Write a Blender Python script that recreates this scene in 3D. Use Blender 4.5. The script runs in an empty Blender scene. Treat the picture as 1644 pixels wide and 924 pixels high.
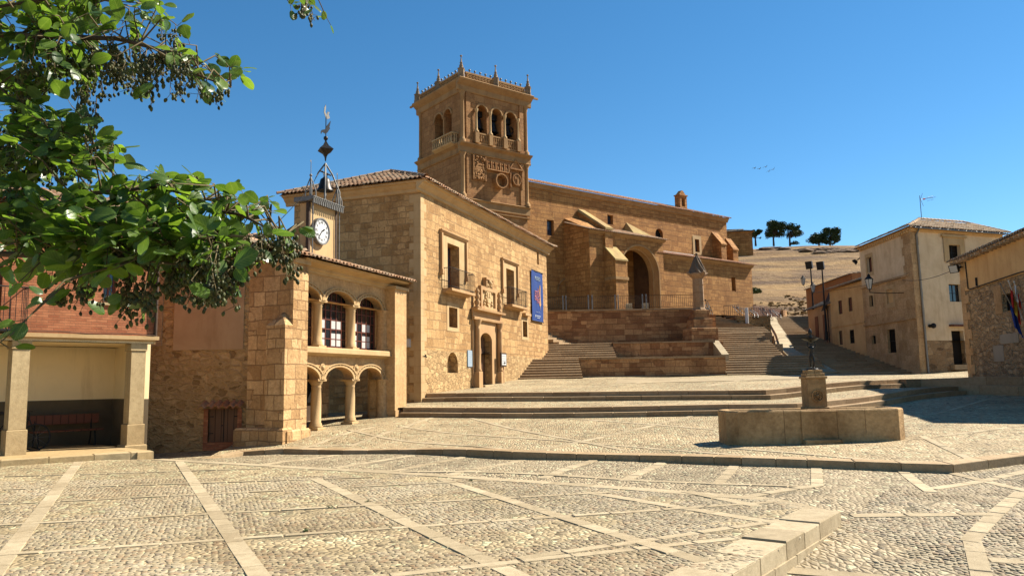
import bpy, bmesh, math, random
import numpy as np
from mathutils import Vector, Matrix, noise
R = math.radians
random.seed(7)
col = bpy.context.scene.collection
scn = bpy.context.scene

# ---------------------------------------------------------------- camera
FPX, PITCH, ROLL, EYE = 1230.0, R(7.0), R(1.0), 1.65
cf = Vector((0, math.cos(PITCH), math.sin(PITCH)))
r0 = Vector((1, 0, 0)); u0_ = Vector((0, -math.sin(PITCH), math.cos(PITCH)))
cr = r0*math.cos(ROLL) - u0_*math.sin(ROLL)
cu = r0*math.sin(ROLL) + u0_*math.cos(ROLL)
camd = bpy.data.cameras.new('camera'); cam = bpy.data.objects.new('camera', camd); col.objects.link(cam)
M = Matrix((cr, cu, -cf)).transposed().to_4x4(); M.translation = Vector((0, 0, EYE))
cam.matrix_world = M
camd.sensor_width = 36; camd.lens = 36*FPX/1644; camd.clip_end = 5000; camd.clip_start = 0.05
scn.camera = cam

# ---------------------------------------------------------------- sky, sun, exposure
SUN_EL, SUN_AZ = R(44), math.atan2(.92, .39)      # azimuth from +Y towards +X
world = bpy.data.worlds.new('World'); scn.world = world; world.use_nodes = True
wn = world.node_tree; bg = wn.nodes['Background']
sky = wn.nodes.new('ShaderNodeTexSky'); sky.sky_type = 'NISHITA'; sky.sun_disc = False
sky.sun_elevation = SUN_EL; sky.sun_rotation = SUN_AZ
sky.altitude = 900; sky.air_density = 1.0; sky.dust_density = 0.05; sky.ozone_density = 4.0
hsv = wn.nodes.new('ShaderNodeHueSaturation'); hsv.inputs['Saturation'].default_value = 1.22; hsv.inputs['Value'].default_value = .85; hsv.inputs['Hue'].default_value = .492
wn.links.new(sky.outputs[0], hsv.inputs['Color']); wn.links.new(hsv.outputs[0], bg.inputs[0]); bg.inputs[1].default_value = 0.068
sund = bpy.data.lights.new('sun', 'SUN'); sun = bpy.data.objects.new('sun', sund); col.objects.link(sun)
sund.energy = 5.0; sund.angle = R(0.53); sund.color = (1.0, .92, .79)
sd = Vector((math.sin(SUN_AZ)*math.cos(SUN_EL), math.cos(SUN_AZ)*math.cos(SUN_EL), math.sin(SUN_EL)))
sun.rotation_euler = sd.to_track_quat('Z', 'Y').to_euler()
scn.view_settings.view_transform = 'Standard'; scn.view_settings.look = 'None'
scn.view_settings.gamma = 1; scn.view_settings.use_curve_mapping = False
scn.view_settings.exposure = 1.38

# ---------------------------------------------------------------- measuring helpers
CAM = Vector((0, 0, EYE))
def ray(px, py): return cf*FPX + cr*(px-822) + cu*(462-py)
def PY(px, py, Y):
    d = ray(px, py); return CAM + d*(Y/d.y)
def PZ(px, py, z):
    d = ray(px, py); return CAM + d*((z-EYE)/d.z)
class Fr:
    """vertical frame: u along the wall, n outwards, z up"""
    def __init__(s, O, az, flip=False):
        s.O = Vector((O[0], O[1], 0)); a = R(az)
        s.U = Vector((math.sin(a), math.cos(a), 0)); s.N = Vector((s.U.y, -s.U.x, 0))
        if flip: s.N = -s.N
    def p(s, u, n, z): return s.O + s.U*u + s.N*n + Vector((0, 0, z))
    def px(s, x, y, n=0.0):
        d = ray(x, y); o = s.O + s.N*n
        t = (o-CAM).dot(s.N)/d.dot(s.N); q = CAM + d*t
        return (q-s.O).dot(s.U), q.z
    def u(s, x, y=600, n=0.0): return s.px(x, y, n)[0]
    def z(s, x, y, n=0.0): return s.px(x, y, n)[1]
    def off(s, u=0, n=0, daz=0):
        f = Fr((0, 0), 0); f.O = s.O + s.U*u + s.N*n; f.U = s.U.copy(); f.N = s.N.copy(); return f
WORLD = Fr((0, 0), 90); WORLD.N = Vector((0, 1, 0))      # u=x n=y

# ---------------------------------------------------------------- mesh builder
class MB:
    def __init__(s, fr=None): s.v = []; s.f = []; s.r = []; s.uv = {}; s.fr = fr or WORLD; s.sm = []
    def face(s, pts, rnd=None, smooth=False):
        b = len(s.v); s.v += [tuple(p) for p in pts]; s.f.append(tuple(range(b, b+len(pts))))
        s.r.append(random.random() if rnd is None else rnd); s.sm.append(smooth)
    def grid(s, rows, rnd=None, smooth=True, closed=False):
        b = len(s.v); n = len(rows[0])
        for r_ in rows: s.v += [tuple(p) for p in r_]
        rr = random.random() if rnd is None else rnd
        for i in range(len(rows)-1):
            for j in range(n if closed else n-1):
                k = (j+1) % n
                s.f.append((b+i*n+j, b+i*n+k, b+(i+1)*n+k, b+(i+1)*n+j)); s.r.append(rr); s.sm.append(smooth)
    def hexa(s, P, rnd=None):
        b = len(s.v); s.v += [tuple(p) for p in P]; rr = random.random() if rnd is None else rnd
        for q in ((0, 3, 2, 1), (4, 5, 6, 7), (0, 1, 5, 4), (1, 2, 6, 5), (2, 3, 7, 6), (3, 0, 4, 7)):
            s.f.append(tuple(b+i for i in q)); s.r.append(rr); s.sm.append(False)
    def box(s, u0, u1, n0, n1, z0, z1, rnd=None, tap=0, bev=0):
        p = s.fr.p
        if bev:
            rr = random.random() if rnd is None else rnd
            b = bev
            lo = [(u0, n0), (u1, n0), (u1, n1), (u0, n1)]
            def ring(i, z): return [p(u0+i, n0+i, z), p(u1-i, n0+i, z), p(u1-i, n1-i, z), p(u0+i, n1-i, z)]
            s.grid([ring(b, z0), ring(0, z0+b), ring(0, z1-b), ring(b, z1)], rr, False, True)
            s.face(ring(b, z1), rr); s.face(ring(b, z0)[::-1], rr); return
        t = tap
        s.hexa([p(u0, n0, z0), p(u1, n0, z0), p(u1, n1, z0), p(u0, n1, z0),
                p(u0+t, n0+t, z1), p(u1-t, n0+t, z1), p(u1-t, n1-t, z1), p(u0+t, n1-t, z1)], rnd)
    def prism(s, poly, n0, n1, rnd=None):           # poly in (u,z)
        p = s.fr.p; rr = random.random() if rnd is None else rnd
        a = [p(u, n0, z) for u, z in poly]; b = [p(u, n1, z) for u, z in poly]
        s.face(a, rr); s.face(b[::-1], rr)
        for i in range(len(poly)):
            j = (i+1) % len(poly); s.face([a[i], b[i], b[j], a[j]], rr)
    def sweep(s, prof, u0, u1, rnd=None):            # prof in (n,z), swept along u
        p = s.fr.p; rr = random.random() if rnd is None else rnd
        a = [p(u0, n, z) for n, z in prof]; b = [p(u1, n, z) for n, z in prof]
        s.face(a, rr); s.face(b[::-1], rr)
        for i in range(len(prof)):
            j = (i+1) % len(prof); s.face([a[i], b[i], b[j], a[j]], rr)
    def lathe(s, u, n, prof, seg=14, rnd=None, smooth=True, a0=0.0, cap=True):
        c = s.fr.p(u, n, 0); rr = random.random() if rnd is None else rnd
        rows = [[(c.x+r_*math.cos(a0+2*math.pi*k/seg), c.y+r_*math.sin(a0+2*math.pi*k/seg), z) for k in range(seg)] for r_, z in prof]
        s.grid(rows, rr, smooth, True)
        if cap: s.face(rows[-1], rr); s.face(rows[0][::-1], rr)
    def tube(s, pts, r, seg=6, rnd=None):
        pts = [Vector(q) for q in pts]; rows = []
        rad = r if isinstance(r, (list, tuple)) else [r]*len(pts)
        for i, q in enumerate(pts):
            d = (pts[min(i+1, len(pts)-1)]-pts[max(i-1, 0)])
            if d.length < 1e-9: d = Vector((0, 0, 1))
            d.normalize(); up = Vector((0, 0, 1)) if abs(d.z) < .9 else Vector((1, 0, 0))
            a = d.cross(up).normalized(); b = d.cross(a)
            rows.append([q+(a*math.cos(2*math.pi*k/seg)+b*math.sin(2*math.pi*k/seg))*rad[i] for k in range(seg)])
        s.grid(rows, rnd, True, True); rr = s.r[-1]
        s.face(rows[-1], rr); s.face(rows[0][::-1], rr)
    def ball(s, c, r, seg=10, sz=1.0, rnd=None):
        c = Vector(c); rr = random.random() if rnd is None else rnd
        rows = []
        for i in range(seg//2+1):
            t = math.pi*i/(seg//2); q = max(math.sin(t), .02)*r
            rows.append([(c.x+q*math.cos(2*math.pi*k/seg), c.y+q*math.sin(2*math.pi*k/seg), c.z+sz*r*math.cos(t)) for k in range(seg)])
        s.grid(rows, rr, True, True)
    def arch(s, uc, zc, ri, ro, n0, n1, seg=18, a0=0, a1=180, rnd=None, split=False, sq=1.0):
        p = s.fr.p; rr = random.random() if rnd is None else rnd
        A = [R(a0+(a1-a0)*k/seg) for k in range(seg+1)]
        if split:
            for k in range(seg):
                g = (A[1]-A[0])*.03; x, y = A[k]+g, A[k+1]-g
                s.hexa([p(uc+ri*math.cos(x), n0, zc+sq*ri*math.sin(x)), p(uc+ro*math.cos(x), n0, zc+sq*ro*math.sin(x)), p(uc+ro*math.cos(x), n1, zc+sq*ro*math.sin(x)), p(uc+ri*math.cos(x), n1, zc+sq*ri*math.sin(x)),
                        p(uc+ri*math.cos(y), n0, zc+sq*ri*math.sin(y)), p(uc+ro*math.cos(y), n0, zc+sq*ro*math.sin(y)), p(uc+ro*math.cos(y), n1, zc+sq*ro*math.sin(y)), p(uc+ri*math.cos(y), n1, zc+sq*ri*math.sin(y))])
            return
        rows = [[p(uc+r_*math.cos(a), n, zc+sq*r_*math.sin(a)) for r_, n in ((ri, n0), (ri, n1), (ro, n1), (ro, n0))] for a in A]
        s.grid(rows, rr, False, True); s.face(rows[0], rr); s.face(rows[-1][::-1], rr)
    def wall(s, u0, u1, z0, z1, holes=(), t=.4, n=0.0, z0b=None):
        """front skin with openings; hole = (u0,u1,z0,z1,kind) kind 'r' or 'a' (arched, z1 = crown)"""
        p = s.fr.p; us = {u0, u1}; zs = {z0, z1}
        for h in holes: us |= {h[0], h[1]}; zs |= {h[2], h[3]}
        us = sorted(us); zs = sorted(zs)
        for i in range(len(us)-1):
            for j in range(len(zs)-1):
                uc, zc = (us[i]+us[i+1])/2, (zs[j]+zs[j+1])/2
                if any(h[0] < uc < h[1] and h[2] < zc < h[3] for h in holes): continue
                s.face([p(us[i], n, zs[j]), p(us[i+1], n, zs[j]), p(us[i+1], n, zs[j+1]), p(us[i], n, zs[j+1])], .5)
        for h in holes:
            a, b, c, d, k = h[:5]
            hd = h[5] if len(h) > 5 else t
            if k in 'af':
                r_ = (b-a)/2; rise = min(r_, (d-c)*.8) if k == 'a' else r_*.55; sp = d-rise; m = (a+b)/2; N = 16
                arc = [(m-r_*math.cos(math.pi*q/N), sp+rise*math.sin(math.pi*q/N)) for q in range(N+1)]
                for q in range(N):
                    (x0, y0), (x1, y1) = arc[q], arc[q+1]
                    s.face([p(x0, n, y0), p(x1, n, y1), p(x1, n, d), p(x0, n, d)], .5)
                    s.face([p(x0, n, y0), p(x0, n-hd, y0), p(x1, n-hd, y1), p(x1, n, y1)], .5)
            else:
                sp = d; s.face([p(a, n, d), p(a, n-hd, d), p(b, n-hd, d), p(b, n, d)], .5)
            s.face([p(a, n, c), p(a, n-hd, c), p(a, n-hd, sp), p(a, n, sp)], .5)
            s.face([p(b, n, c), p(b, n, sp), p(b, n-hd, sp), p(b, n-hd, c)], .5)
            s.face([p(a, n, c), p(b, n, c), p(b, n-hd, c), p(a, n-hd, c)], .5)
    def build(s, name, mat, parent=None, world_uv=True, label=None, bevel=0, wob=0):
        me = bpy.data.meshes.new(name)
        V = np.array(s.v, dtype=np.float32)
        if wob:
            for i in range(len(V)):
                q = Vector(V[i]); V[i] += np.array(noise.noise_vector(q*1.7))*wob
        me.vertices.add(len(V)); me.vertices.foreach_set('co', V.ravel())
        lens = np.array([len(f) for f in s.f], dtype=np.int32); tot = int(lens.sum())
        me.loops.add(tot); me.polygons.add(len(s.f))
        li = np.fromiter((i for f in s.f for i in f), dtype=np.int32, count=tot)
        me.loops.foreach_set('vertex_index', li)
        st = np.concatenate(([0], np.cumsum(lens)[:-1])).astype(np.int32)
        me.polygons.foreach_set('loop_start', st)
        me.update(calc_edges=True)
        me.polygons.foreach_set('use_smooth', np.array(s.sm, dtype=bool))
        nr = np.zeros(len(s.f)*3, dtype=np.float32); me.polygons.foreach_get('normal', nr); nr = nr.reshape(-1, 3)
        fn = np.repeat(nr, lens, axis=0); C = V[li]
        ul = me.uv_layers.new(name='UVMap')
        h = np.hypot(fn[:, 0], fn[:, 1]); hs = np.where(h < 1e-6, 1, h)
        side = np.abs(fn[:, 2]) < .75
        # keep the tangent continuous between a wall's two sides
        tx, ty = -fn[:, 1]/hs, fn[:, 0]/hs
        U = np.where(side, C[:, 0]*tx+C[:, 1]*ty, C[:, 0]); W = np.where(side, C[:, 2], C[:, 1])
        ul.data.foreach_set('uv', np.stack([U, W], 1).astype(np.float32).ravel())
        at = me.attributes.new('rnd', 'FLOAT', 'FACE'); at.data.foreach_set('value', np.array(s.r, dtype=np.float32))
        if mat: me.materials.append(mat)
        o = bpy.data.objects.new(name, me); col.objects.link(o)
        if parent: o.parent = parent; o.matrix_parent_inverse = parent.matrix_basis.inverted()
        if label: o['label'] = label
        if bevel:
            m = o.modifiers.new('bevel', 'BEVEL'); m.width = bevel; m.segments = 2; m.limit_method = 'ANGLE'
        return o
def tag(o, label=None, cat=None, group=None, kind=None):
    if label: o['label'] = label
    if cat: o['category'] = cat
    if group: o['group'] = group
    if kind: o['kind'] = kind
    return o
def thing(name, loc, label, cat, group=None):
    o = bpy.data.objects.new(name, None); col.objects.link(o); o.location = loc; o.empty_display_size = .3
    bpy.context.view_layer.update if 0 else None
    return tag(o, label, cat, group)
def copy_tree(o, parent=None):
    c = o.copy(); col.objects.link(c)
    if parent: c.parent = parent
    for ch in list(o.children): copy_tree(ch, c)
    return c

# ---------------------------------------------------------------- materials
class NT:
    def __init__(s, name):
        s.m = bpy.data.materials.new(name); s.m.use_nodes = True; s.t = s.m.node_tree
        s.b = s.t.nodes['Principled BSDF']; s.b.inputs['Roughness'].default_value = .9
        s.b.inputs['Specular IOR Level'].default_value = .25
    def n(s, typ, **kw):
        x = s.t.nodes.new('ShaderNode'+typ)
        for k, v in kw.items():
            if k.startswith('_'): setattr(x, k[1:], v)
            else:
                key = k.replace('__', ' ')
                x.inputs[key].default_value = v
        return x
    def l(s, a, b): s.t.links.new(a, b)
    def math(s, op, a, b=None, clamp=False):
        x = s.t.nodes.new('ShaderNodeMath'); x.operation = op; x.use_clamp = clamp
        for i, v in enumerate((a, b)):
            if v is None: continue
            if isinstance(v, (int, float)): x.inputs[i].default_value = v
            else: s.l(v, x.inputs[i])
        return x.outputs[0]
    def mix(s, f, a, b, blend='MIX'):
        x = s.t.nodes.new('ShaderNodeMix'); x.data_type = 'RGBA'; x.blend_type = blend
        for i, v in ((0, f), (6, a), (7, b)):
            if isinstance(v, (int, float)): x.inputs[i].default_value = v
            elif isinstance(v, tuple): x.inputs[i].default_value = (*v[:3], 1)
            else: s.l(v, x.inputs[i])
        return x.outputs[2]
    def ramp(s, f, a, b, lo=(0, 0, 0), hi=(1, 1, 1)):
        x = s.t.nodes.new('ShaderNodeValToRGB'); s.l(f, x.inputs[0])
        x.color_ramp.elements[0].position = a; x.color_ramp.elements[1].position = b
        x.color_ramp.elements[0].color = (*lo, 1); x.color_ramp.elements[1].color = (*hi, 1)
        return x.outputs[0]
    def noise(s, vec, scale, detail=5, rough=.6, dist=0):
        x = s.n('TexNoise', Scale=scale, Detail=detail, Roughness=rough, Distortion=dist)
        if vec is not None: s.l(vec, x.inputs['Vector'])
        return x
    def pos(s): return s.n('NewGeometry').outputs['Position']
    def rnd(s):
        x = s.n('Attribute'); x.attribute_name = 'rnd'; return x.outputs['Fac']
    def uv(s): return s.n('UVMap').outputs[0]
    def scale(s, vec, v3, rot=0, loc=(0, 0, 0)):
        x = s.t.nodes.new('ShaderNodeMapping'); s.l(vec, x.inputs[0]); x.inputs['Scale'].default_value = v3
        x.inputs['Rotation'].default_value = (0, 0, rot); x.inputs['Location'].default_value = loc; return x.outputs[0]
    def distort(s, vec, scale, amt, det=2):
        nn = s.noise(vec, scale, det)
        a = s.n('VectorMath', _operation='SUBTRACT'); s.l(nn.outputs['Color'], a.inputs[0]); a.inputs[1].default_value = (.5, .5, .5)
        b = s.n('VectorMath', _operation='SCALE'); s.l(a.outputs[0], b.inputs[0]); b.inputs['Scale'].default_value = amt
        c = s.n('VectorMath', _operation='ADD'); s.l(vec, c.inputs[0]); s.l(b.outputs[0], c.inputs[1]); return c.outputs[0]
    def bump(s, h, strength=.5, dist=.02, normal=None):
        x = s.n('Bump', Strength=strength, Distance=dist); s.l(h, x.inputs['Height'])
        if normal: s.l(normal, x.inputs['Normal'])
        s.l(x.outputs[0], s.b.inputs['Normal']); return x.outputs[0]
    def color(s, c, k=.62, w=(1, 1, 1)):
        if isinstance(c, tuple): c = tuple(x*k for x in c)
        elif k != 1: c = s.mix(1.0, c, tuple(k*x for x in w), 'MULTIPLY')
        if isinstance(c, tuple): s.b.inputs['Base Color'].default_value = (*c, 1)
        else: s.l(c, s.b.inputs['Base Color'])
def mul(c, k): return tuple(x*k for x in c)

def plain(name, c, rough=.8, metal=0, var=.15, sc=6, bump=.2, spec=None, rv=0):
    t = NT(name); P = t.pos(); nz = t.noise(P, sc, 6)
    f = t.ramp(nz.outputs['Fac'], .3, .7)
    cc = t.mix(f, mul(c, 1-var), mul(c, 1+var))
    if rv: cc = t.mix(t.rnd(), t.mix(1.0, cc, (1-rv,)*3, 'MULTIPLY'), t.mix(1.0, cc, (1+rv,)*3, 'MULTIPLY'))
    t.color(cc); t.b.inputs['Roughness'].default_value = rough; t.b.inputs['Metallic'].default_value = metal
    if spec is not None: t.b.inputs['Specular IOR Level'].default_value = spec
    if bump: t.bump(t.noise(P, sc*6, 4).outputs['Fac'], bump, .01)
    return t.m

def ashlar(name, a, b, mort, bw=.55, bh=.3, ms=.012, irr=.06, bump=.6, stain=(.5, .4, .3), stainf=.35, patch=None, smooth=.1):
    """coursed masonry on wall UVs, in metres"""
    t = NT(name); U = t.uv(); P = t.pos()
    Ud = t.distort(t.distort(U, 1.3, irr*1.6), 7, irr*.45)
    def brick(w, h, off=.5):
        x = t.n('TexBrick', Scale=1.0, Mortar__Size=ms, Mortar__Smooth=smooth, Bias=0.0, Brick__Width=w, Row__Height=h)
        x.offset = off; x.squash = .72; x.squash_frequency = 3
        x.inputs['Color1'].default_value = (0, 0, 0, 1); x.inputs['Color2'].default_value = (1, 1, 1, 1); x.inputs['Mortar'].default_value = (.5, .5, .5, 1)
        t.l(Ud, x.inputs['Vector']); return x
    b1, b2 = brick(bw, bh), brick(bw*1.45, bh*1.5, .37)
    sel = t.ramp(t.noise(U, .35, 1).outputs['Fac'], .5, .503)
    cell = t.mix(sel, b1.outputs['Color'], b2.outputs['Color'])
    fac = t.mix(sel, b1.outputs['Fac'], b2.outputs['Fac'])
    c = t.mix(cell, a, b)
    c = t.mix(t.math('MULTIPLY', t.ramp(t.noise(U, 2.2, 3).outputs['Fac'], .55, .75), .5), c, mul(a, 1.25))
    n1 = t.noise(P, 9, 8, .7); c = t.mix(t.ramp(n1.outputs['Fac'], .3, .72), t.mix(1., c, (.66, .62, .56), 'MULTIPLY'), t.mix(1., c, (1.16, 1.14, 1.1), 'MULTIPLY'))
    c = t.mix(fac, c, mort)
    st = t.ramp(t.noise(P, .55, 6, .65, .6).outputs['Fac'], .42, .66)
    rn = t.ramp(t.noise(t.scale(P, (1.6, 1.6, .16)), 1.0, 7, .7).outputs['Fac'], .50, .68)
    c = t.mix(t.math('MULTIPLY', rn, .42), c, t.mix(1., c, (.58, .53, .49), 'MULTIPLY'))
    c = t.mix(t.math('MULTIPLY', t.ramp(t.noise(P, 1.9, 5, .7).outputs['Fac'], .58, .70), .4), c, t.mix(1., c, (1.32, 1.28, 1.2), 'MULTIPLY'))
    c = t.mix(t.math('MULTIPLY', st, stainf), c, t.mix(1., c, stain, 'MULTIPLY'))
    t.color(c, .73, (1.12, .98, .80) if name.split()[0] in ('church', 'tower', 'retaining') else (1.12, .99, .82))
    h = t.math('ADD', t.math('MULTIPLY', fac, -1.0), t.math('MULTIPLY', t.noise(P, 14, 8, .7).outputs['Fac'], .9))
    h = t.math('ADD', h, t.math('MULTIPLY', cell, .35))
    t.bump(h, bump, .035); return t.m

def rubble(name, a, b, mort, sc=4.0, stretch=1.6, mw=.09, bump=.8, stainf=.3, dark=.6):
    t = NT(name); U = t.uv(); P = t.pos()
    Ud = t.distort(t.scale(U, (sc/stretch, sc, 1)), 1.5, .7)
    v = t.n('TexVoronoi', Scale=1.0, _feature='DISTANCE_TO_EDGE'); t.l(Ud, v.inputs['Vector'])
    w = t.n('TexVoronoi', Scale=1.0, _feature='F1'); t.l(Ud, w.inputs['Vector'])
    sp = t.n('SeparateColor'); t.l(w.outputs['Color'], sp.inputs[0])
    c = t.mix(sp.outputs[0], a, b)
    c = t.mix(t.ramp(sp.outputs[1], .8, .9), c, mul(a, dark))
    c = t.mix(t.ramp(sp.outputs[2], .78, .85), c, tuple(min(1, x*1.12) for x in b))
    n1 = t.noise(P, 11, 8, .7); c = t.mix(t.ramp(n1.outputs['Fac'], .3, .7), t.mix(1., c, (.7, .68, .65), 'MULTIPLY'), t.mix(1., c, (1.15, 1.12, 1.1), 'MULTIPLY'))
    mm = t.math('MULTIPLY', t.noise(P, 1.1, 4).outputs['Fac'], mw*2)
    f = t.math('LESS_THAN', v.outputs['Distance'], mm)
    e = t.ramp(v.outputs['Distance'], 0, mw*2.2)
    c = t.mix(f, c, mort)
    st = t.ramp(t.noise(P, .5, 6, .6).outputs['Fac'], .45, .65)
    c = t.mix(t.math('MULTIPLY', st, stainf), c, t.mix(1., c, (.55, .47, .4), 'MULTIPLY'))
    t.color(c, .66, (1.07, .99, .84))
    h = t.math('ADD', e, t.math('MULTIPLY', t.noise(P, 18, 6, .7).outputs['Fac'], .5))
    t.bump(h, bump, .04); return t.m

def cobble(name, a, b, dirt, size=.075, ratio=1.5, rot=.6, panel=0, bump=1.0, far=False, light=1.0):
    t = NT(name); P = t.pos()
    base = P
    k = 1/size
    rotv = t.scale(base, (k, k/ratio, 1), rot)
    s2 = t.scale(base, (k, k/ratio, 1), rot+1.35)
    sel = t.ramp(t.noise(base, .33, 1).outputs['Fac'], .4999, .5001)
    mv = t.n('Mix', _data_type='VECTOR'); t.l(sel, mv.inputs[0]); t.l(rotv, mv.inputs[4]); t.l(s2, mv.inputs[5])
    vec = t.distort(mv.outputs[1], .35, 1.2)
    v = t.n('TexVoronoi', Scale=1.0, _feature='DISTANCE_TO_EDGE', Randomness=.85, _voronoi_dimensions='2D'); t.l(vec, v.inputs['Vector'])
    w = t.n('TexVoronoi', Scale=1.0, _feature='F1', Randomness=.85, _voronoi_dimensions='2D'); t.l(vec, w.inputs['Vector'])
    sp = t.n('SeparateColor'); t.l(w.outputs['Color'], sp.inputs[0])
    c = t.mix(sp.outputs[0], a, b)
    c = t.mix(t.ramp(sp.outputs[1], .86, .9), c, mul(a, .45))
    c = t.mix(t.ramp(sp.outputs[2], .86, .9), c, tuple(min(.8, x*1.35) for x in b))
    c = t.mix(t.ramp(v.outputs['Distance'], .02, .16), dirt, c)
    big = t.noise(P, .45, 7, .65, .4)
    c = t.mix(t.ramp(big.outputs['Fac'], .35, .62), t.mix(1., c, (.66, .66, .64), 'MULTIPLY'), c)
    c = t.mix(t.math('MULTIPLY', t.ramp(t.noise(P, 1.4, 5, .7).outputs['Fac'], .5, .7), .45), c, t.mix(1., c, (1.25, 1.2, 1.12), 'MULTIPLY'))
    t.color(c, .53, (1.02, .99, .87))
    h = t.ramp(v.outputs['Distance'], 0, .35)
    h = t.math('ADD', h, t.math('MULTIPLY', sp.outputs[1], .35))
    t.bump(h, bump, size*.35); t.b.inputs['Roughness'].default_value = .75
    return t.m

def slab(name, a, b, rough=.85, bump=.35, rv=.35):
    t = NT(name); P = t.pos(); c = t.mix(t.rnd(), a, b)
    c = t.mix(t.ramp(t.noise(P, 7, 9, .75).outputs['Fac'], .32, .7), t.mix(1., c, (.72, .69, .63), 'MULTIPLY'), t.mix(1., c, (1.1, 1.09, 1.07), 'MULTIPLY'))
    c = t.mix(t.math('MULTIPLY', t.ramp(t.noise(P, .7, 5, .6).outputs['Fac'], .48, .7), .45), c, t.mix(1., c, (.62, .55, .46), 'MULTIPLY'))
    sp = t.noise(P, 60, 3, .6); c = t.mix(t.math('MULTIPLY', t.ramp(sp.outputs['Fac'], .55, .7), .35), c, t.mix(1., c, (.5, .45, .4), 'MULTIPLY'))
    t.color(c, .60, (1.05, .98, .88)); t.bump(t.math('ADD', t.noise(P, 30, 8, .75).outputs['Fac'], t.noise(P, 4, 4).outputs['Fac']), bump, .02)
    t.b.inputs['Roughness'].default_value = rough; return t.m

def tiles(name, a, b, c3):
    t = NT(name); P = t.pos(); r_ = t.rnd()
    c = t.mix(r_, a, b); c = t.mix(t.ramp(t.noise(P, 1.2, 4).outputs['Fac'], .5, .62), c, c3)
    c = t.mix(t.ramp(t.noise(P, 12, 6, .7).outputs['Fac'], .35, .65), t.mix(1., c, (.6, .58, .52), 'MULTIPLY'), c)
    t.color(c); t.bump(t.noise(P, 25, 5).outputs['Fac'], .3, .01); return t.m

def renderm(name, c, d, bump=.25):
    t = NT(name); P = t.pos()
    cc = t.mix(t.ramp(t.noise(P, .8, 7, .65, .5).outputs['Fac'], .38, .65), c, d)
    st = t.noise(t.scale(P, (2.2, 2.2, .35)), 1.0, 6, .7)
    cc = t.mix(t.math('MULTIPLY', t.ramp(st.outputs['Fac'], .5, .72), .5), cc, t.mix(1., cc, (.6, .52, .44), 'MULTIPLY'))
    t.color(cc, .68, (1.08, 1.0, .86)); t.bump(t.noise(P, 22, 8, .7).outputs['Fac'], bump, .015); return t.m

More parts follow.
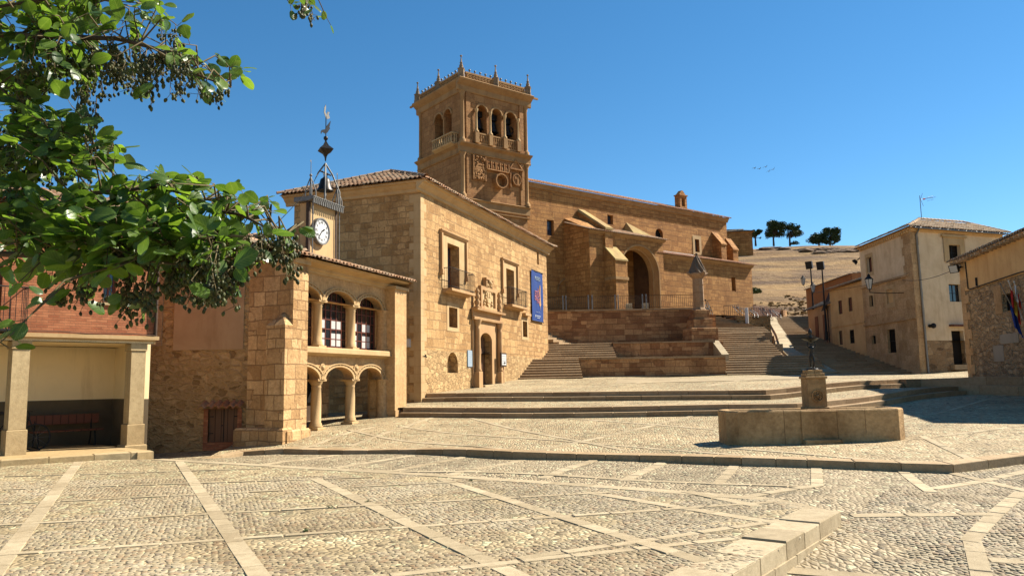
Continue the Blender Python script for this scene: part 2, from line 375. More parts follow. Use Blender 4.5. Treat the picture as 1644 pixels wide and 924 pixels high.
MAT = {}
def mats():
    m = MAT
    m['museum'] = ashlar('museum stone', (.43, .285, .135), (.68, .50, .275), (.44, .31, .17), .42, .27, .016, .12, 1.3, (.60, .50, .40), .45)
    m['museum_low'] = rubble('museum rubble', (.50, .345, .18), (.66, .485, .27), (.56, .405, .225), 5.2, 1.25, .03, 1.0, .35, dark=.9)
    m['church'] = ashlar('church stone', (.40, .215, .080), (.60, .355, .145), (.30, .165, .07), .66, .36, .020, .05, 1.2, (.55, .46, .40), .5)
    m['tower'] = ashlar('tower stone', (.37, .215, .10), (.50, .31, .155), (.27, .155, .075), .7, .4, .014, .02, .8, (.55, .47, .42), .5)
    m['carved'] = renderm('carved stone', (.46, .295, .145), (.35, .215, .105), .5)
    m['pale'] = renderm('pale cut stone', (.62, .46, .27), (.52, .37, .20), .35)
    m['portal'] = renderm('reddish cut stone', (.56, .38, .21), (.48, .30, .16), .35)
    m['block'] = ashlar('block stone', (.46, .31, .16), (.78, .60, .37), (.33, .22, .12), .44, .31, .015, .07, 1.1, (.6, .5, .4), .45)
    m['loggia'] = ashlar('loggia stone', (.58, .42, .24), (.68, .52, .32), (.55, .42, .27), .9, .4, .007, .04, .4, (.62, .52, .42), .35)
    m['retain'] = ashlar('retaining stone', (.31, .165, .09), (.66, .45, .26), (.28, .17, .10), .62, .27, .012, .03, .9, (.45, .4, .38), .6)
    m['rubble_wall'] = rubble('rubble wall', (.40, .255, .12), (.54, .375, .20), (.47, .315, .16), 5.5, 1.6, .10, .9, .35, dark=.75)
    m['rubble_house'] = rubble('rubble house', (.42, .30, .185), (.58, .44, .29), (.50, .37, .23), 5.0, 1.7, .07, 1.3, .35, dark=.75)
    m['ash_house'] = ashlar('house cut stone', (.50, .36, .21), (.66, .50, .32), (.48, .36, .22), .7, .42, .008, .05, .5, (.6, .52, .45), .5)
    m['cream'] = renderm('cream render', (.80, .64, .45), (.70, .54, .38))
    m['cream2'] = renderm('weathered cream render', (.86, .70, .50), (.70, .54, .37), .4)
    m['ochre'] = renderm('ochre render', (.78, .53, .27), (.66, .42, .20))
    m['buff'] = renderm('buff render', (.50, .35, .22), (.42, .28, .17), .4)
    m['portwall'] = renderm('portico cream wall', (1.1, .95, .66), (1.0, .86, .58), .1)
    m['dado'] = renderm('portico dark dado', (.16, .13, .09), (.11, .09, .065), .2)
    m['granite'] = slab('granite', (.62, .48, .27), (.72, .60, .38), .7, .3)
    m['step'] = slab('step stone', (.42, .30, .18), (.60, .46, .30))
    m['slab'] = slab('paving slab', (.50, .43, .30), (.68, .60, .44))
    m['kerb'] = slab('kerb stone', (.50, .37, .22), (.66, .53, .36))
    m['trough'] = ashlar('trough stone', (.48, .35, .20), (.56, .42, .25), (.20, .13, .07), 1.28, 3.1, .007, .01, .6, (.42, .34, .26), .75)
    m['rollo'] = slab('pillory stone', (.42, .28, .175), (.52, .36, .23))
    m['cobA'] = cobble('cobbles near', (.50, .39, .24), (.74, .60, .40), (.52, .41, .26), .075, 1.35, .5, bump=.6)
    m['cobB'] = cobble('cobbles street', (.46, .37, .25), (.68, .56, .40), (.40, .31, .20), .07, 1.9, .9, bump=.7)
    m['cobC'] = cobble('cobbles plaza', (.60, .46, .28), (.76, .61, .41), (.48, .36, .22), .07, 2.3, .35, bump=.7)
    m['earth'] = plain('earth', (.40, .30, .18), .95, 0, .3, 1.5, .5)
    m['tile'] = tiles('roof tiles', (.50, .25, .13), (.68, .45, .28), (.50, .38, .26))
    m['tile_red'] = tiles('red roof tiles', (.45, .18, .085), (.60, .30, .16), (.46, .28, .17))
    m['tile_old'] = tiles('old roof tiles', (.62, .38, .21), (.92, .68, .44), (.60, .45, .30))
    m['brick'] = brickm('red brick', (.44, .145, .065), (.62, .245, .115), (.36, .17, .09), .25, .065)
    m['brick_y'] = brickm('yellow brick', (.50, .32, .17), (.60, .42, .24), (.44, .33, .22), .24, .055)
    m['wood'] = woodm('old door wood', (.16, .075, .035), (.30, .16, .08))
    m['redwood'] = woodm('red painted wood', (.17, .055, .03), (.22, .075, .04))
    m['brownwood'] = woodm('brown door wood', (.21, .10, .05), (.27, .135, .07))
    m['frame'] = plain('brown window frame', (.20, .06, .035), .5, 0, .1, 8, .1)
    m['iron'] = plain('black iron', (.025, .024, .022), .55, .4, .2, 9, .1)
    m['rust'] = plain('rusty iron', (.10, .065, .045), .75, .4, .3, 9, .2)
    m['steel'] = plain('grey metal', (.26, .26, .26), .4, .7, .1, 9, .05)
    m['zinc'] = plain('weathered zinc', (.24, .235, .22), .6, .5, .2, 7, .1)
    m['bronze'] = plain('dark bronze', (.055, .05, .045), .42, .8, .3, 9, .2)
    m['glass'] = plain('window glass', (.02, .025, .03), .06, 0, .1, 3, 0, .8)
    m['glass_sky'] = plain('blue window glass', (.05, .075, .11), .08, 0, .1, 3, 0, .9)
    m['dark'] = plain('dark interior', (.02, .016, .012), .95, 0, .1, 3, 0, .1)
    m['curtain'] = plain('white curtain', (.62, .62, .60), .9, 0, .05, 5, .1)
    m['white'] = plain('white paint', (.78, .77, .74), .6, 0, .04, 5, .05)
    m['clockface'] = plain('clock enamel', (.82, .82, .80), .35, 0, .02, 5, 0)
    m['banner'] = plain('blue banner cloth', (.013, .055, .25), .7, 0, .12, 3, .1)
    m['banner_pink'] = plain('pink print', (.62, .22, .24), .7, 0, .05, 3, 0)
    m['banner_white'] = plain('white print', (.62, .68, .78), .7, 0, .05, 3, 0)
    m['banner_gold'] = plain('gold print', (.65, .38, .16), .7, 0, .1, 3, 0)
    m['bluegrey'] = plain('blue grey panel', (.40, .50, .58), .5, 0, .05, 3, 0)
    m['black'] = plain('black paint', (.015, .015, .015), .6, 0, .1, 5, 0)
    m['flag_blue'] = plain('blue flag', (.015, .05, .28), .8, 0, .1, 9, .2)
    m['flag_red'] = plain('red flag', (.55, .03, .02), .8, 0, .1, 9, .2)
    m['flag_yellow'] = plain('yellow flag', (.75, .50, .06), .8, 0, .1, 9, .2)
    m['flag_white'] = plain('white flag', (.75, .72, .70), .8, 0, .1, 9, .2)
    m['lamp_glass'] = plain('lantern glass', (.55, .55, .52), .15, 0, .05, 5, 0, .6)
    m['lichen'] = renderm('lichen stone', (.50, .40, .17), (.38, .27, .13), .6)
    m['buff_dark'] = renderm('dark porch render', (.17, .10, .06), (.10, .06, .04), .4)  # much darker brown than the plain buff, for the church porch interior
    m['buff_shade'] = renderm('shade-dark buff render', (.09, .055, .035), (.06, .04, .025), .4)  # shade behind the lower arches put into the wall colour
    m['church_house'] = rubble('house base stone', (.34, .22, .12), (.46, .33, .20), (.36, .25, .15), 3.2, 1.5, .04, .7, .3)
    m['tile_dark'] = tiles('dark roof tiles', (.22, .17, .13), (.36, .29, .23), (.26, .25, .2))
    m['terracotta'] = renderm('terracotta render', (.42, .20, .09), (.36, .17, .08))
    m['stone_grey'] = renderm('grey smooth stone', (.42, .38, .32), (.36, .32, .27), .3)
    m['zinc_stone'] = renderm('weathered grey stone', (.36, .28, .20), (.22, .175, .13), .6)
    m['rollo_dark'] = slab('weathered pillory cap', (.20, .15, .11), (.30, .22, .16))
    m['water'] = plain('water', (.03, .045, .04), .03, 0, .1, 3, 0, .9)
    m['fence'] = plain('rusty slat fence', (.17, .075, .04), .8, 0, .25, 7, .3, rv=.25)
def brickm(name, a, b, mort, bw, bh):
    t = NT(name); U = t.distort(t.uv(), 3, .006); P = t.pos()
    x = t.n('TexBrick', Scale=1.0, Mortar__Size=.0055, Mortar__Smooth=.2, Bias=0.0, Brick__Width=bw, Row__Height=bh)
    x.inputs['Color1'].default_value = (*a, 1); x.inputs['Color2'].default_value = (*b, 1); x.inputs['Mortar'].default_value = (*mort, 1)
    t.l(U, x.inputs['Vector'])
    c = t.mix(t.ramp(t.noise(P, 3, 6, .7).outputs['Fac'], .3, .7), t.mix(1., x.outputs['Color'], (.75, .72, .7), 'MULTIPLY'), t.mix(1., x.outputs['Color'], (1.2, 1.2, 1.15), 'MULTIPLY'))
    t.color(c)
    t.bump(t.math('ADD', t.math('MULTIPLY', x.outputs['Fac'], -1), t.math('MULTIPLY', t.noise(P, 40, 5).outputs['Fac'], .5)), 1.0, .012); return t.m
def woodm(name, a, b):
    t = NT(name); U = t.uv(); nn = t.noise(t.scale(U, (22, 1.2, 1)), 1., 6, .7)
    c = t.mix(nn.outputs['Fac'], a, b); w = t.n('TexWave', Scale=1.6, Distortion=.0, _bands_direction='X'); t.l(U, w.inputs['Vector'])
    g = t.ramp(w.outputs['Fac'], 0.0, .08); c = t.mix(g, mul(a, .4), c); t.color(c)
    t.bump(t.math('ADD', nn.outputs['Fac'], g), .5, .01); t.b.inputs['Roughness'].default_value = .7; return t.m
mats()
# ---------------------------------------------------------------- ground
def idw(samples):
    S = np.array(samples, dtype=float)
    A = np.c_[np.ones(len(S)), S[:, 0], S[:, 1]]
    co, *_ = np.linalg.lstsq(A, S[:, 2], rcond=None); res = S[:, 2]-A@co
    def f(x, y):
        d = (S[:, 0]-x)**2+(S[:, 1]-y)**2+1.5
        w = 1/d**1.5; return float(co[0]+co[1]*x+co[2]*y+(w*res).sum()/w.sum())
    return f
H0 = idw([(-8.3, 20.7, -.30), (-8.8, 23.8, -.22), (-7.7, 22.2, -.19), (-6.7, 22.3, -.12), (-6.4, 25.1, .2), (-4.6, 30, .41), (0, 18, .055), (4.6, 15.5, .087), (8, 13.8, .07), (6.9, 17.7, .15),
          (7.2, 25.4, .45), (10.7, 26.2, .5), (16, 29, .81), (17.9, 29, .85), (.5, 45, 1.15), (18.3, 48, 1.17), (24, 45, 1.05), (20.3, 34, .84),
          (17.2, 33, .80), (-3.9, 33, .53), (9.7, 28.8, .49), (14, 14.5, .12), (18, 18, .35), (3, 47, 1.15), (12, 47.5, 1.17), (-9, 27, .1)])
HB = idw([(-8.5, 24, -.30), (-6.7, 22.2, -.28), (0, 17.9, -.12), (4.6, 15.4, -.07), (8, 13.7, -.08), (3.7, 10.8, -.05), (4.2, 9.3, -.16),
          (3, 6, -.38), (10, 8, -.25), (0, 15, -.05), (-8, 19, -.12), (14, 14, -.05), (3, 0, -.6), (10, 0, -.6), (-12, 24, -.4)])
def poly_sheet(name, poly, hf, mat, step=1.0, kind='structure'):
    from mathutils.geometry import delaunay_2d_cdt
    B = []
    for i in range(len(poly)):
        a, b = Vector(poly[i]), Vector(poly[(i+1) % len(poly)]); n = max(1, round((b-a).length/step))
        B += [a.lerp(b, k/n) for k in range(n)]
    def inside(x, y):
        c = False
        for i in range(len(poly)):
            (x1, y1), (x2, y2) = poly[i], poly[i-1]
            if (y1 > y) != (y2 > y) and x < (x2-x1)*(y-y1)/(y2-y1)+x1: c = not c
        return c
    def far(x, y): return min((p.x-x)**2+(p.y-y)**2 for p in B) > (step*.3)**2
    xs = [p[0] for p in poly]; ys = [p[1] for p in poly]; G = []
    for x in np.arange(math.ceil(min(xs)/step)*step, max(xs), step):
        for y in np.arange(math.ceil(min(ys)/step)*step, max(ys), step):
            if inside(x, y) and far(x, y): G.append(Vector((x, y)))
    nb = len(B); vo, eo, fo, *_ = delaunay_2d_cdt(B+G, [(i, (i+1) % nb) for i in range(nb)], [], 0, 1e-5)
    fo = [f for f in fo if inside(*(sum((vo[i] for i in f), Vector((0, 0)))/len(f)))]
    bm = bmesh.new(); vs = [bm.verts.new((v.x, v.y, hf(v.x, v.y))) for v in vo]
    for f in fo: bm.faces.new([vs[i] for i in f])
    bmesh.ops.delete(bm, geom=[v for v in bm.verts if not v.link_faces], context='VERTS')
    bm.normal_update()
    for f in bm.faces:
        if f.normal.z < 0: f.normal_flip()
        f.smooth = True
    me = bpy.data.meshes.new(name); bm.to_mesh(me); bm.free(); me.materials.append(mat)
    o = bpy.data.objects.new(name, me); col.objects.link(o); tag(o, kind=kind); return o
def xy(p): return (p[0], p[1])
def resample(pts, L):
    out = [Vector(pts[0])]
    for a, b in zip(pts[:-1], pts[1:]):
        a, b = Vector(a), Vector(b); n = max(1, round((b-a).length/L))
        for i in range(1, n+1): out.append(a.lerp(b, i/n))
    return out
def offset(pts, d):
    """shift a polyline sideways (left of travel is +)"""
    pts = [Vector((p[0], p[1], 0)) for p in pts]; out = []
    for i, p in enumerate(pts):
        ns = []
        if i > 0: e = (pts[i]-pts[i-1]).normalized(); ns.append(Vector((-e.y, e.x, 0)))
        if i < len(pts)-1: e = (pts[i+1]-pts[i]).normalized(); ns.append(Vector((-e.y, e.x, 0)))
        n = sum(ns, Vector())/len(ns); n = n/max(n.length_squared, .3); out.append(p+n*d)
    return out
def band(mb, pts, hf, w, top, depth, L=1.1, gap=.012, side=1, jit=.004):
    """row of separate stones along a polyline; outer edge on pts, w deep to the left"""
    # slabs split per straight run so joints stay clean
    inn = offset(pts, w*side)
    for k in range(len(pts)-1):
        a, b, c, d = Vector((*xy(pts[k]), 0)), Vector((*xy(pts[k+1]), 0)), inn[k+1], inn[k]
        ln = (b-a).length; t = 0.0; cuts = [0]
        while t < ln-L*.6: t += L*random.uniform(.75, 1.25); cuts.append(min(t/ln, 1))
        cuts[-1] = 1.0 if len(cuts) > 1 else 1.0
        if len(cuts) == 1: cuts = [0, 1]
        for s0, s1 in zip(cuts[:-1], cuts[1:]):
            if s1-s0 < 1e-4: continue
            g = gap/ln/2; e0, e1 = s0+g, s1-g
            q = [a.lerp(b, e0), a.lerp(b, e1), d.lerp(c, e1), d.lerp(c, e0)]
            j = random.uniform(-jit, jit)
            zt = [hf(p.x, p.y)+top+j for p in q]; rr = random.random()
            bv = .012
            P0 = [Vector((p.x, p.y, z-depth)) for p, z in zip(q, zt)]
            P1 = [Vector((p.x, p.y, z-bv)) for p, z in zip(q, zt)]
            cen = sum(q, Vector())/4
            P2 = [Vector((p.x+(cen.x-p.x)/max((cen-p).length, .1)*bv, p.y+(cen.y-p.y)/max((cen-p).length, .1)*bv, z)) for p, z in zip(q, zt)]
            if side < 0: P0, P1, P2 = P0[::-1], P1[::-1], P2[::-1]
            mb.grid([P0, P1, P2], rr, False, True); mb.face(P2, rr)

# kerb polyline at the front of the upper plaza
LG0 = PY(467, 705, 23.8)
K = [Vector((-8.3, 20.7, 0)), Vector((-7.7, 22.15, 0)), PY(455, 713, 22.3), PY(640, 718.5, 20.2), PY(822, 724, 18), PY(1190, 734, 15.5), PY(1530, 742, 13.8), PY(1644, 722, 14.6), PY(1990, 660, 16.8)]
K = [Vector((p.x, p.y, 0)) for p in K]
# foot of the lower pair of steps, foot of the upper pair
S1 = [Vector((*xy(PY(640, 667, 29.6)), 0)), Vector((*xy(PY(1170, 665, 25.4)), 0)), Vector((*xy(PY(1290, 660, 25.0)), 0)), Vector((*xy(PY(1500, 635, 29.0)), 0)), Vector((*xy(PY(1576, 629, 31.0)), 0))]
S2 = [Vector((-4.2, 33.2, 0)), Vector((*xy(PY(1237, 641, 28.8)), 0)), Vector((*xy(PY(1463, 612, 33.0)), 0))]
# kerb that continues to the right past the steps
S3 = [S2[-1], Vector((*xy(PY(1584, 622, 30)), 0)), Vector((*xy(PY(1644, 628, 28.5)), 0)), Vector((24, 24, 0)), Vector((34, 16, 0))]
def HR(x, y):                                   # walkway by the right-hand houses
    return H0(x, y)+.68
plC = [xy(p) for p in K] + [(40, 10), (40, 30), (30, 50), (18, 48), (0, 46), (-8, 40), (-12, 30), (-11, 26), (-8.9, 24.8)]
tag(poly_sheet('plaza', plC, H0, MAT['cobC'], 1.0))
S2b = offset(S2, .70); S1b = offset(S1, .66)
plL = [xy(p) for p in S1b] + [(24, 33), (20, 36), (10, 33), (-4, 38), (-7, 36), (-5.2, 31)]
poly_sheet('landing', [xy(p) for p in S1b]+[xy(S3[1]+Vector((1.5, 1, 0))), xy(S2[2]+Vector((.8, 1.5, 0))), xy(S2b[1]+Vector((0, .6, 0))), (-4, 35), (-6.5, 36), (-5.6, 30)], lambda x, y: H0(x, y)+.335, MAT['cobC'], 1.0)
poly_sheet('terrace', [xy(p) for p in S2b]+[xy(p) for p in offset(S3, .25)]+[(40, 14), (42, 50), (32, 70), (24, 52), (20.5, 48.6), (-1, 48.6), (-6, 40), (-8, 34)], lambda x, y: H0(x, y)+.67, MAT['cobC'], 1.0)
mb = MB()
band(mb, S1, H0, .35, .17, .6, 1.5); band(mb, offset(S1, .33), H0, .36, .34, .6, 1.5)
band(mb, S2, H0, .36, .51, .7, 1.5); band(mb, offset(S2, .34), H0, .38, .68, .6, 1.5)
band(mb, S3, H0, .32, .685, .7, 1.2); band(mb, offset(S3, -.4), H0, .42, .36, .6, 1.2)
cq = S2[-1]; zq_ = H0(cq.x, cq.y)
mb.box(cq.x-.42, cq.x+.5, cq.y-.42, cq.y+.6, zq_-.2, zq_+.69, bev=.012)
tag(mb.build('plaza_steps', MAT['step']), kind='structure')
mb = MB(); band(mb, K, H0, .36, .012, .5, .75)
tag(mb.build('kerb', MAT['kerb']), kind='structure')

# street between the foreground platform and the kerb
A_edge = [PZ(250, 737, 0), PZ(640, 757, 0), PZ(960, 778, 0), PZ(1245, 799, 0), PZ(1350, 822, 0), PZ(1150, 924+12, 0)]
A_edge = [Vector((p.x, p.y, 0)) for p in A_edge]
d_ = (A_edge[-1]-A_edge[-2]).normalized(); A_edge[-1] = A_edge[-2]+d_*9.5
A_edge[0] = Vector((-8.3, A_edge[0].y+.1, 0)); A_edge.insert(0, Vector((-30, A_edge[0].y+.3, 0)))
poly_sheet('street', [(-30, A_edge[0].y-.2)]+[xy(p) for p in offset(A_edge, -.0)][1:]+[(8, -8), (40, -8), (40, 12)]+[xy(p) for p in offset(K[::-1], -.2)]+[(-9.2, 25), (-20, 25), (-30, 25)], HB, MAT['cobB'], 1.0)
poly_sheet('platform', [(-30, -9)]+[(-30, A_edge[0].y)]+[xy(p) for p in A_edge[1:]]+[(A_edge[-1].x-2, -9)], lambda x, y: 0.0, MAT['cobA'], 1.5)
mb = MB()
Z0 = lambda x, y: 0.0
band(mb, A_edge[1:6][::-1], Z0, .30, .008, .05, .9)                    # flat band along the street
band(mb, A_edge[5:][::-1], Z0, .46, .012, .7, .62, jit=.012, gap=.02)   # raised edging stones
band(mb, offset(A_edge[5:][::-1], -.02), lambda x, y: 0, .02, -.16, .5, .7)
tag(mb.build('platform_edging', MAT['slab']), kind='structure')
# bands of slabs crossing the cobbles
def strip(mb, a, b, w, hf, top=.011, L=.6):
    a, b = Vector((*xy(a), 0)), Vector((*xy(b), 0)); e = (b-a).normalized(); s = Vector((-e.y, e.x, 0))*w/2
    band(mb, [a-s, b-s], hf, w, top, .03, L, .016, 1, .003)
mb = MB()
def sz(a, b, w, z=0): strip(mb, PZ(*a, z), PZ(*b, z), w, Z0)
Wd = .19
for a, b in (((126, 741), (-30, 945)), ((288, 741), (440, 960)), ((505, 768), (905, 960)), ((705, 768), (1130, 902)), ((940, 790), (1262, 842)), ((1100, 789), (1215, 812))): sz(a, b, Wd)
for a, b in (((-40, 845), (1092, 740+22)),):
    pass
for a, b, w in (((-60, 846), (985, 790), .11), ((-60, 895), (1240, 806), .12), ((-60, 812), (810, 770), .10), ((-60, 788), (600, 766), .08), ((830, 898), (1290, 830), .13), ((150, 975), (1180, 862+2), .13), ((-60, 767), (420, 752), .07)):
    sz(a, b, w)
for a, b in (((540, 722+8), (420, 746)), ((660, 731), (500, 757)), ((745, 733), (600, 762)), ((850, 735), (700, 768)), ((955, 738), (870, 768)), ((1065, 741), (1000, 772)), ((1182, 743), (1150, 778)), ((1310, 746), (1312, 780)), ((1440, 748), (1495, 790)),
             ((1312, 780), (1185, 800)), ((1700, 745), (1495, 785)), ((420, 746), (1312, 782)), ((1365, 828), (1590, 826)), ((1640, 790), (1555, 870)), ((1560, 865), (1585, 960)), ((1260, 915), (1420, 928)), ((1500, 752), (1700, 800)), ((1585, 898), (1720, 905))):
    q = []
    for c in (a, b):
        p = PZ(*c, -.1)
        for _ in range(4): p = PZ(*c, HB(p.x, p.y))
        q.append(p)
    strip(mb, q[0], q[1], .19, HB)
for a, b in (((480, 704), (560, 714)), ((560, 690), (820, 722)), ((640, 685), (1190, 731)), ((700, 672), (1000, 722)), ((860, 672), (1150, 690)), ((1110, 670), (860, 724)), ((600, 685), (480, 714)), ((1644, 660), (1340, 700)), ((1640, 685), (1470, 705)), ((1480, 700), (1560, 738)), ((1130, 716), (1400, 738)), ((760, 668), (560, 716))):
    q = []
    for c in (a, b):
        p = PZ(*c, .2)
        for _ in range(6): p = PZ(*c, H0(p.x, p.y))
        q.append(p)
    strip(mb, q[0], q[1], .16, H0)
for a, b, w in (((860, 622), (1190, 606), .2), ((1130, 625), (1250, 603), .25), ((840, 612), (1160, 603), .3)):
    q = []
    for c in (a, b):
        p = PY(*c, 38)
        q.append(p)
    strip(mb, PY(*a, 33 if a[1] > 620 else 42), PY(*b, 44), w, lambda x, y: H0(x, y)+.67)
tag(mb.build('paving_bands', MAT['slab']), kind='structure')
# pale smooth paving on the terrace
poly_sheet('pale_paving', [(5, 38), (16, 36.5), (18, 43.5), (6, 44.5)], lambda x, y: H0(x, y)+.676, MAT['slab'], 2.0)

# near cobbles as real stones
def stones(name, rect, hf, size, keep, mat, seed=1, hgt=.007):
    rng = np.random.default_rng(seed); x0, x1, y0, y1 = rect
    nx, ny = int((x1-x0)/(size*.92)), int((y1-y0)/(size*1.2))
    gx, gy = np.meshgrid(np.arange(nx), np.arange(ny)); gx = gx.ravel().astype(float); gy = gy.ravel().astype(float)
    X = x0+(gx+.5*(gy % 2)+rng.uniform(-.22, .22, gx.size))*size*.92; Y = y0+(gy+rng.uniform(-.2, .2, gx.size))*size*1.2
    a = np.sin(X*.8)*.35+np.cos(Y*.6)*.3
    m = np.array([keep(x, y) for x, y in zip(X, Y)]) & (rng.random(X.size) > .015)
    X, Y, a = X[m], Y[m], a[m]; n = X.size
    rx = size*rng.uniform(.46, .60, n); ry = size*rng.uniform(.60, .82, n); h = hgt*rng.uniform(.5, 1.05, n)
    ang = a+rng.uniform(-.5, .5, n)
    K_ = 7; t = np.arange(K_)*2*np.pi/K_
    rings = [(1.0, -.012), (.92, .45), (.55, .93)]
    V = np.zeros((n, 3*K_+1, 3), np.float32)
    zb = np.array([hf(x, y) for x, y in zip(X, Y)])
    zb -= np.array([.011*max(0, min(1, (noise.noise(Vector((x*.9, y*.9, seed*5.)))+noise.noise(Vector((x*2.7, y*2.7, 9.)))*.5-.12)*5)) for x, y in zip(X, Y)])
    ca, sa = np.cos(ang), np.sin(ang); wob = 1+rng.uniform(-.16, .16, (n, K_)); tx, ty = rng.uniform(-.12, .12, n), rng.uniform(-.12, .12, n)
    for i, (r_, z) in enumerate(rings):
        lx = rx[:, None]*np.cos(t)[None]*r_*wob; ly = ry[:, None]*np.sin(t)[None]*r_*wob
        V[:, i*K_:(i+1)*K_, 0] = X[:, None]+lx*ca[:, None]-ly*sa[:, None]
        V[:, i*K_:(i+1)*K_, 1] = Y[:, None]+lx*sa[:, None]+ly*ca[:, None]
        V[:, i*K_:(i+1)*K_, 2] = zb[:, None]+(h[:, None]*z if z > 0 else z)+lx*tx[:, None]*r_+ly*ty[:, None]*r_
    V[:, -1, 0] = X; V[:, -1, 1] = Y; V[:, -1, 2] = zb+h
    F = []
    for i in range(2):
        for j in range(K_): k = (j+1) % K_; F.append((i*K_+j, i*K_+k, (i+1)*K_+k, (i+1)*K_+j))
    Q = np.array(F); T = np.array([(2*K_+j, 2*K_+(j+1) % K_, 3*K_) for j in range(K_)])
    base = (np.arange(n)*(3*K_+1))[:, None, None]
    QQ = (Q[None]+base).reshape(n, -1); TT = (T[None]+base).reshape(n, -1)
    L = np.concatenate([QQ, TT], 1).ravel().astype(np.int32)
    lens = np.tile(np.r_[np.full(len(F), 4), np.full(K_, 3)], n); st = np.r_[0, np.cumsum(lens)[:-1]].astype(np.int32)
    me = bpy.data.meshes.new(name); me.vertices.add(n*(3*K_+1)); me.vertices.foreach_set('co', V.ravel())
    me.loops.add(L.size); me.loops.foreach_set('vertex_index', L); me.polygons.add(st.size); me.polygons.foreach_set('loop_start', st)
    me.update(calc_edges=True); me.polygons.foreach_set('use_smooth', np.ones(st.size, bool))
    at = me.attributes.new('rnd', 'FLOAT', 'FACE'); at.data.foreach_set('value', np.repeat(rng.random(n), len(F)+K_).astype(np.float32))
    me.materials.append(mat); o = bpy.data.objects.new(name, me); col.objects.link(o); tag(o, kind='stuff'); return o
def stonem(name):
    t = NT(name); P = t.pos(); r_ = t.rnd()
    c = t.mix(r_, (.50, .41, .26), (.68, .57, .38))
    rr = t.math('FRACT', t.math('MULTIPLY', r_, 37.7))
    c = t.mix(t.ramp(rr, .86, .9), c, (.40, .32, .22)); c = t.mix(t.ramp(t.math('FRACT', t.math('MULTIPLY', r_, 91.3)), .84, .88), c, (.52, .38, .23))
    c = t.mix(t.ramp(t.noise(P, 45, 5, .7).outputs['Fac'], .35, .65), t.mix(1., c, (.75, .73, .7), 'MULTIPLY'), c)
    big = t.noise(P, .5, 6, .65, .4); c = t.mix(t.ramp(big.outputs['Fac'], .33, .60), t.mix(1., c, (.70, .68, .62), 'MULTIPLY'), c)
    st = t.ramp(t.noise(t.scale(P, (1, 1, 1), 0, (7, 3, 0)), .28, 6, .7, 1.0).outputs['Fac'], .46, .60)
    c = t.mix(t.math('MULTIPLY', st, .6), c, t.mix(1., c, (.74, .66, .54), 'MULTIPLY'))
    t.color(c, .60); t.b.inputs['Roughness'].default_value = .7; t.bump(t.noise(P, 120, 3).outputs['Fac'], .25, .004); return t.m
MAT['stones'] = stonem('cobble stone')
ea, eb = A_edge[4], A_edge[5]; ec = A_edge[-1]
def side(p, a, b): return (b.x-a.x)*(p[1]-a.y)-(b.y-a.y)*(p[0]-a.x)
def inA(x, y):
    if abs(x) > .72*y+.6: return False
    return side((x, y), eb, ec) < -.04*0-.35 and side((x, y), A_edge[3], A_edge[4]) < -.2 and side((x, y), A_edge[4], A_edge[5]) < -.1
def inB(x, y):
    if x > .72*y+.6: return False
    return side((x, y), eb, ec) > .12 and side((x, y), A_edge[4], A_edge[5]) > -9 and (x > eb.x-.4)
stones('cobblestones', (-9.5, 5, 5.4, 14.5), Z0, .068, inA, MAT['stones'], 1)
stones('cobblestones', (1.2, 10, 5.4, 14.0), HB, .070, inB, MAT['stones'], 2, .008)
# base ground far beyond
o = MB(); o.face([(-3000, -3000, -2.5), (3000, -3000, -2.5), (3000, 3000, -2.5), (-3000, 3000, -2.5)])
tag(o.build('ground', MAT['earth']), kind='structure')

# ---------------------------------------------------------------- walls and flights below the church
def flight(mb, fr, u0, u1, z0, z1, n0, rise=.165, tread=.34, slope=None):
    """steps climbing away from the camera; fr.n0 is the first riser, going -n"""
    k = max(1, round((z1-z0)/rise)); r_ = (z1-z0)/k
    for i in range(k):
        a, b = (u0, u1) if slope is None else (u0+slope[0]*i/k, u1+slope[1]*i/k)
        cuts = [a]
        while cuts[-1] < b-2.2: cuts.append(cuts[-1]+random.uniform(1.2, 2.0))
        cuts.append(b)
        for c0, c1 in zip(cuts[:-1], cuts[1:]):
            j = random.uniform(-.006, .006)
            zt = z0+(i+1)*r_+j
            rr = random.random()
            nn = n0-i*tread; nb = nn-tread-.06
            mb.sweep([(nb, zt-.06), (nn+.03, zt-.06), (nn+.03, zt-.045), (nn+.0, zt-.008), (nn-.04, zt), (nb, zt)], c0+.004, c1-.004, rr)
            mb.box(c0+.002, c1-.002, nb, nn, zt-r_-.05, zt-.06, rr*.5)  # riser tinted darker than its tread: shade put into the colour
    return k*tread
FX = Fr((0, 0), 90)                    # u = +X, N = -Y (towards the plaza)
def UX(px, py, Y): return PY(px, py, Y).x
zT = 1.80; zL1 = 3.02; zL2 = 4.12; zF = 6.68
Y1, Y2, Y3 = 47.3, 50.8, 55.0
# left flights beside the palace
mbs = MB(FX)
a0 = UX(833, 608, 44.6)
flight(mbs, FX, a0-.2, UX(932, 590, 46), zT-.05, zL1, -44.6, .155, .36)
flight(mbs, FX, UX(930, 600, Y1)-.2, UX(1167, 603, Y1), zT-.25, zT+.12, -46.9, .18, .36)
mbs.box(UX(862, 576, 47)-.5, UX(1165, 573, Y1), -Y2-.5, -Y1+.0-.45, zL1-.5, zL1)
mbs.box(UX(860, 576, 47)-1.2, UX(934, 573, Y1), -Y2-.5, -44.6-2.85, zL1-.6, zL1-.003)
flight(mbs, FX, UX(860, 570, 49), UX(986, 560, 50), zL1, zL2, -49.0, .157, .36)
mbs.box(UX(880, 550, 51)-1.5, UX(1150, 549, Y2), -Y3, -Y2-.45, zL2-.6, zL2)
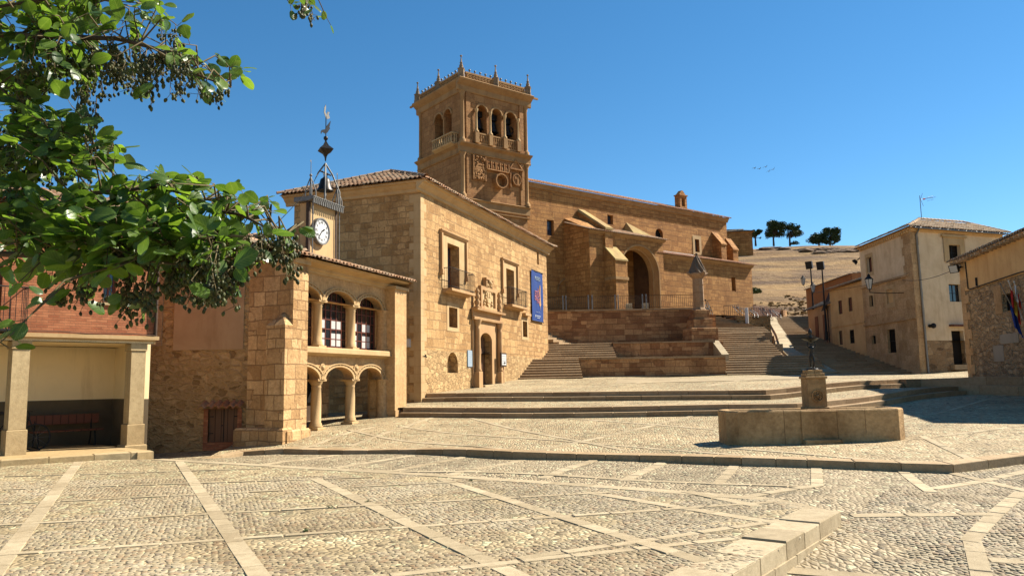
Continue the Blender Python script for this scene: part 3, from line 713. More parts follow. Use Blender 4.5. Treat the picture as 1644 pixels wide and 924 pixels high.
# flight seen in the sun, going up left behind the palace corner
fL = Fr((UX(909, 553, 53.2), 53.2), -62)
for i in range(9):
    zz = zL2+.19*(i+1); mbs.fr = fL; mbs.box(i*.42, i*.42+1.2+4*.42, -1.2, 1.25, zL2-.3, zz)
mbs.fr = FX
tag(mbs.build('stairs', MAT['step']), kind='structure')
# centre flights (right of the pillory)
mbs = MB(FX)
xa, xb = UX(1165, 600, 47.2), UX(1290, 602, 47.2)
flight(mbs, FX, xa, xb+1.6, 1.78, 3.03, -46.9, .156, .34)
mbs.box(xa-.4, UX(1300, 572, 50), -51.6, -49.5, 2.5, 3.03)
flight(mbs, FX, UX(1161, 570, 51), UX(1256, 570, 51), 3.03, 3.95, -50.9, .155, .34)
mbs.box(UX(1148, 552, 53)-.4, UX(1256, 552, 53), -54.6, -52.9, 3.4, 3.95)
flight(mbs, FX, UX(1146, 551, 54), UX(1238, 551, 54), 3.95, 4.92, -53.9, .15, .34)
mbs.box(UX(1140, 535, 56)-.4, UX(1238, 535, 56), -57.8, -55.8, 4.2, 4.92)
flight(mbs, FX, UX(1140, 535, 57), UX(1236, 530, 57), 4.92, 5.45, -57.0, .15, .36)
for i in range(9):
    zz = 5.45+.135*(i+1); yy = 58.3+i*.5
    mbs.box(UX(1140, 520, yy)-.3, UX(1215-i*7, 520, yy), -yy-1.2, -yy, zz-.5, zz)
tag(mbs.build('stairs', MAT['step']), kind='structure')
# long street stair between the ramp and the houses
def streetL(Y): return np.interp(Y, [45, 50, 56, 64, 71, 80], [21.6, 20.4, 21.0, 22.6, 24.4, 26.5]) if 0 else None
RPTS = [PY(1345, 603, 46.5), PY(1276, 563, 55), PY(1262, 535, 63), PY(1249, 517, 70.5), PY(1247, 510, 75)]
def rampX(Y, pts=RPTS): return float(np.interp(Y, [p.y for p in pts], [p.x for p in pts]))
def houseX(Y): return float(np.interp(Y, [43, 58, 62, 66, 80], [25.2, 25.0, 25.6, 27.5, 31.5]))
mbs = MB(FX)
N_ = 42
for i in range(N_):
    Y = 46.0+i*.70; z = 1.75+(i+1)*(7.55-1.75)/N_
    a, b = rampX(Y)-.05, houseX(Y)+.3
    sk = 0.0
    cuts = [a]
    while cuts[-1] < b-2.4: cuts.append(cuts[-1]+random.uniform(1.3, 2.2))
    cuts.append(b)
    for c0, c1 in zip(cuts[:-1], cuts[1:]):
        rr = random.random(); j = random.uniform(-.008, .008)
        sl = .02
        mbs.hexa([Vector((c0+.01, Y-.03, z-sl-.05+j)), Vector((c1-.01, Y-.03, z-sl-.05+j)), Vector((c1-.01, Y+.1, z-sl-.05+j)), Vector((c0+.01, Y+.1, z-sl-.05+j)), Vector((c0+.01, Y-.03, z-sl-.02+j)), Vector((c1-.01, Y-.03, z-sl-.02+j)), Vector((c1-.01, Y+.05, z-sl+.012+j)), Vector((c0+.01, Y+.05, z-sl+.012+j))], min(1, rr+.3))
        P = [Vector((c0+.004, Y, z-.25)), Vector((c1-.004, Y, z-.25)), Vector((c1-.004, Y+.78, z-.25)), Vector((c0+.004, Y+.78, z-.25)),
             Vector((c0+.004, Y, z-sl+j)), Vector((c1-.004, Y, z-sl+j)), Vector((c1-.004, Y+.74, z+j)), Vector((c0+.004, Y+.74, z+j))]
        mbs.hexa(P, rr)
tag(mbs.build('street_stairs', MAT['step']), kind='structure')
mbs = MB()
rp = [(p.x, p.y, p.z) for p in RPTS]
for a, b, wa, wb in ((0, 1, 2.0, .95), (1, 2, .95, .8), (2, 3, .8, .75), (3, 4, .75, .75)):
    A, B = RPTS[a], RPTS[b]
    for k in range(9):
        t0, t1 = k/9+.002, (k+1)/9-.002; p, q = A.lerp(B, t0), A.lerp(B, t1)
        w0, w1 = wa+(wb-wa)*t0, wa+(wb-wa)*t1; rr = random.random()
        hz = lambda p_: 1.75+(p_.y-46)/.70*(7.55-1.75)/N_+.10
        z0, z1 = hz(p), hz(q)
        mbs.hexa([Vector((p.x-w0, p.y, z0-3)), Vector((p.x, p.y, z0-3)), Vector((q.x, q.y, z1-3)), Vector((q.x-w1, q.y, z1-3)),
                  Vector((p.x-w0, p.y, z0)), Vector((p.x, p.y, z0)), Vector((q.x, q.y, z1)), Vector((q.x-w1, q.y, z1))], rr)
tag(mbs.build('stair_ramp', MAT['slab']), kind='structure')
mbs = MB()
for (p, z_, w) in ((0, 1.7, 2.2), (1, 3.3, 1.6), (2, 4.6, 1.6), (3, 6.0, 1.4)):
    A, B = RPTS[p], RPTS[p+1] if p < 4 else RPTS[p]
    zz_ = lambda q: 1.75+(q.y-46)/.70*(7.55-1.75)/N_+.04
    mbs.hexa([Vector((A.x-w-.8, A.y+.2, 0)), Vector((A.x-.1, A.y, 0)), Vector((B.x-.1, B.y, 0)), Vector((B.x-w-.8, B.y, 0)), Vector((A.x-w+.4, A.y+.2, zz_(A)-.1)), Vector((A.x-.1, A.y, zz_(A))), Vector((B.x-.1, B.y, zz_(B))), Vector((B.x-w+.6, B.y, zz_(B)-.1))])
tag(mbs.build('stair_bank', MAT['step']), kind='structure')
# forecourt and upper street surfaces
poly_sheet('forecourt', [(-12, Y3+.3), (UX(1135, 500, Y3), Y3+.3), (UX(1139, 510, 60), 60), (UX(1139, 508, 62.9), 62.9), (UX(1162, 508, 62.9), 62.9), (25, 75), (30, 92), (10, 90), (-12, 70)], lambda x, y: zF+max(0, (y-60))*.055, MAT['cobB'], 3)
poly_sheet('upper_street', [(23.5, 74.8), (34, 74.8), (40, 84), (40, 100), (24, 100), (22, 80)], lambda x, y: 7.5+(y-75)*.05, MAT['cobB'], 3)

def wallthing(name, u0, u1, n0, n1, z0, z1, mat, label, cope=.14, cat='stone wall', fr=FX):
    t = thing(name, fr.p((u0+u1)/2, n0, z0), label, cat)
    m = MB(fr); m.box(u0, u1, n1, n0, z0, z1-cope); m.build('masonry', MAT[mat], t)
    if cope:
        m = MB(fr); c = u0
        while c < u1-.2:
            d = min(c+random.uniform(.8, 1.3), u1); m.box(c+.004, d-.004, n1-.02, n0+.05, z1-cope, z1+random.uniform(-.006, .006)); c = d
        m.build('coping', MAT['step'], t)
    return t
wallthing('retaining_wall', UX(931, 600, Y1), UX(1166, 600, Y1), -Y1, -Y1-.5, zT-.4, zL1+.03, 'retain', 'lowest of three long stone terrace walls, standing directly on the plaza', .12)
wallthing('retaining_wall', UX(985, 570, Y2), UX(1149, 570, Y2), -Y2, -Y2-.5, zL1-.4, zL2+.03, 'retain', 'middle stone terrace wall, directly under the carved pillory column', .10)
w3 = wallthing('retaining_wall', -6, UX(1137, 520, Y3), -Y3, -Y3-.6, zL2-1.2, zF+.06, 'retain', 'tallest terrace wall of reddish blocks, carrying the iron railing before the church', .12)
# side slopes of stone between walls and flights
def slopewall(name, x0, Ya, Yb, za, zb, zbot, label, w=.45, mat='slab'):
    m = MB()
    m.hexa([Vector((x0, Ya, zbot)), Vector((x0+w, Ya, zbot)), Vector((x0+w, Yb, zbot)), Vector((x0, Yb, zbot)),
            Vector((x0, Ya, za)), Vector((x0+w, Ya, za)), Vector((x0+w, Yb, zb)), Vector((x0, Yb, zb))], .6)
    tag(m.build(name, MAT[mat]), label, 'stair wall')
slopewall('stair_cheek', UX(1149, 560, 50.2), 48.8, Y2+.3, zL1+.15, zL2+.05, zL1-.3, 'short sloping pale stone cheek between the middle terrace wall and the steps')
# bicycle-rack terrace
Y4 = 60.3
xr0, xr1 = UX(1183, 515, Y4), UX(1237, 515, Y4)
t = wallthing('planter_wall', xr0, xr1, -Y4, -Y4-.4, 5.0, 6.50, 'rubble_wall', 'low rough stone wall under the bicycle racks at the top of the steps', .06)
m = MB(); m.hexa([Vector((UX(1161, 510, 63.5), 63.5, 5)), Vector((xr0, Y4, 5)), Vector((xr1-.02, Y4+.05, 5)), Vector((xr1+2.2, 74, 5)),
                  Vector((UX(1161, 510, 63.5), 63.5, 6.5)), Vector((xr0, Y4+.1, 6.46)), Vector((xr1-.02, Y4+.1, 6.46)), Vector((xr1+2.2, 74, 7.3))])
tag(m.build('rack_terrace', MAT['retain']), kind='structure')

# iron railing on the tall wall
def railing(t, fr, u0, u1, n, z, h=.95, sp=.13, posts=()):
    m = MB(fr); m.box(u0, u1, n-.02, n+.02, z+h-.03, z+h); m.box(u0, u1, n-.015, n+.015, z+.10, z+.13); m.build('rail', MAT['rust'], t)
    m = MB(fr); c = u0+sp/2
    while c < u1: m.tube([fr.p(c, n, z+.1), fr.p(c, n, z+h)], .011, 4); c += sp
    m.build('bars', MAT['rust'], t)
    for q in posts:
        m = MB(fr); m.tube([fr.p(q, n+.04, z-.25), fr.p(q, n+.04, z+h+.08)], .045, 6); m.build('post', MAT['steel'], t)
t = thing('railing', FX.p(UX(1000, 497, Y3), -Y3, zF), 'long iron railing with grey posts on top of the tallest terrace wall', 'railing')
railing(t, FX, UX(880, 500, Y3), UX(1116, 494, Y3), -Y3-.1, zF+.06, .98, .14, [UX(x, 495, Y3) for x in (904, 909, 945, 951, 988, 993, 1032, 1038)])
for x in (1010, 1036):
    m = MB(FX); u_ = UX(x, 490, Y3+1.2); m.box(u_-.22, u_+.22, -Y3-1.5, -Y3-1.05, zF, zF+.55, bev=.02)
    tag(m.build('stone_bollard', MAT['slab']), 'square pale stone block at the %s side of the church porch entrance' % ('left' if x == 1010 else 'right'), 'stone block')
# ---------------------------------------------------------------- roofs
def roof(mb, fr, ul, ur, n0, z0, length, pitch, hl=0, hr=0, pu=.22, pv=.36, amp=.045, skip=None, seed=3):
    """tiled slope: eave along u at (n0,z0), climbing towards -n; hl/hr = plan inset of the hips per metre of plan run"""
    rg = random.Random(seed); cp, sp = math.cos(pitch), math.sin(pitch)
    nv = int(length/pv); k = 6; rows = nv*3
    uu = ul
    cols = int((ur-ul)/pu)+1
    def pt(u, d, lift):
        return fr.p(u, n0-d*cp, z0+d*sp+lift)
    for j in range(nv):
        d0, d1 = j*pv, min((j+1)*pv+.03, length)
        a0 = ul+hl*cp*(d0+d1)/2; b0 = ur-hr*cp*(d0+d1)/2
        for i in range(cols):
            u0 = ul+i*pu; uc = u0+pu/2
            if uc < a0 or uc > b0: continue
            rr = rg.random(); b = len(mb.v); jit = rg.uniform(-.012, .012); ju = rg.uniform(-.01, .01)
            # cover tile (convex) and channel (flat) as one 7-point section
            sec = [(-.5, -.6), (-.34, -.2), (-.2, .7), (0, 1.0), (.2, .7), (.34, -.2), (.5, -.6)]
            for d, tp, lf in ((d0, 1.0, .028), (d1, .86, 0)):
                for s_, h_ in sec: mb.v.append(tuple(pt(uc+ju+s_*pu*tp*(1 if abs(s_) < .5 else 1/tp), d, h_*amp+lf+jit)))
            for q in range(6): mb.f.append((b+q, b+q+1, b+q+8, b+q+7)); mb.r.append(rr); mb.sm.append(True)
            e = len(mb.v)
            for s_, h_ in sec: mb.v.append(tuple(pt(uc+ju+s_*pu, d0, h_*amp-.0)))
            for q in range(6): mb.f.append((e+q, e+q+1, b+q+1, b+q)); mb.r.append(rr*.4); mb.sm.append(False)
def ridge(mb, pts, r=.1, L=.4):
    P = resample(pts, L)
    for a, b in zip(P[:-1], P[1:]):
        d = (b-a).normalized(); s = d.cross(Vector((0, 0, 1))).normalized(); up = s.cross(d)
        rr = random.random(); rows = []
        for q, rad in ((a-d*.03, r*1.1), (b, r*.9)):
            rows.append([q+s*math.cos(math.pi*k/6)*rad+up*(math.sin(math.pi*k/6)*rad-.02) for k in range(7)])
        mb.grid(rows, rr, True)
def hiproof(parent, fr, u0, u1, n0, n1, z, over, pitch, mat, hips=(True, True), soffit='carved', name='roof', ridge_mat=None):
    """hipped/gabled roof over the rectangle; n0 front (larger), n1 back"""
    a, b, c, d = u0-over, u1+over, n0+over, n1-over
    half = (c-d)/2; L = half/math.cos(pitch); H = half*math.tan(pitch)
    mb = MB(fr); hl = 1 if hips[0] else 0; hr = 1 if hips[1] else 0
    roof(mb, fr, a, b, c, z, L, pitch, hl, hr)
    bk = fr.off(0, 0); bk.N = -fr.N
    roof(mb, bk, a, b, -d, z, L, pitch, hl, hr)
    mid = (c+d)/2
    if hips[0]:
        f2 = Fr((0, 0), 0); f2.O = fr.O; f2.U = -fr.N; f2.N = -fr.U
        roof(mb, f2, -c, -d, -a, z, L, pitch, 1, 1)
    if hips[1]:
        f2 = Fr((0, 0), 0); f2.O = fr.O; f2.U = fr.N; f2.N = fr.U
        roof(mb, f2, d, c, b, z, L, pitch, 1, 1)
    ra, rb = a+(half if hips[0] else 0), b-(half if hips[1] else 0)
    A, B = fr.p(ra, mid, z+H), fr.p(rb, mid, z+H)
    e = Vector((0, 0, .045))
    ridge(mb, [A+e, B+e])
    if hips[0]: ridge(mb, [fr.p(a, c, z)+e, A+e]); ridge(mb, [fr.p(a, d, z)+e, A+e])
    if hips[1]: ridge(mb, [fr.p(b, c, z)+e, B+e]); ridge(mb, [fr.p(b, d, z)+e, B+e])
    o = mb.build(name, MAT[mat], parent)
    m = MB(fr); e = Vector((0, 0, -.06)); q = [fr.p(a+.05, c-.05, z)+e, fr.p(b-.05, c-.05, z)+e, fr.p(b-.05, d+.05, z)+e, fr.p(a+.05, d+.05, z)+e]
    m.face(q); A2, B2 = A+e*1.4, B+e*1.4
    m.face([q[0], q[1], B2, A2]); m.face([q[2], q[3], A2, B2]); m.face([q[1], q[2], B2]); m.face([q[3], q[0], A2])
    m.build('roof_boards', MAT[soffit], o)
    return o
def window(parent, fr, u0, u1, z0, z1, n, nx=2, nz=4, fmat='frame', gmat='glass', fw=.05, name='window', curtain=False, arch=False):
    m = MB(fr)
    m.box(u0, u0+fw, n, n+.05, z0, z1); m.box(u1-fw, u1, n, n+.05, z0, z1)
    m.box(u0+fw, u1-fw, n, n+.05, z0, z0+fw); m.box(u0+fw, u1-fw, n, n+.05, z1-fw, z1)
    for i in range(1, nx): c = u0+(u1-u0)*i/nx; w = .03 if nx > 2 and i*2 != nx else .045; m.box(c-w/2, c+w/2, n+.002, n+.045, z0+fw, z1-fw)
    for i in range(1, nz): c = z0+(z1-z0)*i/nz; m.box(u0+fw, u1-fw, n+.004, n+.038, c-.014, c+.014)
    o = m.build(name, MAT[fmat], parent)
    m = MB(fr); m.box(u0+.01, u1-.01, n+.012, n+.022, z0+.01, z1-.01); m.build('pane', MAT[gmat], o)
    if curtain:
        for i in range(nx):
            a = u0+(u1-u0)*i/nx; b = u0+(u1-u0)*(i+1)/nx; m = MB(fr)
            m.box(a+.06, b-.06, n+.0235, n+.027, z0+.08, z0+(z1-z0)*.62); m.build('curtain', MAT['curtain'], o)
    return o
def balcony(parent, fr, u0, u1, z, n1=.5, h=.95, slab=.12, mat='iron', smat='portal'):
    m = MB(fr); m.sweep([(0, z-slab*1.6), (n1*.35, z-slab*1.6), (n1*.5, z-slab), (n1+.05, z-slab), (n1+.05, z-.02), (n1+.02, z), (0, z)], u0-.03, u1+.03)
    b = m.build('balcony', MAT[smat], parent)
    m = MB(fr)
    for zz in (z+.08, z+h):
        m.tube([fr.p(u0, 0, zz), fr.p(u0, n1, zz), fr.p(u1, n1, zz), fr.p(u1, 0, zz)], .014 if zz < z+.5 else .018, 4)
    k = max(3, int((u1-u0)/.12))
    for i in range(k+1): c = u0+(u1-u0)*i/k; m.tube([fr.p(c, n1, z+.0), fr.p(c, n1, z+h)], .009, 4)
    for i in range(1, 4):
        for c in (u0, u1): m.tube([fr.p(c, n1*i/4, z), fr.p(c, n1*i/4, z+h)], .009, 4)
    m.build('railing', MAT[mat], b)
    return b

# ================================================================ PALACE
MU = Fr(PY(676, 640, 33), 20)
ML = Fr(MU.O, -70, True)
mu_len, mu_dep = MU.u(879, 500), 6.6
zE = MU.z(676, 294)
P0 = thing('palace', MU.p(0, 0, .5), 'two-storey golden stone palace with carved doorway, two balconies and a hanging blue banner', 'building')
def hp(fr, x0, y0, x1, y1, kind='r', n=0, d=None):
    """opening from pixel corners: x0/x1 jambs, y0 crown height and y1 sill height, measured at the middle"""
    xm = (x0+x1)/2; z1, z0 = fr.z(xm, y0, n), fr.z(xm, y1, n)
    h = (fr.u(x0, y0, n), fr.u(x1, y0, n), z0, z1, kind)
    return h+(d,) if d else h
w1 = hp(MU, 717.6, 393, 736.5, 466, d=.55); w2 = hp(MU, 812, 432.5, 824.5, 490, d=.55)
sw = hp(MU, 720.5, 493.5, 734, 525.5, d=.6); ni = hp(MU, 718, 565, 735, 598, 'a', d=.4)
dr = hp(MU, 768.5, 533.5, 787.5, 619, 'a', d=.75); sl = hp(MU, 839, 515.5, 846, 540.5, d=.5); s2 = hp(MU, 861.8, 404, 864.8, 424, d=.4)
zdoor = H0(*xy(MU.p(dr[0], 0, 0)))+.68
dr = (dr[0], dr[1], zdoor-.05, dr[3], 'a', .75)
m = MB(MU); zlow = MU.z(676, 560)
m.wall(0, mu_len, zlow, zE-.05, [w1, w2, sw, sl, s2, (dr[0], dr[1], zlow, dr[3], 'f', .75)])
m.face([MU.p(mu_len, 0, 0), MU.p(mu_len, -mu_dep, 0), MU.p(mu_len, -mu_dep, zE-.05), MU.p(mu_len, 0, zE-.05)])
m.face([MU.p(0, -mu_dep, 0), MU.p(mu_len, -mu_dep, 0), MU.p(mu_len, -mu_dep, zE-.05), MU.p(0, -mu_dep, zE-.05)])
m.face([MU.p(0, 0, 0), MU.p(0, -mu_dep, 0), MU.p(0, -mu_dep, zE-.05), MU.p(0, 0, zE-.05)])
m.build('upper_wall', MAT['museum'], P0)
m = MB(MU); m.wall(0, mu_len, 0, zlow, [ni, (dr[0], dr[1], zdoor-.05, zlow, 'r', .75)]); m.build('lower_wall', MAT['museum_low'], P0)
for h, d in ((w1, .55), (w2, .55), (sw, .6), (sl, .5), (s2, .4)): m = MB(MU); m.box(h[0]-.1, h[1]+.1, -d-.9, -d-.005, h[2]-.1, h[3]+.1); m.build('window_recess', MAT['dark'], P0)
m = MB(MU); m.box(ni[0]-.1, ni[1]+.1, -.6, -.39, ni[2]-.1, ni[3]+.1); m.build('niche_back', MAT['museum'], P0)
# cornice under the eaves
m = MB(MU)
m.sweep([(0, zE-.42), (.08, zE-.40), (.10, zE-.28), (.22, zE-.18), (.30, zE-.08), (.42, zE-.04), (.42, zE+.03), (0, zE+.03)], -.42, mu_len+.42)
m.fr = ML
m.sweep([(0, zE-.42), (.08, zE-.40), (.10, zE-.28), (.22, zE-.18), (.30, zE-.08), (.42, zE-.04), (.42, zE+.03), (0, zE+.03)], 0, mu_dep+.42)
m.build('cornice', MAT['pale'], P0)
hiproof(P0, MU, 0, mu_len, 0, -mu_dep, zE+.09, .55, R(23), 'tile')
# windows, label mouldings, balconies
for h, (ax0, ay0, ax1, ay1, bl, br), bal in ((w1, (705.7, 366, 747.4, 383, 432, 442), (710.5, 748, 466)), (w2, (804, 412, 829.5, 423.5, 462, 471), (809.7, 834.8, 491))):
    window(P0, MU, h[0], h[1], h[2], h[3], -.5, 2, 5, 'frame', 'glass_sky')
    ua, ub = MU.u(ax0, ay0), MU.u(ax1, ay1); za = MU.z(ax0+2, ay0+2); zb0, zb1 = MU.z(ax0, bl), MU.z(ax1, br)
    m = MB(MU); t_ = .17
    m.sweep([(0, za-t_), (.07, za-t_), (.16, za-.05), (.16, za), (0, za)], ua-.05, ub+.05)
    for c in (ua, ub-t_*.8): m.box(c, c+t_*.8, 0, .13, min(zb0, zb1), za-t_); m.box(c-.05, c+t_*.8+.05, 0, .18, min(zb0, zb1)-.22, min(zb0, zb1))
    m.build('window_moulding', MAT['portal'], P0)
    m = MB(MU); m.wall(ua+t_, ub-t_, h[2]-.0, za-t_, [(h[0], h[1], h[2]+.001, h[3], 'r', .03)], n=.025); m.build('window_surround', MAT['pale'], P0)
    balcony(P0, MU, MU.u(bal[0], bal[2]), MU.u(bal[1], bal[2]), h[2]-.02, .45)
window(P0, MU, sw[0], sw[1], sw[2], sw[3], -.45, 1, 2, 'frame', 'glass')
for h in (sw, sl): m = MB(MU); m.wall(h[0]-.22, h[1]+.22, h[2]-.18, h[3]+.2, [(h[0], h[1], h[2], h[3], 'r', .05)], n=.012); m.build('window_surround', MAT['pale'], P0)
m = MB(MU); u_ = MU.u(838.5, 504); m.box(u_, MU.u(847.5, 505), 0, .22, MU.z(843, 507), MU.z(843, 503)); m.build('ledge_stone', MAT['portal'], P0)
# carved doorway
pa, pb, pc, pd = MU.u(757.5, 610), MU.u(766, 610), MU.u(794, 610), MU.u(801.5, 610)
ze0, ze1 = MU.z(779, 516), MU.z(779, 499)
D0 = MB(MU)
D0.wall(pa, pd, zdoor-.1, ze0, [(dr[0], dr[1], zdoor, dr[3]-.02, 'f', .1)], n=.08)
D0.box(pa, pa+.02, .0, .08, zdoor, ze0); D0.box(pd-.02, pd, 0, .079, zdoor, ze0)
D = D0.build('doorway', MAT['portal'], P0)
m = MB(MU)
m.sweep([(.08, ze0-.02), (.22, ze0), (.24, ze0+.12), (.14, ze0+.16), (.14, ze0+.45), (.26, ze0+.5), (.40, ze1-.1), (.42, ze1), (.06, ze1+.04)], pa-.1, pd+.1)
m.build('entablature', MAT['portal'], D)
for a, b in ((pa, pb), (pc, pd)):
    m = MB(MU); c = (a+b)/2; w = .17
    m.box(c-w-.06, c+w+.06, .08, .36, zdoor-.2, zdoor+.75, bev=.02)
    m.lathe(c, .2, [(w*.95, zdoor+.75), (w*1.1, zdoor+.8), (w*.85, zdoor+.9), (w*.9, zdoor+1.6), (w*.8, ze0-.5), (w*.82, ze0-.42), (w*.7, ze0-.4), (w*.85, ze0-.25), (w*1.25, ze0-.06), (w*1.25, ze0)], 12)
    m.build('column', MAT['portal'], D)
    m = MB(MU); z0_ = ze1+.03; z1_ = MU.z(762 if a == pa else 797, 463 if a == pa else 470)
    hh = z1_-z0_
    m.lathe(c, .2, [(.15, z0_), (.17, z0_+hh*.06), (.09, z0_+hh*.1), (.13, z0_+hh*.2), (.16, z0_+hh*.33), (.08, z0_+hh*.42), (.12, z0_+hh*.48), (.14, z0_+hh*.62), (.07, z0_+hh*.72), (.11, z0_+hh*.78), (.12, z0_+hh*.88), (.05, z0_+hh*.95), (.07, z0_+hh)], 10)
    m.build('candelabrum', MAT['portal'], D)
qa, qb = MU.u(768, 480), MU.u(793.5, 480); zt = MU.z(780, 461.5); zc = MU.z(780, 447)
m = MB(MU)
m.wall(qa, qb, ze1+.03, zt, [(qa+.22, qb-.22, ze1+.2, zt-.2, 'r', .12)], n=.16)
m.box(qa, qa+.02, 0, .16, ze1+.03, zt); m.box(qb-.02, qb, 0, .159, ze1+.03, zt); m.box(qa, qb, 0, .158, zt-.02, zt)
um = (qa+qb)/2
m.box(um-.5, um+.5, 0, .14, zt, zc, bev=.02)
for c in (-.45, .36): m.box(um+c, um+c+.1, .14, .2, zt, zc)
m.box(um-.55, um+.55, 0, .24, zc-.1, zc)
m.build('armorial_panel', MAT['portal'], D)
m = MB(MU)
m.box(qa+.2, qb-.2, .0, .05, ze1+.2, zt-.2)
zc2 = (ze1+zt)/2+.05
m.lathe; rg = random.Random(4)
shield = [(um-.3, zc2+.38), (um+.3, zc2+.38), (um+.3, zc2-.05), (um+.2, zc2-.32), (um, zc2-.45), (um-.2, zc2-.32), (um-.3, zc2-.05)]
m.prism(shield, .05, .14)
m.box(um-.22, um-.04, .14, .17, zc2+.05, zc2+.3); m.box(um+.04, um+.22, .14, .17, zc2+.05, zc2+.3); m.box(um-.2, um+.2, .14, .165, zc2-.25, zc2-.04)
for sx in (-1, 1):
    for i in range(7):
        m.ball(MU.p(um+sx*(.42+.12*math.sin(i*1.3)), .08, zc2-.5+i*.17), .085, 8)
for i in range(9): m.ball(MU.p(um-.45+i*.11, .1, zc2+.55+.04*math.sin(i)), .06, 6)
m.ball(MU.p(um, .17, (zt+zc)/2), .16, 10); m.ball(MU.p(um-.2, .14, (zt+zc)/2-.15), .1, 8); m.ball(MU.p(um+.2, .14, (zt+zc)/2-.15), .1, 8)
m.build('coat_of_arms', MAT['pale'], D)
m = MB(MU); m.box(dr[0]-.1, dr[1]+.1, -.48, -.34, zdoor-.1, dr[3]+.05); dw = m.build('door', MAT['wood'], P0)
m = MB(MU)
for i in range(6):
    for c in np.linspace(dr[0]+.12, dr[1]-.12, 5): m.ball(MU.p(c, -.335, zdoor+.35+i*.42), .028, 6)
m.build('door_studs', MAT['iron'], dw)
m = MB(MU); m.box(dr[0]-.3, dr[1]+.3, -.7, .45, zdoor-.3, zdoor+.06, bev=.01); m.build('threshold', MAT['granite'], P0)
m = MB(MU); m.box((dr[0]+dr[1])/2-.02, (dr[0]+dr[1])/2+.02, -.345, -.33, zdoor, dr[3]); m.build('door_joint', MAT['dark'], dw)
# quoin at the near corner
m = MB(MU); z = .3; i = 0
while z < zE-.6:
    h = random.uniform(.3, .42); w = .55 if i % 2 else .34; v = .34 if i % 2 else .55; rr = random.random()
    m.box(-.004, w, -.02, .006, z+.004, z+h-.004, rr); m.box(-.006, .02, -v, .003, z+.004, z+h-.004, rr); z += h; i += 1
m.build('corner_stones', MAT['pale'], P0)

# banner, plaque, notice board
ba, bb = MU.u(851.7, 470), MU.u(869.8, 470); bz1, bz0 = MU.z(860, 436), MU.z(860, 515.5)
B = thing('banner', MU.p((ba+bb)/2, .1, bz0), 'tall blue exhibition banner with pink lettering hanging near the far corner of the palace', 'banner')
m = MB(MU); n_ = 12
rows = [[MU.p(ba+(bb-ba)*i/n_, .08+.012*math.sin(i*.9+j*.5), bz0+(bz1-bz0)*j/14) for i in range(n_+1)] for j in range(15)]
m.grid(rows); m.build('cloth', MAT['banner'], B)
m = MB(MU); m.tube([MU.p(ba-.04, .08, bz1), MU.p(bb+.04, .08, bz1)], .03); m.build('rod', MAT['black'], B); m = MB(MU); m.tube([MU.p(ba-.04, .08, bz0), MU.p(bb+.04, .08, bz0)], .03); m.build('rod', MAT['black'], B)
def text(s, fr, u, n, z, size, mat, parent, name, align='CENTER', depth=.006, sx=1.0):
    cu_ = bpy.data.curves.new(name, 'FONT'); cu_.body = s; cu_.size = size; cu_.extrude = depth; cu_.align_x = align; cu_.align_y = 'CENTER'; cu_.resolution_u = 2
    tmp = bpy.data.objects.new(name, cu_); col.objects.link(tmp)
    bpy.context.view_layer.update()
    dg = bpy.context.evaluated_depsgraph_get(); me = bpy.data.meshes.new_from_object(tmp.evaluated_get(dg)); bpy.data.objects.remove(tmp)
    U, N = fr.U, fr.N; up = Vector((0, 0, 1))
    X = U if U.cross(up).dot(N) > 0 else -U
    for v in me.vertices: v.co = fr.p(u, n, z)+X*(v.co.x*sx)+up*v.co.y+N*v.co.z
    me.materials.clear(); me.materials.append(MAT[mat]); o = bpy.data.objects.new(name, me); col.objects.link(o)
    o.parent = parent; o.matrix_parent_inverse = parent.matrix_basis.inverted(); return o
bw_, bh_ = bb-ba, bz1-bz0; bm_ = (ba+bb)/2
text('MUSEO', MU, bm_, .105, bz1-bh_*.145, .34, 'bluegrey', B, 'lettering')
text('La', MU, bm_+.1, .105, bz1-bh_*.36, .30, 'banner_pink', B, 'lettering')
text('ESTELA', MU, bm_-.08, .105, bz1-bh_*.46, .52, 'banner_pink', B, 'lettering', sx=.62)
text('DE', MU, bm_-.42, .105, bz1-bh_*.55, .34, 'banner_pink', B, 'lettering')
text('PAZ', MU, bm_+.1, .105, bz1-bh_*.59, .50, 'banner_pink', B, 'lettering', sx=.72)
m = MB(MU); m.box(bm_-.45, bm_+.4, .1, .104, bz1-bh_*.815, bz1-bh_*.812)
for i in range(6): m.box(bm_-.28+i*.13, bm_-.19+i*.13, .1, .104, bz1-bh_*.90, bz1-bh_*.882)
for i in range(4): m.box(bm_-.2+i*.13, bm_-.1+i*.13, .1, .104, bz1-bh_*.935, bz1-bh_*.92)
m.prism([(bm_-.55, bz1-bh_*.875), (bm_-.42, bz1-bh_*.875), (bm_-.42, bz1-bh_*.91), (bm_-.49, bz1-bh_*.93), (bm_-.55, bz1-bh_*.91)], .1, .104)
m.build('small_print', MAT['banner_white'], B)
m = MB(MU)
m.prism([(bm_+.42, bz1-bh_*.27), (bm_+.5, bz1-bh_*.25), (bm_+.56, bz1-bh_*.33), (bm_+.52, bz1-bh_*.42), (bm_+.56, bz1-bh_*.55), (bm_+.62, bz1-bh_*.66), (bm_+.5, bz1-bh_*.68), (bm_+.53, bz1-bh_*.78), (bm_+.46, bz1-bh_*.70), (bm_+.3, bz1-bh_*.66), (bm_+.42, bz1-bh_*.52), (bm_+.36, bz1-bh_*.42)], .1, .104)
m.build('printed_figure', MAT['banner_gold'], B)
m = MB(MU); a, b = MU.u(749.7, 575), MU.u(757, 575); z1_, z0_ = MU.z(753, 562), MU.z(753, 588.5)
m.box(a, b, .012, .05, z0_, z1_, bev=.008)
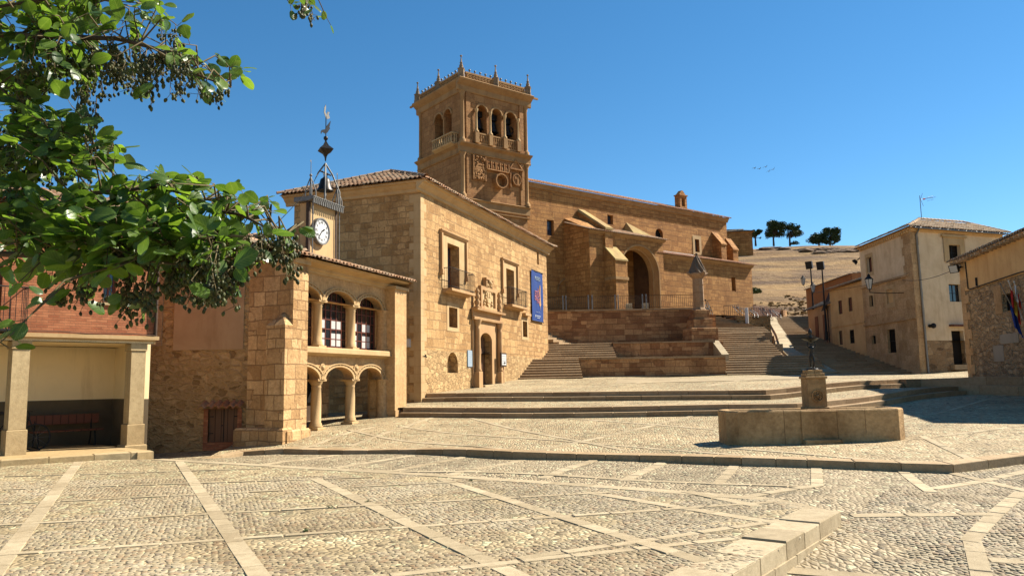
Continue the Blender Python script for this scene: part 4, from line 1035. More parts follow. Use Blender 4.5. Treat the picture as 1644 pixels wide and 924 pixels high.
pq = thing('wall_plaque', MU.p(a, 0, z0_), 'pale blue-grey rectangular information plaque on the wall left of the palace door', 'plaque')
m.build('panel', MAT['bluegrey'], pq); m = MB(MU)
for i in range(9): m.box(a+.08, b-.08-.1*(i % 3), .05, .053, z1_-.16-i*.09, z1_-.145-i*.09)
m.build('small_print', MAT['banner_white'], pq)
NB = thing('notice_board', MU.p(MU.u(809, 613, .35), .35, 1.2), 'grey framed notice board on a wooden post, right of the palace door', 'notice board')
a, b = MU.u(804, 577, .35), MU.u(812.5, 577, .35); z1_, z0_ = MU.z(808, 566, .35), MU.z(808, 588, .35)
m = MB(MU); m.box(a, b, .32, .38, z0_, z1_); m.build('frame', MAT['rust'], NB)
m = MB(MU); m.box(a+.08, b-.08, .38, .39, z0_+.08, z1_-.08); m.build('sheet', MAT['white'], NB)
m = MB(MU); m.ball(MU.p((a+b)/2+.05, .392, z0_+.2), .06, 6)
for i in range(5): m.box(a+.14, b-.16, .39, .393, z1_-.2-i*.12, z1_-.18-i*.12)
m.build('printed_text', MAT['black'], NB)
m = MB(MU); c = (a+b)/2; m.box(c-.045, c+.045, .3, .36, .9, z0_+.05); m.build('post', MAT['wood'], NB)
m = MB(ML); u_ = ML.u(655, 549); m.box(u_-.14, u_+.14, 0, .14, ML.z(655, 557), ML.z(655, 544), bev=.01)
tag(m.build('meter_box', MAT['white']), 'small white meter box on the shaded palace wall beside the clock house', 'meter box')

# ================================================================ CLOCK HOUSE (arcaded)
LG = Fr(PY(467, 705, 23.8), 20)
def clipu(m, umin):
    keep = [i for i, f in enumerate(m.f) if all((Vector(m.v[k])-LG.O).dot(LG.U) > umin for k in f)]
    m.f = [m.f[i] for i in keep]; m.r = [m.r[i] for i in keep]; m.sm = [m.sm[i] for i in keep]; return m
LB = Fr(LG.O, -70, True)
T0 = thing('clock_house', LG.p(0, 0, -.1), 'two-storey town house with three arches on each floor and a rooftop clock turret', 'building')
nR = -.45                                  # arcade plane
uR0, uR1 = LG.u(634, 600), LG.u(652.5, 600)
ub = LG.u(493, 600)                        # right end of the solid block
zEv = LG.z(560, 432, 0)                    # eave
zBt = zEv-.02
c1, c2 = LG.u(507.5, 685, nR-.2), LG.u(562.5, 675, nR-.2)
sp_ = c2-c1; c3 = c2+sp_; cc0 = c1-sp_
if c3 > uR0-.1: c3 = uR0-.1
zs_lo = LG.z(507, 609, nR); zc_lo = LG.z(539, 588.5, nR)
zled0, zled1 = LG.z(560, 572, nR+.3), LG.z(560, 559.5, nR+.3)
zs_up = LG.z(514, 481.5, nR); zc_up = LG.z(538, 466.5, nR)
zgL = lambda u: H0(*xy(LG.p(u, nR, 0)))
cw = .17
m = MB(LG); hs = []
for a, b in ((cc0, c1), (c1, c2), (c2, c3)):
    hs.append((a+cw, b-cw, 1.0-1.6, zc_lo, 'a', .5))
    hs.append((a+cw, b-cw, zled1, zc_up, 'a', .5))
def arcwall(m, z0, z1, hh, n, t):
    """arches springing from columns; openings taken down to z0"""
    m.wall(cc0, c3+.12, z0, z1, hh, t, n)
m.wall(cc0, uR0, zs_lo, zled0+.03, [(a, b, zs_lo, zc_lo, 'a', .38) for a, b, *_ in hs[::2]], .5, nR)
clipu(m, .1).build('arcade_wall', MAT['loggia'], T0); m = MB(LG)
m.wall(cc0, uR0, zs_up, zEv-.3, [(a, b, zs_up, zc_up, 'a', .34) for a, b, *_ in hs[::2]], .5, nR)
clipu(m, .1).build('arcade_wall', MAT['loggia'], T0)
def archfix(m): pass
# archivolts
for (a, b) in ((cc0, c1), (c1, c2), (c2, c3)):
    for zs, zc, nm in ((zs_lo, zc_lo, 'arch'), (zs_up, zc_up, 'arch')):
        r_ = (b-a)/2-cw; ro = r_+.24; k = (zc-zs)/r_
        m = MB(LG); m.arch((a+b)/2, zs, r_-.005, r_+.1, nR-.02, nR+.045, 22, split=False, sq=min(k, 1.0)*1.0)
        m.arch((a+b)/2, zs, ro-.06, ro+.02, nR, nR+.06, 22, sq=min(k, 1.0))
        N = 15
        for q in range(N):
            t = math.pi*(q+.5)/N; rr_ = r_+.14
            m.ball(LG.p((a+b)/2+rr_*math.cos(t), nR+.012, zs+min(k, 1)*rr_*math.sin(t)), .042, 6)
        clipu(m, .1).build(nm, MAT['pale'], T0)
for c in (c1, c2):
    m = MB(LG); zg = zgL(c)-.05
    m.box(c-.23, c+.23, nR-.46, nR+.02, zg, zg+.12, bev=.02)
    m.lathe(c, nR-.22, [(.22, zg+.12), (.24, zg+.17), (.2, zg+.2), (.21, zg+.25), (.175, zg+.28), (.178, zg+1.0), (.16, zs_lo-.28), (.175, zs_lo-.26), (.16, zs_lo-.22), (.17, zs_lo-.18), (.235, zs_lo-.08), (.235, zs_lo-.06)], 18)
    m.box(c-.25, c+.25, nR-.48, nR+.03, zs_lo-.06, zs_lo+.02, bev=.01); m.build('column', MAT['pale'], T0)
    m = MB(LG)
    m.box(c-.22, c+.22, nR-.44, nR+.02, zled1, zled1+.08)
    m.lathe(c, nR-.2, [(.2, zled1+.08), (.21, zled1+.12), (.17, zled1+.15), (.18, zled1+.2), (.155, zled1+.22), (.145, zs_up-.22), (.16, zs_up-.2), (.15, zs_up-.16), (.22, zs_up-.06)], 18)
    m.box(c-.24, c+.24, nR-.46, nR+.03, zs_up-.06, zs_up+.02, bev=.01); m.build('column', MAT['pale'], T0)
    m = MB(LG); m.box(c-.12, c+.12, nR-.37, nR-.2, zled1, zs_up+.02); m.build('pier', MAT['loggia'], T0)
for z0_, z1_ in ((zgL(c3)-.1, zs_lo), (zled1, zs_up)):
    m = MB(LG); m.box(c3-.02, uR0+.02, nR-.6, nR-.02, z0_, z1_)
    m.lathe(c3+.10, nR-.12, [(.26, z0_), (.26, z0_+.15), (.22, z0_+.2), (.21, z1_-.16), (.25, z1_-.08), (.27, z1_)], 16); m.build('half_column', MAT['loggia'], T0)
m = MB(LG)
m.sweep([(nR-1.3, zled0), (nR+.1, zled0), (nR+.16, zled0+.03), (nR+.3, zled0+.09), (nR+.3, zled1-.03), (nR+.27, zled1), (nR-1.3, zled1)], .12, uR0-.02)
m.build('sill_ledge', MAT['pale'], T0)
for c in (c1, c2):
    m = MB(LG); m.lathe; m.ball(LG.p(c, nR+.01, (zs_lo+zc_lo)/2+.18), .1, 10); m.arch(c, (zs_lo+zc_lo)/2+.18, .11, .15, nR, nR+.04, 16, 0, 360); m.build('roundel', MAT['pale'], T0)
# pilaster at the right end
m = MB(LG); m.box(uR0, uR1, -1.2, 0, -.3, zEv-.3); m.box(uR0-.04, uR1+.04, 0, .05, -.3, zgL(uR0)+.25); m.build('pilaster', MAT['loggia'], T0)
# entablature
m = MB(LG)
m.sweep([(nR-.1, zEv-.32), (nR+.06, zEv-.32), (nR+.08, zEv-.24), (nR+.15, zEv-.2), (nR+.16, zEv-.12), (.12, zEv-.05), (.14, zEv+.02), (nR-.1, zEv+.02)], ub-.3, uR1+.12)
m.box(uR0-.06, uR1+.08, -1.2, .07, zEv-.34, zEv-.22); m.box(-.02, ub+.02, -.5, .08, zEv-.2, zEv-.04)
m.build('cornice', MAT['pale'], T0)
# solid block at the left end, with corner buttress
sB = LB.u(397, 600)
m = MB(LG); m.wall(0, ub, -1, zEv-.05); m.face([LG.p(ub, 0, -1), LG.p(ub, -2, -1), LG.p(ub, -2, zEv-.05), LG.p(ub, 0, zEv-.05)])
m.fr = LB; m.wall(0, sB, -1, zEv-.05)
m.fr = LG; m.box(0.02, uR1-.02, -sB*1.0-2.2, -3.6, -1, zEv)
m.build('corner_block', MAT['block'], T0)
zbt = LG.z(455, 505, .0)
m = MB(LB); bw = LB.u(441, 520)
m.box(-.012, bw, 0, .40, -1, zbt-.3)
p = LB.p
m.hexa([p(-.012, 0, zbt-.3), p(bw, 0, zbt-.3), p(bw, .4, zbt-.3), p(-.012, .4, zbt-.3), p(bw*.42, 0, zbt+.12), p(bw*.58, 0, zbt+.12), p(bw*.55, .12, zbt+.05), p(bw*.45, .12, zbt+.05)])
m.build('buttress', MAT['block'], T0)
m = MB(LB); zg = H0(*xy(LG.O))
m.box(-.08, sB+.05, -.01, .52, -1.2, zg+.42, bev=.06); m.fr = LG; m.box(-.35, ub+.06, -.01, .12, -1.2, zg+.36, bev=.05)
m.build('plinth', MAT['block'], T0)
# rooms behind the arches
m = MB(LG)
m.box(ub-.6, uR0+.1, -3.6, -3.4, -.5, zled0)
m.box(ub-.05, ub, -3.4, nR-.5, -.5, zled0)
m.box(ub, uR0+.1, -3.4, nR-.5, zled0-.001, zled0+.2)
m.build('lower_porch_walls', MAT['buff_shade'], T0)
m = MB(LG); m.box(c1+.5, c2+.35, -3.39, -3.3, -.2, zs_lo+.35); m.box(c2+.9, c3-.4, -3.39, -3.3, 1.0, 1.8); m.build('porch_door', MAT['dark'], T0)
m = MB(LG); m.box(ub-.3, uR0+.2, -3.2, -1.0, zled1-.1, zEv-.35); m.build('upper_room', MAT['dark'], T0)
for (a, b) in ((cc0, c1), (c1, c2), (c2, c3)):
    window(T0, LG, max(a+.06, .15), b-.06, zled1+.03, zc_up+.02, -.86, 6, 6, 'frame', 'glass', .06)
    o = T0.children[-1]
    for q in (1, 3, 4):
        w_ = (b-a-.12)/6; m = MB(LG)
        if a+.06+w_*q < .1: continue
        m.box(a+.06+w_*q+.05, a+.06+w_*(q+1)-.03, -.837, -.832, zled1+.12, zled1+(zc_up-zled1)*.28); m.box(a+.06+w_*q+.05, a+.06+w_*(q+1)-.03, -.837, -.832, zled1+(zc_up-zled1)*.36, zled1+(zc_up-zled1)*.50)
        m.build('curtain', MAT['curtain'], T0)
# roof
m = MB(LG); pt_ = R(15)
roof(m, LG, -.35, uR1+.15, .42, zEv+.05, 2.2, pt_, 0, 0)
bkf = LG.off(); bkf.N = -LG.N
zr = zEv+.05+2.2*math.sin(pt_); nr_ = .42-2.2*math.cos(pt_)
roof(m, bkf, -.35, uR1+.35, -(nr_-2.2*math.cos(pt_)), zEv+.05, 2.2, pt_, 0, 0)
ridge(m, [LG.p(-.4, nr_, zr+.05), LG.p(uR1+.35, nr_, zr+.05)])
lb = Fr((0, 0), 0); lb.O = LG.O; lb.U = -LG.N; lb.N = -LG.U
roof(m, lb, -.3, 3.8, .4, zEv+.04, .9, pt_, 0, 0)
rf = m.build('roof', MAT['tile'], T0)
m = MB(LG); m.face([LG.p(-.3, .36, zEv+.02), LG.p(uR1+.3, .36, zEv+.02), LG.p(uR1+.3, nr_, zr-.02), LG.p(-.3, nr_, zr-.02)]); m.face([LG.p(-.3, nr_, zr-.02), LG.p(uR1+.3, nr_, zr-.02), LG.p(uR1+.3, nr_-2, zEv), LG.p(-.3, nr_-2, zEv)])
m.face([LG.p(uR1, 0, zEv-.3), LG.p(uR1, -3.5, zEv-.3), LG.p(uR1, -3.5, zEv), LG.p(uR1, nr_, zr), LG.p(uR1, 0.3, zEv)])
m.build('roof_boards', MAT['carved'], rf)
# clock turret
nt = -.75
ta, tb = LG.u(498, 380, nt), LG.u(537.5, 380, nt); zt0 = zEv-.1; zt1 = LG.z(517, 331, nt)
m = MB(LG); m.box(ta, tb, nt-.42, nt, zt0, zt1); tu = m.build('clock_turret', MAT['pale'], T0)
for c in (ta-.07, tb+.06):
    m = MB(LG); m.box(c-.05, c+.05, nt-.1, nt+.02, zt0, zt1); m.build('side_post', MAT['rust'], tu); m = MB(LG); m.tube([LG.p(c, nt+.14, zt0), LG.p(c, nt+.14, zt1+.1)], .022, 6); m.build('side_rod', MAT['zinc'], tu)
uc, zc_ = LG.u(515.5, 371, nt+.1), LG.z(515.5, 371.5, nt+.1); rc = (LG.z(515.5, 350, nt+.1)-LG.z(515.5, 393, nt+.1))/2
m = MB(LG); m.arch(uc, zc_, rc*.9, rc*1.0, nt, nt+.16, 32, 0, 360); ck = m.build('clock', MAT['zinc'], tu)
def disc(m, uc, zc, r, n, seg=36):
    m.face([m.fr.p(uc+r*math.cos(2*math.pi*k/seg), n, zc+r*math.sin(2*math.pi*k/seg)) for k in range(seg)])
m = MB(LG); disc(m, uc, zc_, rc*.93, nt+.13); m.build('clock_face', MAT['clockface'], tu)
m = MB(LG)
rom = ['XII', 'I', 'II', 'III', 'IV', 'V', 'VI', 'VII', 'VIII', 'IX', 'X', 'XI']
for k in range(60):
    t = 2*math.pi*k/60; r1_ = rc*.86; r0_ = rc*(.80 if k % 5 == 0 else .83); e = .006 if k % 5 else .011
    c_, s_ = math.cos(t), math.sin(t)
    m.face([LG.p(uc+r0_*c_-e*s_, nt+.134, zc_+r0_*s_+e*c_), LG.p(uc+r1_*c_-e*s_, nt+.134, zc_+r1_*s_+e*c_), LG.p(uc+r1_*c_+e*s_, nt+.134, zc_+r1_*s_-e*c_), LG.p(uc+r0_*c_+e*s_, nt+.134, zc_+r0_*s_-e*c_)])
def hand(ang, L, w):
    t = R(90-ang); c_, s_ = math.cos(t), math.sin(t)
    m.face([LG.p(uc-.12*L*c_-w*s_, nt+.138, zc_-.12*L*s_+w*c_), LG.p(uc+.6*L*c_-w*1.6*s_, nt+.138, zc_+.6*L*s_+w*1.6*c_), LG.p(uc+L*c_, nt+.138, zc_+L*s_), LG.p(uc+.6*L*c_+w*1.6*s_, nt+.138, zc_+.6*L*s_-w*1.6*c_), LG.p(uc-.12*L*c_+w*s_, nt+.138, zc_-.12*L*s_-w*c_)])
hand(60, rc*.5, .022); hand(218, rc*.72, .016)
ch = m.build('clock_hands', MAT['black'], tu)
for k in range(12):
    t = R(90-30*k); text(rom[k], LG, uc+rc*.66*math.cos(t), nt+.134, zc_+rc*.66*math.sin(t), rc*.27, 'black', tu, 'numeral', depth=.002)
# pierced metal canopy
m = MB(LG); za = zt1+.02; ua_, ub_ = ta-.2, tb+.2
m.sweep([(nt+.02, za), (nt+.24, za+.06), (nt+.26, za+.16), (nt-.55, za+.16), (nt-.55, za)], ua_, ub_)
k = 17
for i in range(k):
    c = ua_+(ub_-ua_)*(i+.5)/k; m.box(c-.022, c+.022, nt+.2, nt+.24, za-.09, za+.05); m.ball(LG.p(c, nt+.25, za+.13), .035, 6)
m.build('canopy', MAT['zinc'], tu)
za += .16
def zp(x, y, n): return LG.z(x, y, n)
nb = nt-.2; um_ = LG.u(522.5, 262, nb); zap = zp(522, 262, nb)
la, lb_ = LG.u(509.5, 320, nb), LG.u(534, 332, nb)
BF = MB(LG)
for sgn in (nb-.3, nb+.3):
    BF.tube([LG.p(la, sgn, za), LG.p(la+.02, sgn, za+(zap-za)*.35), LG.p(la+(um_-la)*.55, (sgn+nb)/2, za+(zap-za)*.75), LG.p(um_, nb, zap)], .03, 6)
    BF.tube([LG.p(lb_, sgn, za), LG.p(lb_-.02, sgn, za+(zap-za)*.35), LG.p(lb_+(um_-lb_)*.55, (sgn+nb)/2, za+(zap-za)*.75), LG.p(um_, nb, zap)], .03, 6)
for cx_, zt_ in ((LG.u(498.5, 320, nb), zp(498, 283, nb)), (LG.u(541, 335, nb), zp(541, 303, nb))):
    for du in (-.13, .13):
        for dn in (-.13, .13): BF.tube([LG.p(cx_+du, nb+dn, za-.02), LG.p(cx_+du*.95, nb+dn*.95, za+(zt_-za)*.4), LG.p(cx_, nb, zt_)], .022, 5)
    BF.tube([LG.p(cx_, nb, zt_), LG.p(cx_, nb, zt_+.55)], .012, 5); BF.ball(LG.p(cx_, nb, zt_+.05), .055, 8)
    BF.prism([(cx_-.06, zt_+.55), (cx_+.02, zt_+.5), (cx_+.0, zt_+.62)], nb-.005, nb+.005)
BF.build('bell_frame', MAT['zinc'], T0)
m = MB(LG); zb1, zb0 = zp(522, 285, nb), zp(522, 306.5, nb); hb = zb1-zb0
m.lathe(um_, nb, [(.30, zb0), (.29, zb0+.04), (.24, zb0+hb*.25), (.2, zb0+hb*.6), (.17, zb0+hb*.85), (.08, zb1), (.03, zb1+.02)], 18)
for dx in (-.09, .09, 0): m.tube([LG.p(um_+dx, nb, zb1-.02), LG.p(um_+dx*1.2, nb, zb1+.12), LG.p(um_, nb, zb1+.16)], .022, 5)
m.tube([LG.p(um_-.35, nb, zb1+.17), LG.p(um_+.35, nb, zb1+.17)], .03, 6)
m.build('bell', MAT['bronze'], T0)
def zz(y): return zp(523, y, nb)
m = MB(LG)
q = zz(257); w_ = LG.u(535, 240, nb)-LG.u(511, 240, nb); w_ *= .28
prof = [(.02, zz(259)), (.05, zz(252)), (.13*1, zz(247)), (.33, zz(241.5)), (.34, zz(240.5)), (.14, zz(234)), (.05, zz(228)), (.02, zz(223))]
rows = [[LG.p(um_+r_*math.cos(2*math.pi*k/4), nb+r_*math.sin(2*math.pi*k/4), z) for k in range(4)] for r_, z in prof]
m.grid(rows, .5, False, True); m.ball(LG.p(um_, nb, zz(222)), .085, 10); m.tube([LG.p(um_, nb, zz(223)), LG.p(um_, nb, zz(186))], .018, 6)
m.prism([(um_-.32, zz(216)), (um_-.26, zz(212)), (um_-.05, zz(208)), (um_+.08, zz(200)), (um_+.30, zz(190)), (um_+.22, zz(201)), (um_+.26, zz(203)), (um_+.08, zz(212)), (um_-.02, zz(215)), (um_-.24, zz(215)), (um_-.3, zz(219))], nb-.008, nb+.008)
wv = m.build('weather_vane', MAT['bronze'], T0)
m = MB(LG)
m.prism([(um_-.02, zz(189)), (um_-.14, zz(182)), (um_-.12, zz(174)), (um_-.03, zz(168)), (um_-.02, zz(174)), (um_-.05, zz(180)), (um_+.06, zz(184)), (um_+.08, zz(178)), (um_+.22, zz(177)), (um_+.16, zz(181)), (um_+.24, zz(186)), (um_+.1, zz(190))], nb-.008, nb+.008)
m.build('cockerel', MAT['zinc'], wv)

# ================================================================ RUBBLE-WALLED HOUSE between clock house and brick house
RWo = LB.p(sB, 0, 0)
RW = Fr(RWo, -90, True)                      # u = -X, N = -Y
def rwp(x0, y0, x1, y1): return RW.u(x1, y0), RW.u(x0, y0), RW.z((x0+x1)/2, y1), RW.z((x0+x1)/2, y0)
T1 = thing('rubble_house', RW.p(2, 0, -.4), 'rubble stone house with buff rendered upper wall, between brick house and clock house', 'house')
u_end = RW.u(205, 600)+.6
zrt = RW.z(340, 398)
dq = rwp(335, 656, 382, 709)
m = MB(RW); m.wall(0, u_end, -1.2, zrt, [(dq[0], dq[1], dq[2], dq[3], 'r', .25)])
m.face([RW.p(0, 0, zrt), RW.p(u_end, 0, zrt), RW.p(u_end, -6, zrt), RW.p(0, -6, zrt)])
m.face([RW.p(0, -.3, -1), RW.p(0, -6, -1), RW.p(0, -6, zrt), RW.p(0, -.3, zrt)])
m.build('wall', MAT['rubble_wall'], T1)
ra = rwp(284, 400, 395, 561)
m = MB(RW); m.wall(ra[0], ra[1], ra[2], zrt-.02, n=.03); m.face([RW.p(ra[0], 0, ra[2]), RW.p(ra[1], 0, ra[2]), RW.p(ra[1], .03, ra[2]), RW.p(ra[0], .03, ra[2])])
m.build('render', MAT['buff'], T1)
rb = rwp(245, 400, 266, 555)
m = MB(RW); m.wall(rb[0], rb[1]+.4, rb[2], zrt, n=.04); m.face([RW.p(rb[0], 0, rb[2]), RW.p(rb[0], .04, rb[2]), RW.p(rb[0], .04, zrt), RW.p(rb[0], 0, zrt)]); m.build('brick_corner', MAT['brick_y'], T1)
m = MB(RW); jw = .14
m.wall(dq[0]-jw, dq[1]+jw, dq[2]-.25, dq[3]+.02, [(dq[0], dq[1], dq[2], dq[3], 'r', .08)], n=.03); m.build('door_jambs', MAT['brick'], T1)
m = MB(RW); m.box(dq[0], dq[1], -.12, -.08, dq[2], dq[3]); c = (dq[0]+dq[1])/2; cd = m.build('cellar_door', MAT['brownwood'], T1)
m = MB(RW); m.box(c-.012, c+.012, -.08, -.07, dq[2], dq[3])
for zz_ in (dq[2]+.25, dq[3]-.25):
    for a in (dq[0]+.02, dq[1]-.14): m.box(a, a+.12, -.08, -.072, zz_, zz_+.03)
m.ball(RW.p(c+.05, -.07, (dq[2]+dq[3])/2), .025, 6); m.build('door_fittings', MAT['iron'], cd)
m = MB(RW); roof(m, RW, dq[0]-.2, dq[1]+.22, .38, dq[3]+.05, .42, R(26), pv=.4, amp=.05); m.build('tiled_hood', MAT['tile_red'], T1)
m = MB(RW); roof(m, RW, -.1, u_end, .35, zrt+.02, 3.2, R(18)); m.build('roof', MAT['tile'], T1)
m = MB(RW)
m.tube([RW.p(0, .04, RW.z(395, 432)), RW.p(.4, .05, RW.z(395, 431)), RW.p(2.4, .05, RW.z(290, 437))], .012, 4); m.build('cable', MAT['black'], T1)

# ================================================================ BRICK HOUSE with portico
PF = Fr(PZ(27, 730, .13), 43)
T2 = thing('brick_house', PF.p(0, 0, .1), 'red brick house over an open portico on square granite pillars at the left edge', 'house')
zb = PF.z(100, 548); zb2 = PF.z(140, 541); ur_ = PF.u(246, 545)
ul_ = -5.0; dp = 2.7
zeB = PF.z(150, 345)
hw = (PF.u(165, 470), PF.u(186, 470), PF.z(175, 486), PF.z(175, 456-20), 'r', .15)
hb_ = (PF.u(-62, 470), PF.u(3, 470), PF.z(-20, 530), PF.z(-20, 420), 'r', .15)
m = MB(PF); m.wall(ul_, ur_, zb2, zeB, [hw, hb_]); m.face([PF.p(ur_, 0, zb2), PF.p(ur_, -8, zb2), PF.p(ur_, -8, zeB), PF.p(ur_, 0, zeB)])
m.build('brick_wall', MAT['brick'], T2)
window(T2, PF, hw[0], hw[1], hw[2], hw[3], -.14, 2, 2, 'frame', 'glass')
m = MB(PF); m.box(hw[0]-.05, hw[1]+.05, -.1, .05, hw[2]-.06, hw[2]); m.build('sill', MAT['granite'], T2)
window(T2, PF, hb_[0], hb_[1], hb_[2], hb_[3], -.14, 2, 3, 'frame', 'glass')
m = MB(PF); m.box(ul_, ur_+.06, -.3, .0, zb, zb2); m.box(ul_, ur_+.12, -.3, .1, zb2-.03, zb2+.07); m.build('beam', MAT['pale'], T2)
balcony(T2, PF, ul_+1.5, PF.u(44, 500, .45), zb2+.12, .45, 1.0, .06, 'iron', 'iron')
for x in (27, 218, -250):
    c = PF.u(x, 700); m = MB(PF); zf = .10 if x > 200 else .10
    m.box(c-.22, c+.22, -.44, .0, zf, zf+.62, bev=.015); m.box(c-.185, c+.185, -.41, -.03, zf+.62, zb-.20, bev=.012); m.box(c-.21, c+.21, -.43, -.005, zb-.20, zb, bev=.01)
    if x == 218: m.box(c-.28, c+.28, -.5, .05, -.2, zf+.08, bev=.02)
    m.build('pillar', MAT['granite'], T2)
zda = PF.z(130, 641, -dp)
m = MB(PF); m.box(ul_, ur_+.1, -dp-.2, -dp, zda, zb+.02); m.box(ul_, ur_, -dp, 0, zb+.0, zb+.05); m.box(ur_+.0, ur_+.12, -dp, -.45, zda, zb+.02); m.build('portico_wall', MAT['portwall'], T2)
m = MB(PF); m.box(ul_, ur_+.1, -dp-.2, -dp+.012, -.2, zda); m.box(ur_-.012, ur_+.12, -dp, -.45, -.2, zda); m.build('portico_dado', MAT['dado'], T2)
m = MB(PF); zr2 = zeB
roof(m, PF, ul_, ur_+.3, .4, zeB+.05, 3.0, R(20)); m.build('roof', MAT['tile'], T2)
m = MB(PF); m.box(ul_, ur_, -8, -2.4, zb, zeB+.9); m.build('rear_wall', MAT['brick'], T2)
m = MB(PF); m.tube([PF.p(ul_, .06, zb2+.09)]+[PF.p(ul_+(ur_-ul_)*i/14, .1, zb2+.1+.015*math.sin(i*2.1)) for i in range(15)], .012, 4)
m.tube([PF.p(ur_+.03, .05, zb2+.05), PF.p(ur_+.03, .05, zeB)], .045, 6); m.build('drain_pipe_and_cable', MAT['rust'], T2)
# portico floor
kf = [PZ(-120, 745, .13), PZ(0, 739, .13), PZ(247, 723.5, .13)]
kk = [Vector((p.x, p.y, 0)) for p in kf]
m = MB(); band(m, kk, lambda x, y: 0, .38, .13, .5, .8); m.build
fp = [xy(p) for p in offset(kk, .36)]+[xy(kk[-1]-PF.N*4), xy(kk[0]-PF.N*6)]
tag(m.build('kerb', MAT['granite']), kind='structure')
poly_sheet('portico_floor', fp, lambda x, y: .125, MAT['granite'], 2)
m = MB(); band(m, [kk[-1], kk[-1]-PF.N*3], lambda x, y: 0, .38, .128, .6, .9); tag(m.build('kerb', MAT['granite']), kind='structure')
# bench and chair in the portico
bn = PF; L_ = 1.75
bt = thing('bench', bn.p(.8, 0, .13), 'dark wooden bench with a backrest standing in the shade of the portico', 'bench')
a = PF.u(52, 700, -dp+.9); f2 = PF.off(a, -dp+.9)
m = MB(f2); m.box(0, L_, -.42, 0, .53, .57, bev=.01); m.build('seat', MAT['redwood'], bt)
m = MB(f2); m.box(0, L_, -.46, -.42, .72, .98, bev=.01); m.build('backrest', MAT['redwood'], bt)
for u_ in (.15, L_-.2):
    m = MB(f2); m.tube([f2.p(u_, -.02, .13), f2.p(u_, -.1, .52)], .02); m.tube([f2.p(u_, -.5, .13), f2.p(u_, -.4, .52), f2.p(u_, -.45, .95)], .02); m.tube([f2.p(u_, -.02, .14), f2.p(u_, -.5, .14)], .018); m.build('leg', MAT['iron'], bt)
def bicycle(fr, label, col_='iron', lean=.12, s=1.0):
    b = thing('bicycle', fr.p(0, 0, 0), label, 'bicycle')
    r_ = .33*s; z0_ = fr.z0
    def q(u, z): return fr.p(u, -z*lean, z0_+z)
    for c in (0, 1.02*s):
        m = MB(); pts = [q(c+r_*math.cos(2*math.pi*k/20), r_+r_*math.sin(2*math.pi*k/20)) for k in range(21)]
        m.tube(pts, .022*s, 6); w = m.build('wheel', MAT['black'], b)
        m = MB()
        for k in range(10): t = 2*math.pi*k/10; m.tube([q(c, r_), q(c+r_*math.cos(t), r_+r_*math.sin(t))], .003, 3)
        m.build('spokes', MAT['steel'], w)
    m = MB()
    bbk = (.45*s, .28*s); seat = (.32*s, .82*s); head = (.86*s, .80*s)
    for p1, p2 in ((bbk, seat), (bbk, head), (seat, head), ((0, r_), bbk), ((0, r_), (.34*s, .72*s)), (head, (1.02*s, r_)), (head, (.84*s, .98*s)), ((.33*s, .72*s), (.30*s, .95*s))): m.tube([q(*p1), q(*p2)], .016*s, 6)
    m.build('frame', MAT[col_], b)
    m = MB(); m.tube([q(.18*s, .97*s), q(.40*s, .96*s)], [.06*s, .025*s], 6); m.build('saddle', MAT['black'], b)
    m = MB(); c = q(.84*s, 1.0*s); m.tube([c-fr.N*.24, c, c+fr.N*.24], .015, 6); m.build('handlebar', MAT['black'], b)
    return b
f3 = PF.off(PF.u(-18, 700, -1.2), -1.2); f3.z0 = .13
bicycle(f3, 'dark bicycle parked in the portico, cut off by the left edge of the picture', lean=0)
# ================================================================ CHURCH
TR = Fr(PY(743.5, 320, 63), 52.4)
TL = Fr(TR.O, -37.6, True)
TC = thing('church', TR.p(10, 3, 7), 'big brown stone church with a deep arched porch and a tall carved bell tower', 'church')
NV = TR.off(0, -.6)                                    # nave wall plane
zN0 = 5.5
uN1 = NV.u(1170, 430); zNe = (NV.z(860, 292)+NV.z(1169, 354))/2
m = MB(NV)
wn1 = hp(NV, 878, 353, 889, 378, d=.5); wn2 = hp(NV, 975, 345, 984, 360, d=.5); wn3 = hp(NV, 1052, 367, 1064, 382, 'a', d=.5); wn4 = hp(NV, 1115, 384, 1122, 404.5, d=.5)
m.wall(4, uN1, zN0, zNe, [wn1, wn2, wn3, wn4])
m.face([NV.p(uN1, 0, zN0), NV.p(uN1, -11, zN0), NV.p(uN1, -11, zNe), NV.p(uN1, 0, zNe)])
m.build('nave_wall', MAT['church'], TC)
for w in (wn1, wn2, wn3, wn4): window(TC, NV, w[0], w[1], w[2], w[3], -.4, 2, 3, 'iron', 'glass_sky' if w is not wn3 else 'dark')
m = MB(NV); m.wall(wn4[0]-.35, wn4[1]+.35, wn4[2]-.3, wn4[3]+.4, [(wn4[0], wn4[1], wn4[2], wn4[3], 'r', .05)], n=.04); m.build('window_surround', MAT['pale'], TC)
m = MB(NV); m.sweep([(0, zNe-.45), (.1, zNe-.42), (.14, zNe-.25), (.26, zNe-.12), (.30, zNe), (0, zNe)], 5, uN1+.15); m.build('nave_cornice', MAT['carved'], TC)
m = MB(NV)
roof(m, NV, 5, uN1+.4, .42, zNe+.02, 6.6, R(20), 0, 1, pu=.26, pv=.42)
f2 = Fr((0, 0), 0); f2.O = NV.O; f2.U = NV.N; f2.N = NV.U
roof(m, f2, -11.5, .4, uN1+.4, zNe+.02, 6.0, R(20), 1, 1, pu=.26, pv=.42)
e = Vector((0, 0, .05)); hz = 6.6*math.sin(R(20))
ridge(m, [NV.p(5, .42-6.2, zNe+hz)+e, NV.p(uN1+.4-6.2, .42-6.2, zNe+hz)+e, NV.p(uN1+.4, .42, zNe)+e])
m.build('nave_roof', MAT['tile_red'], TC)
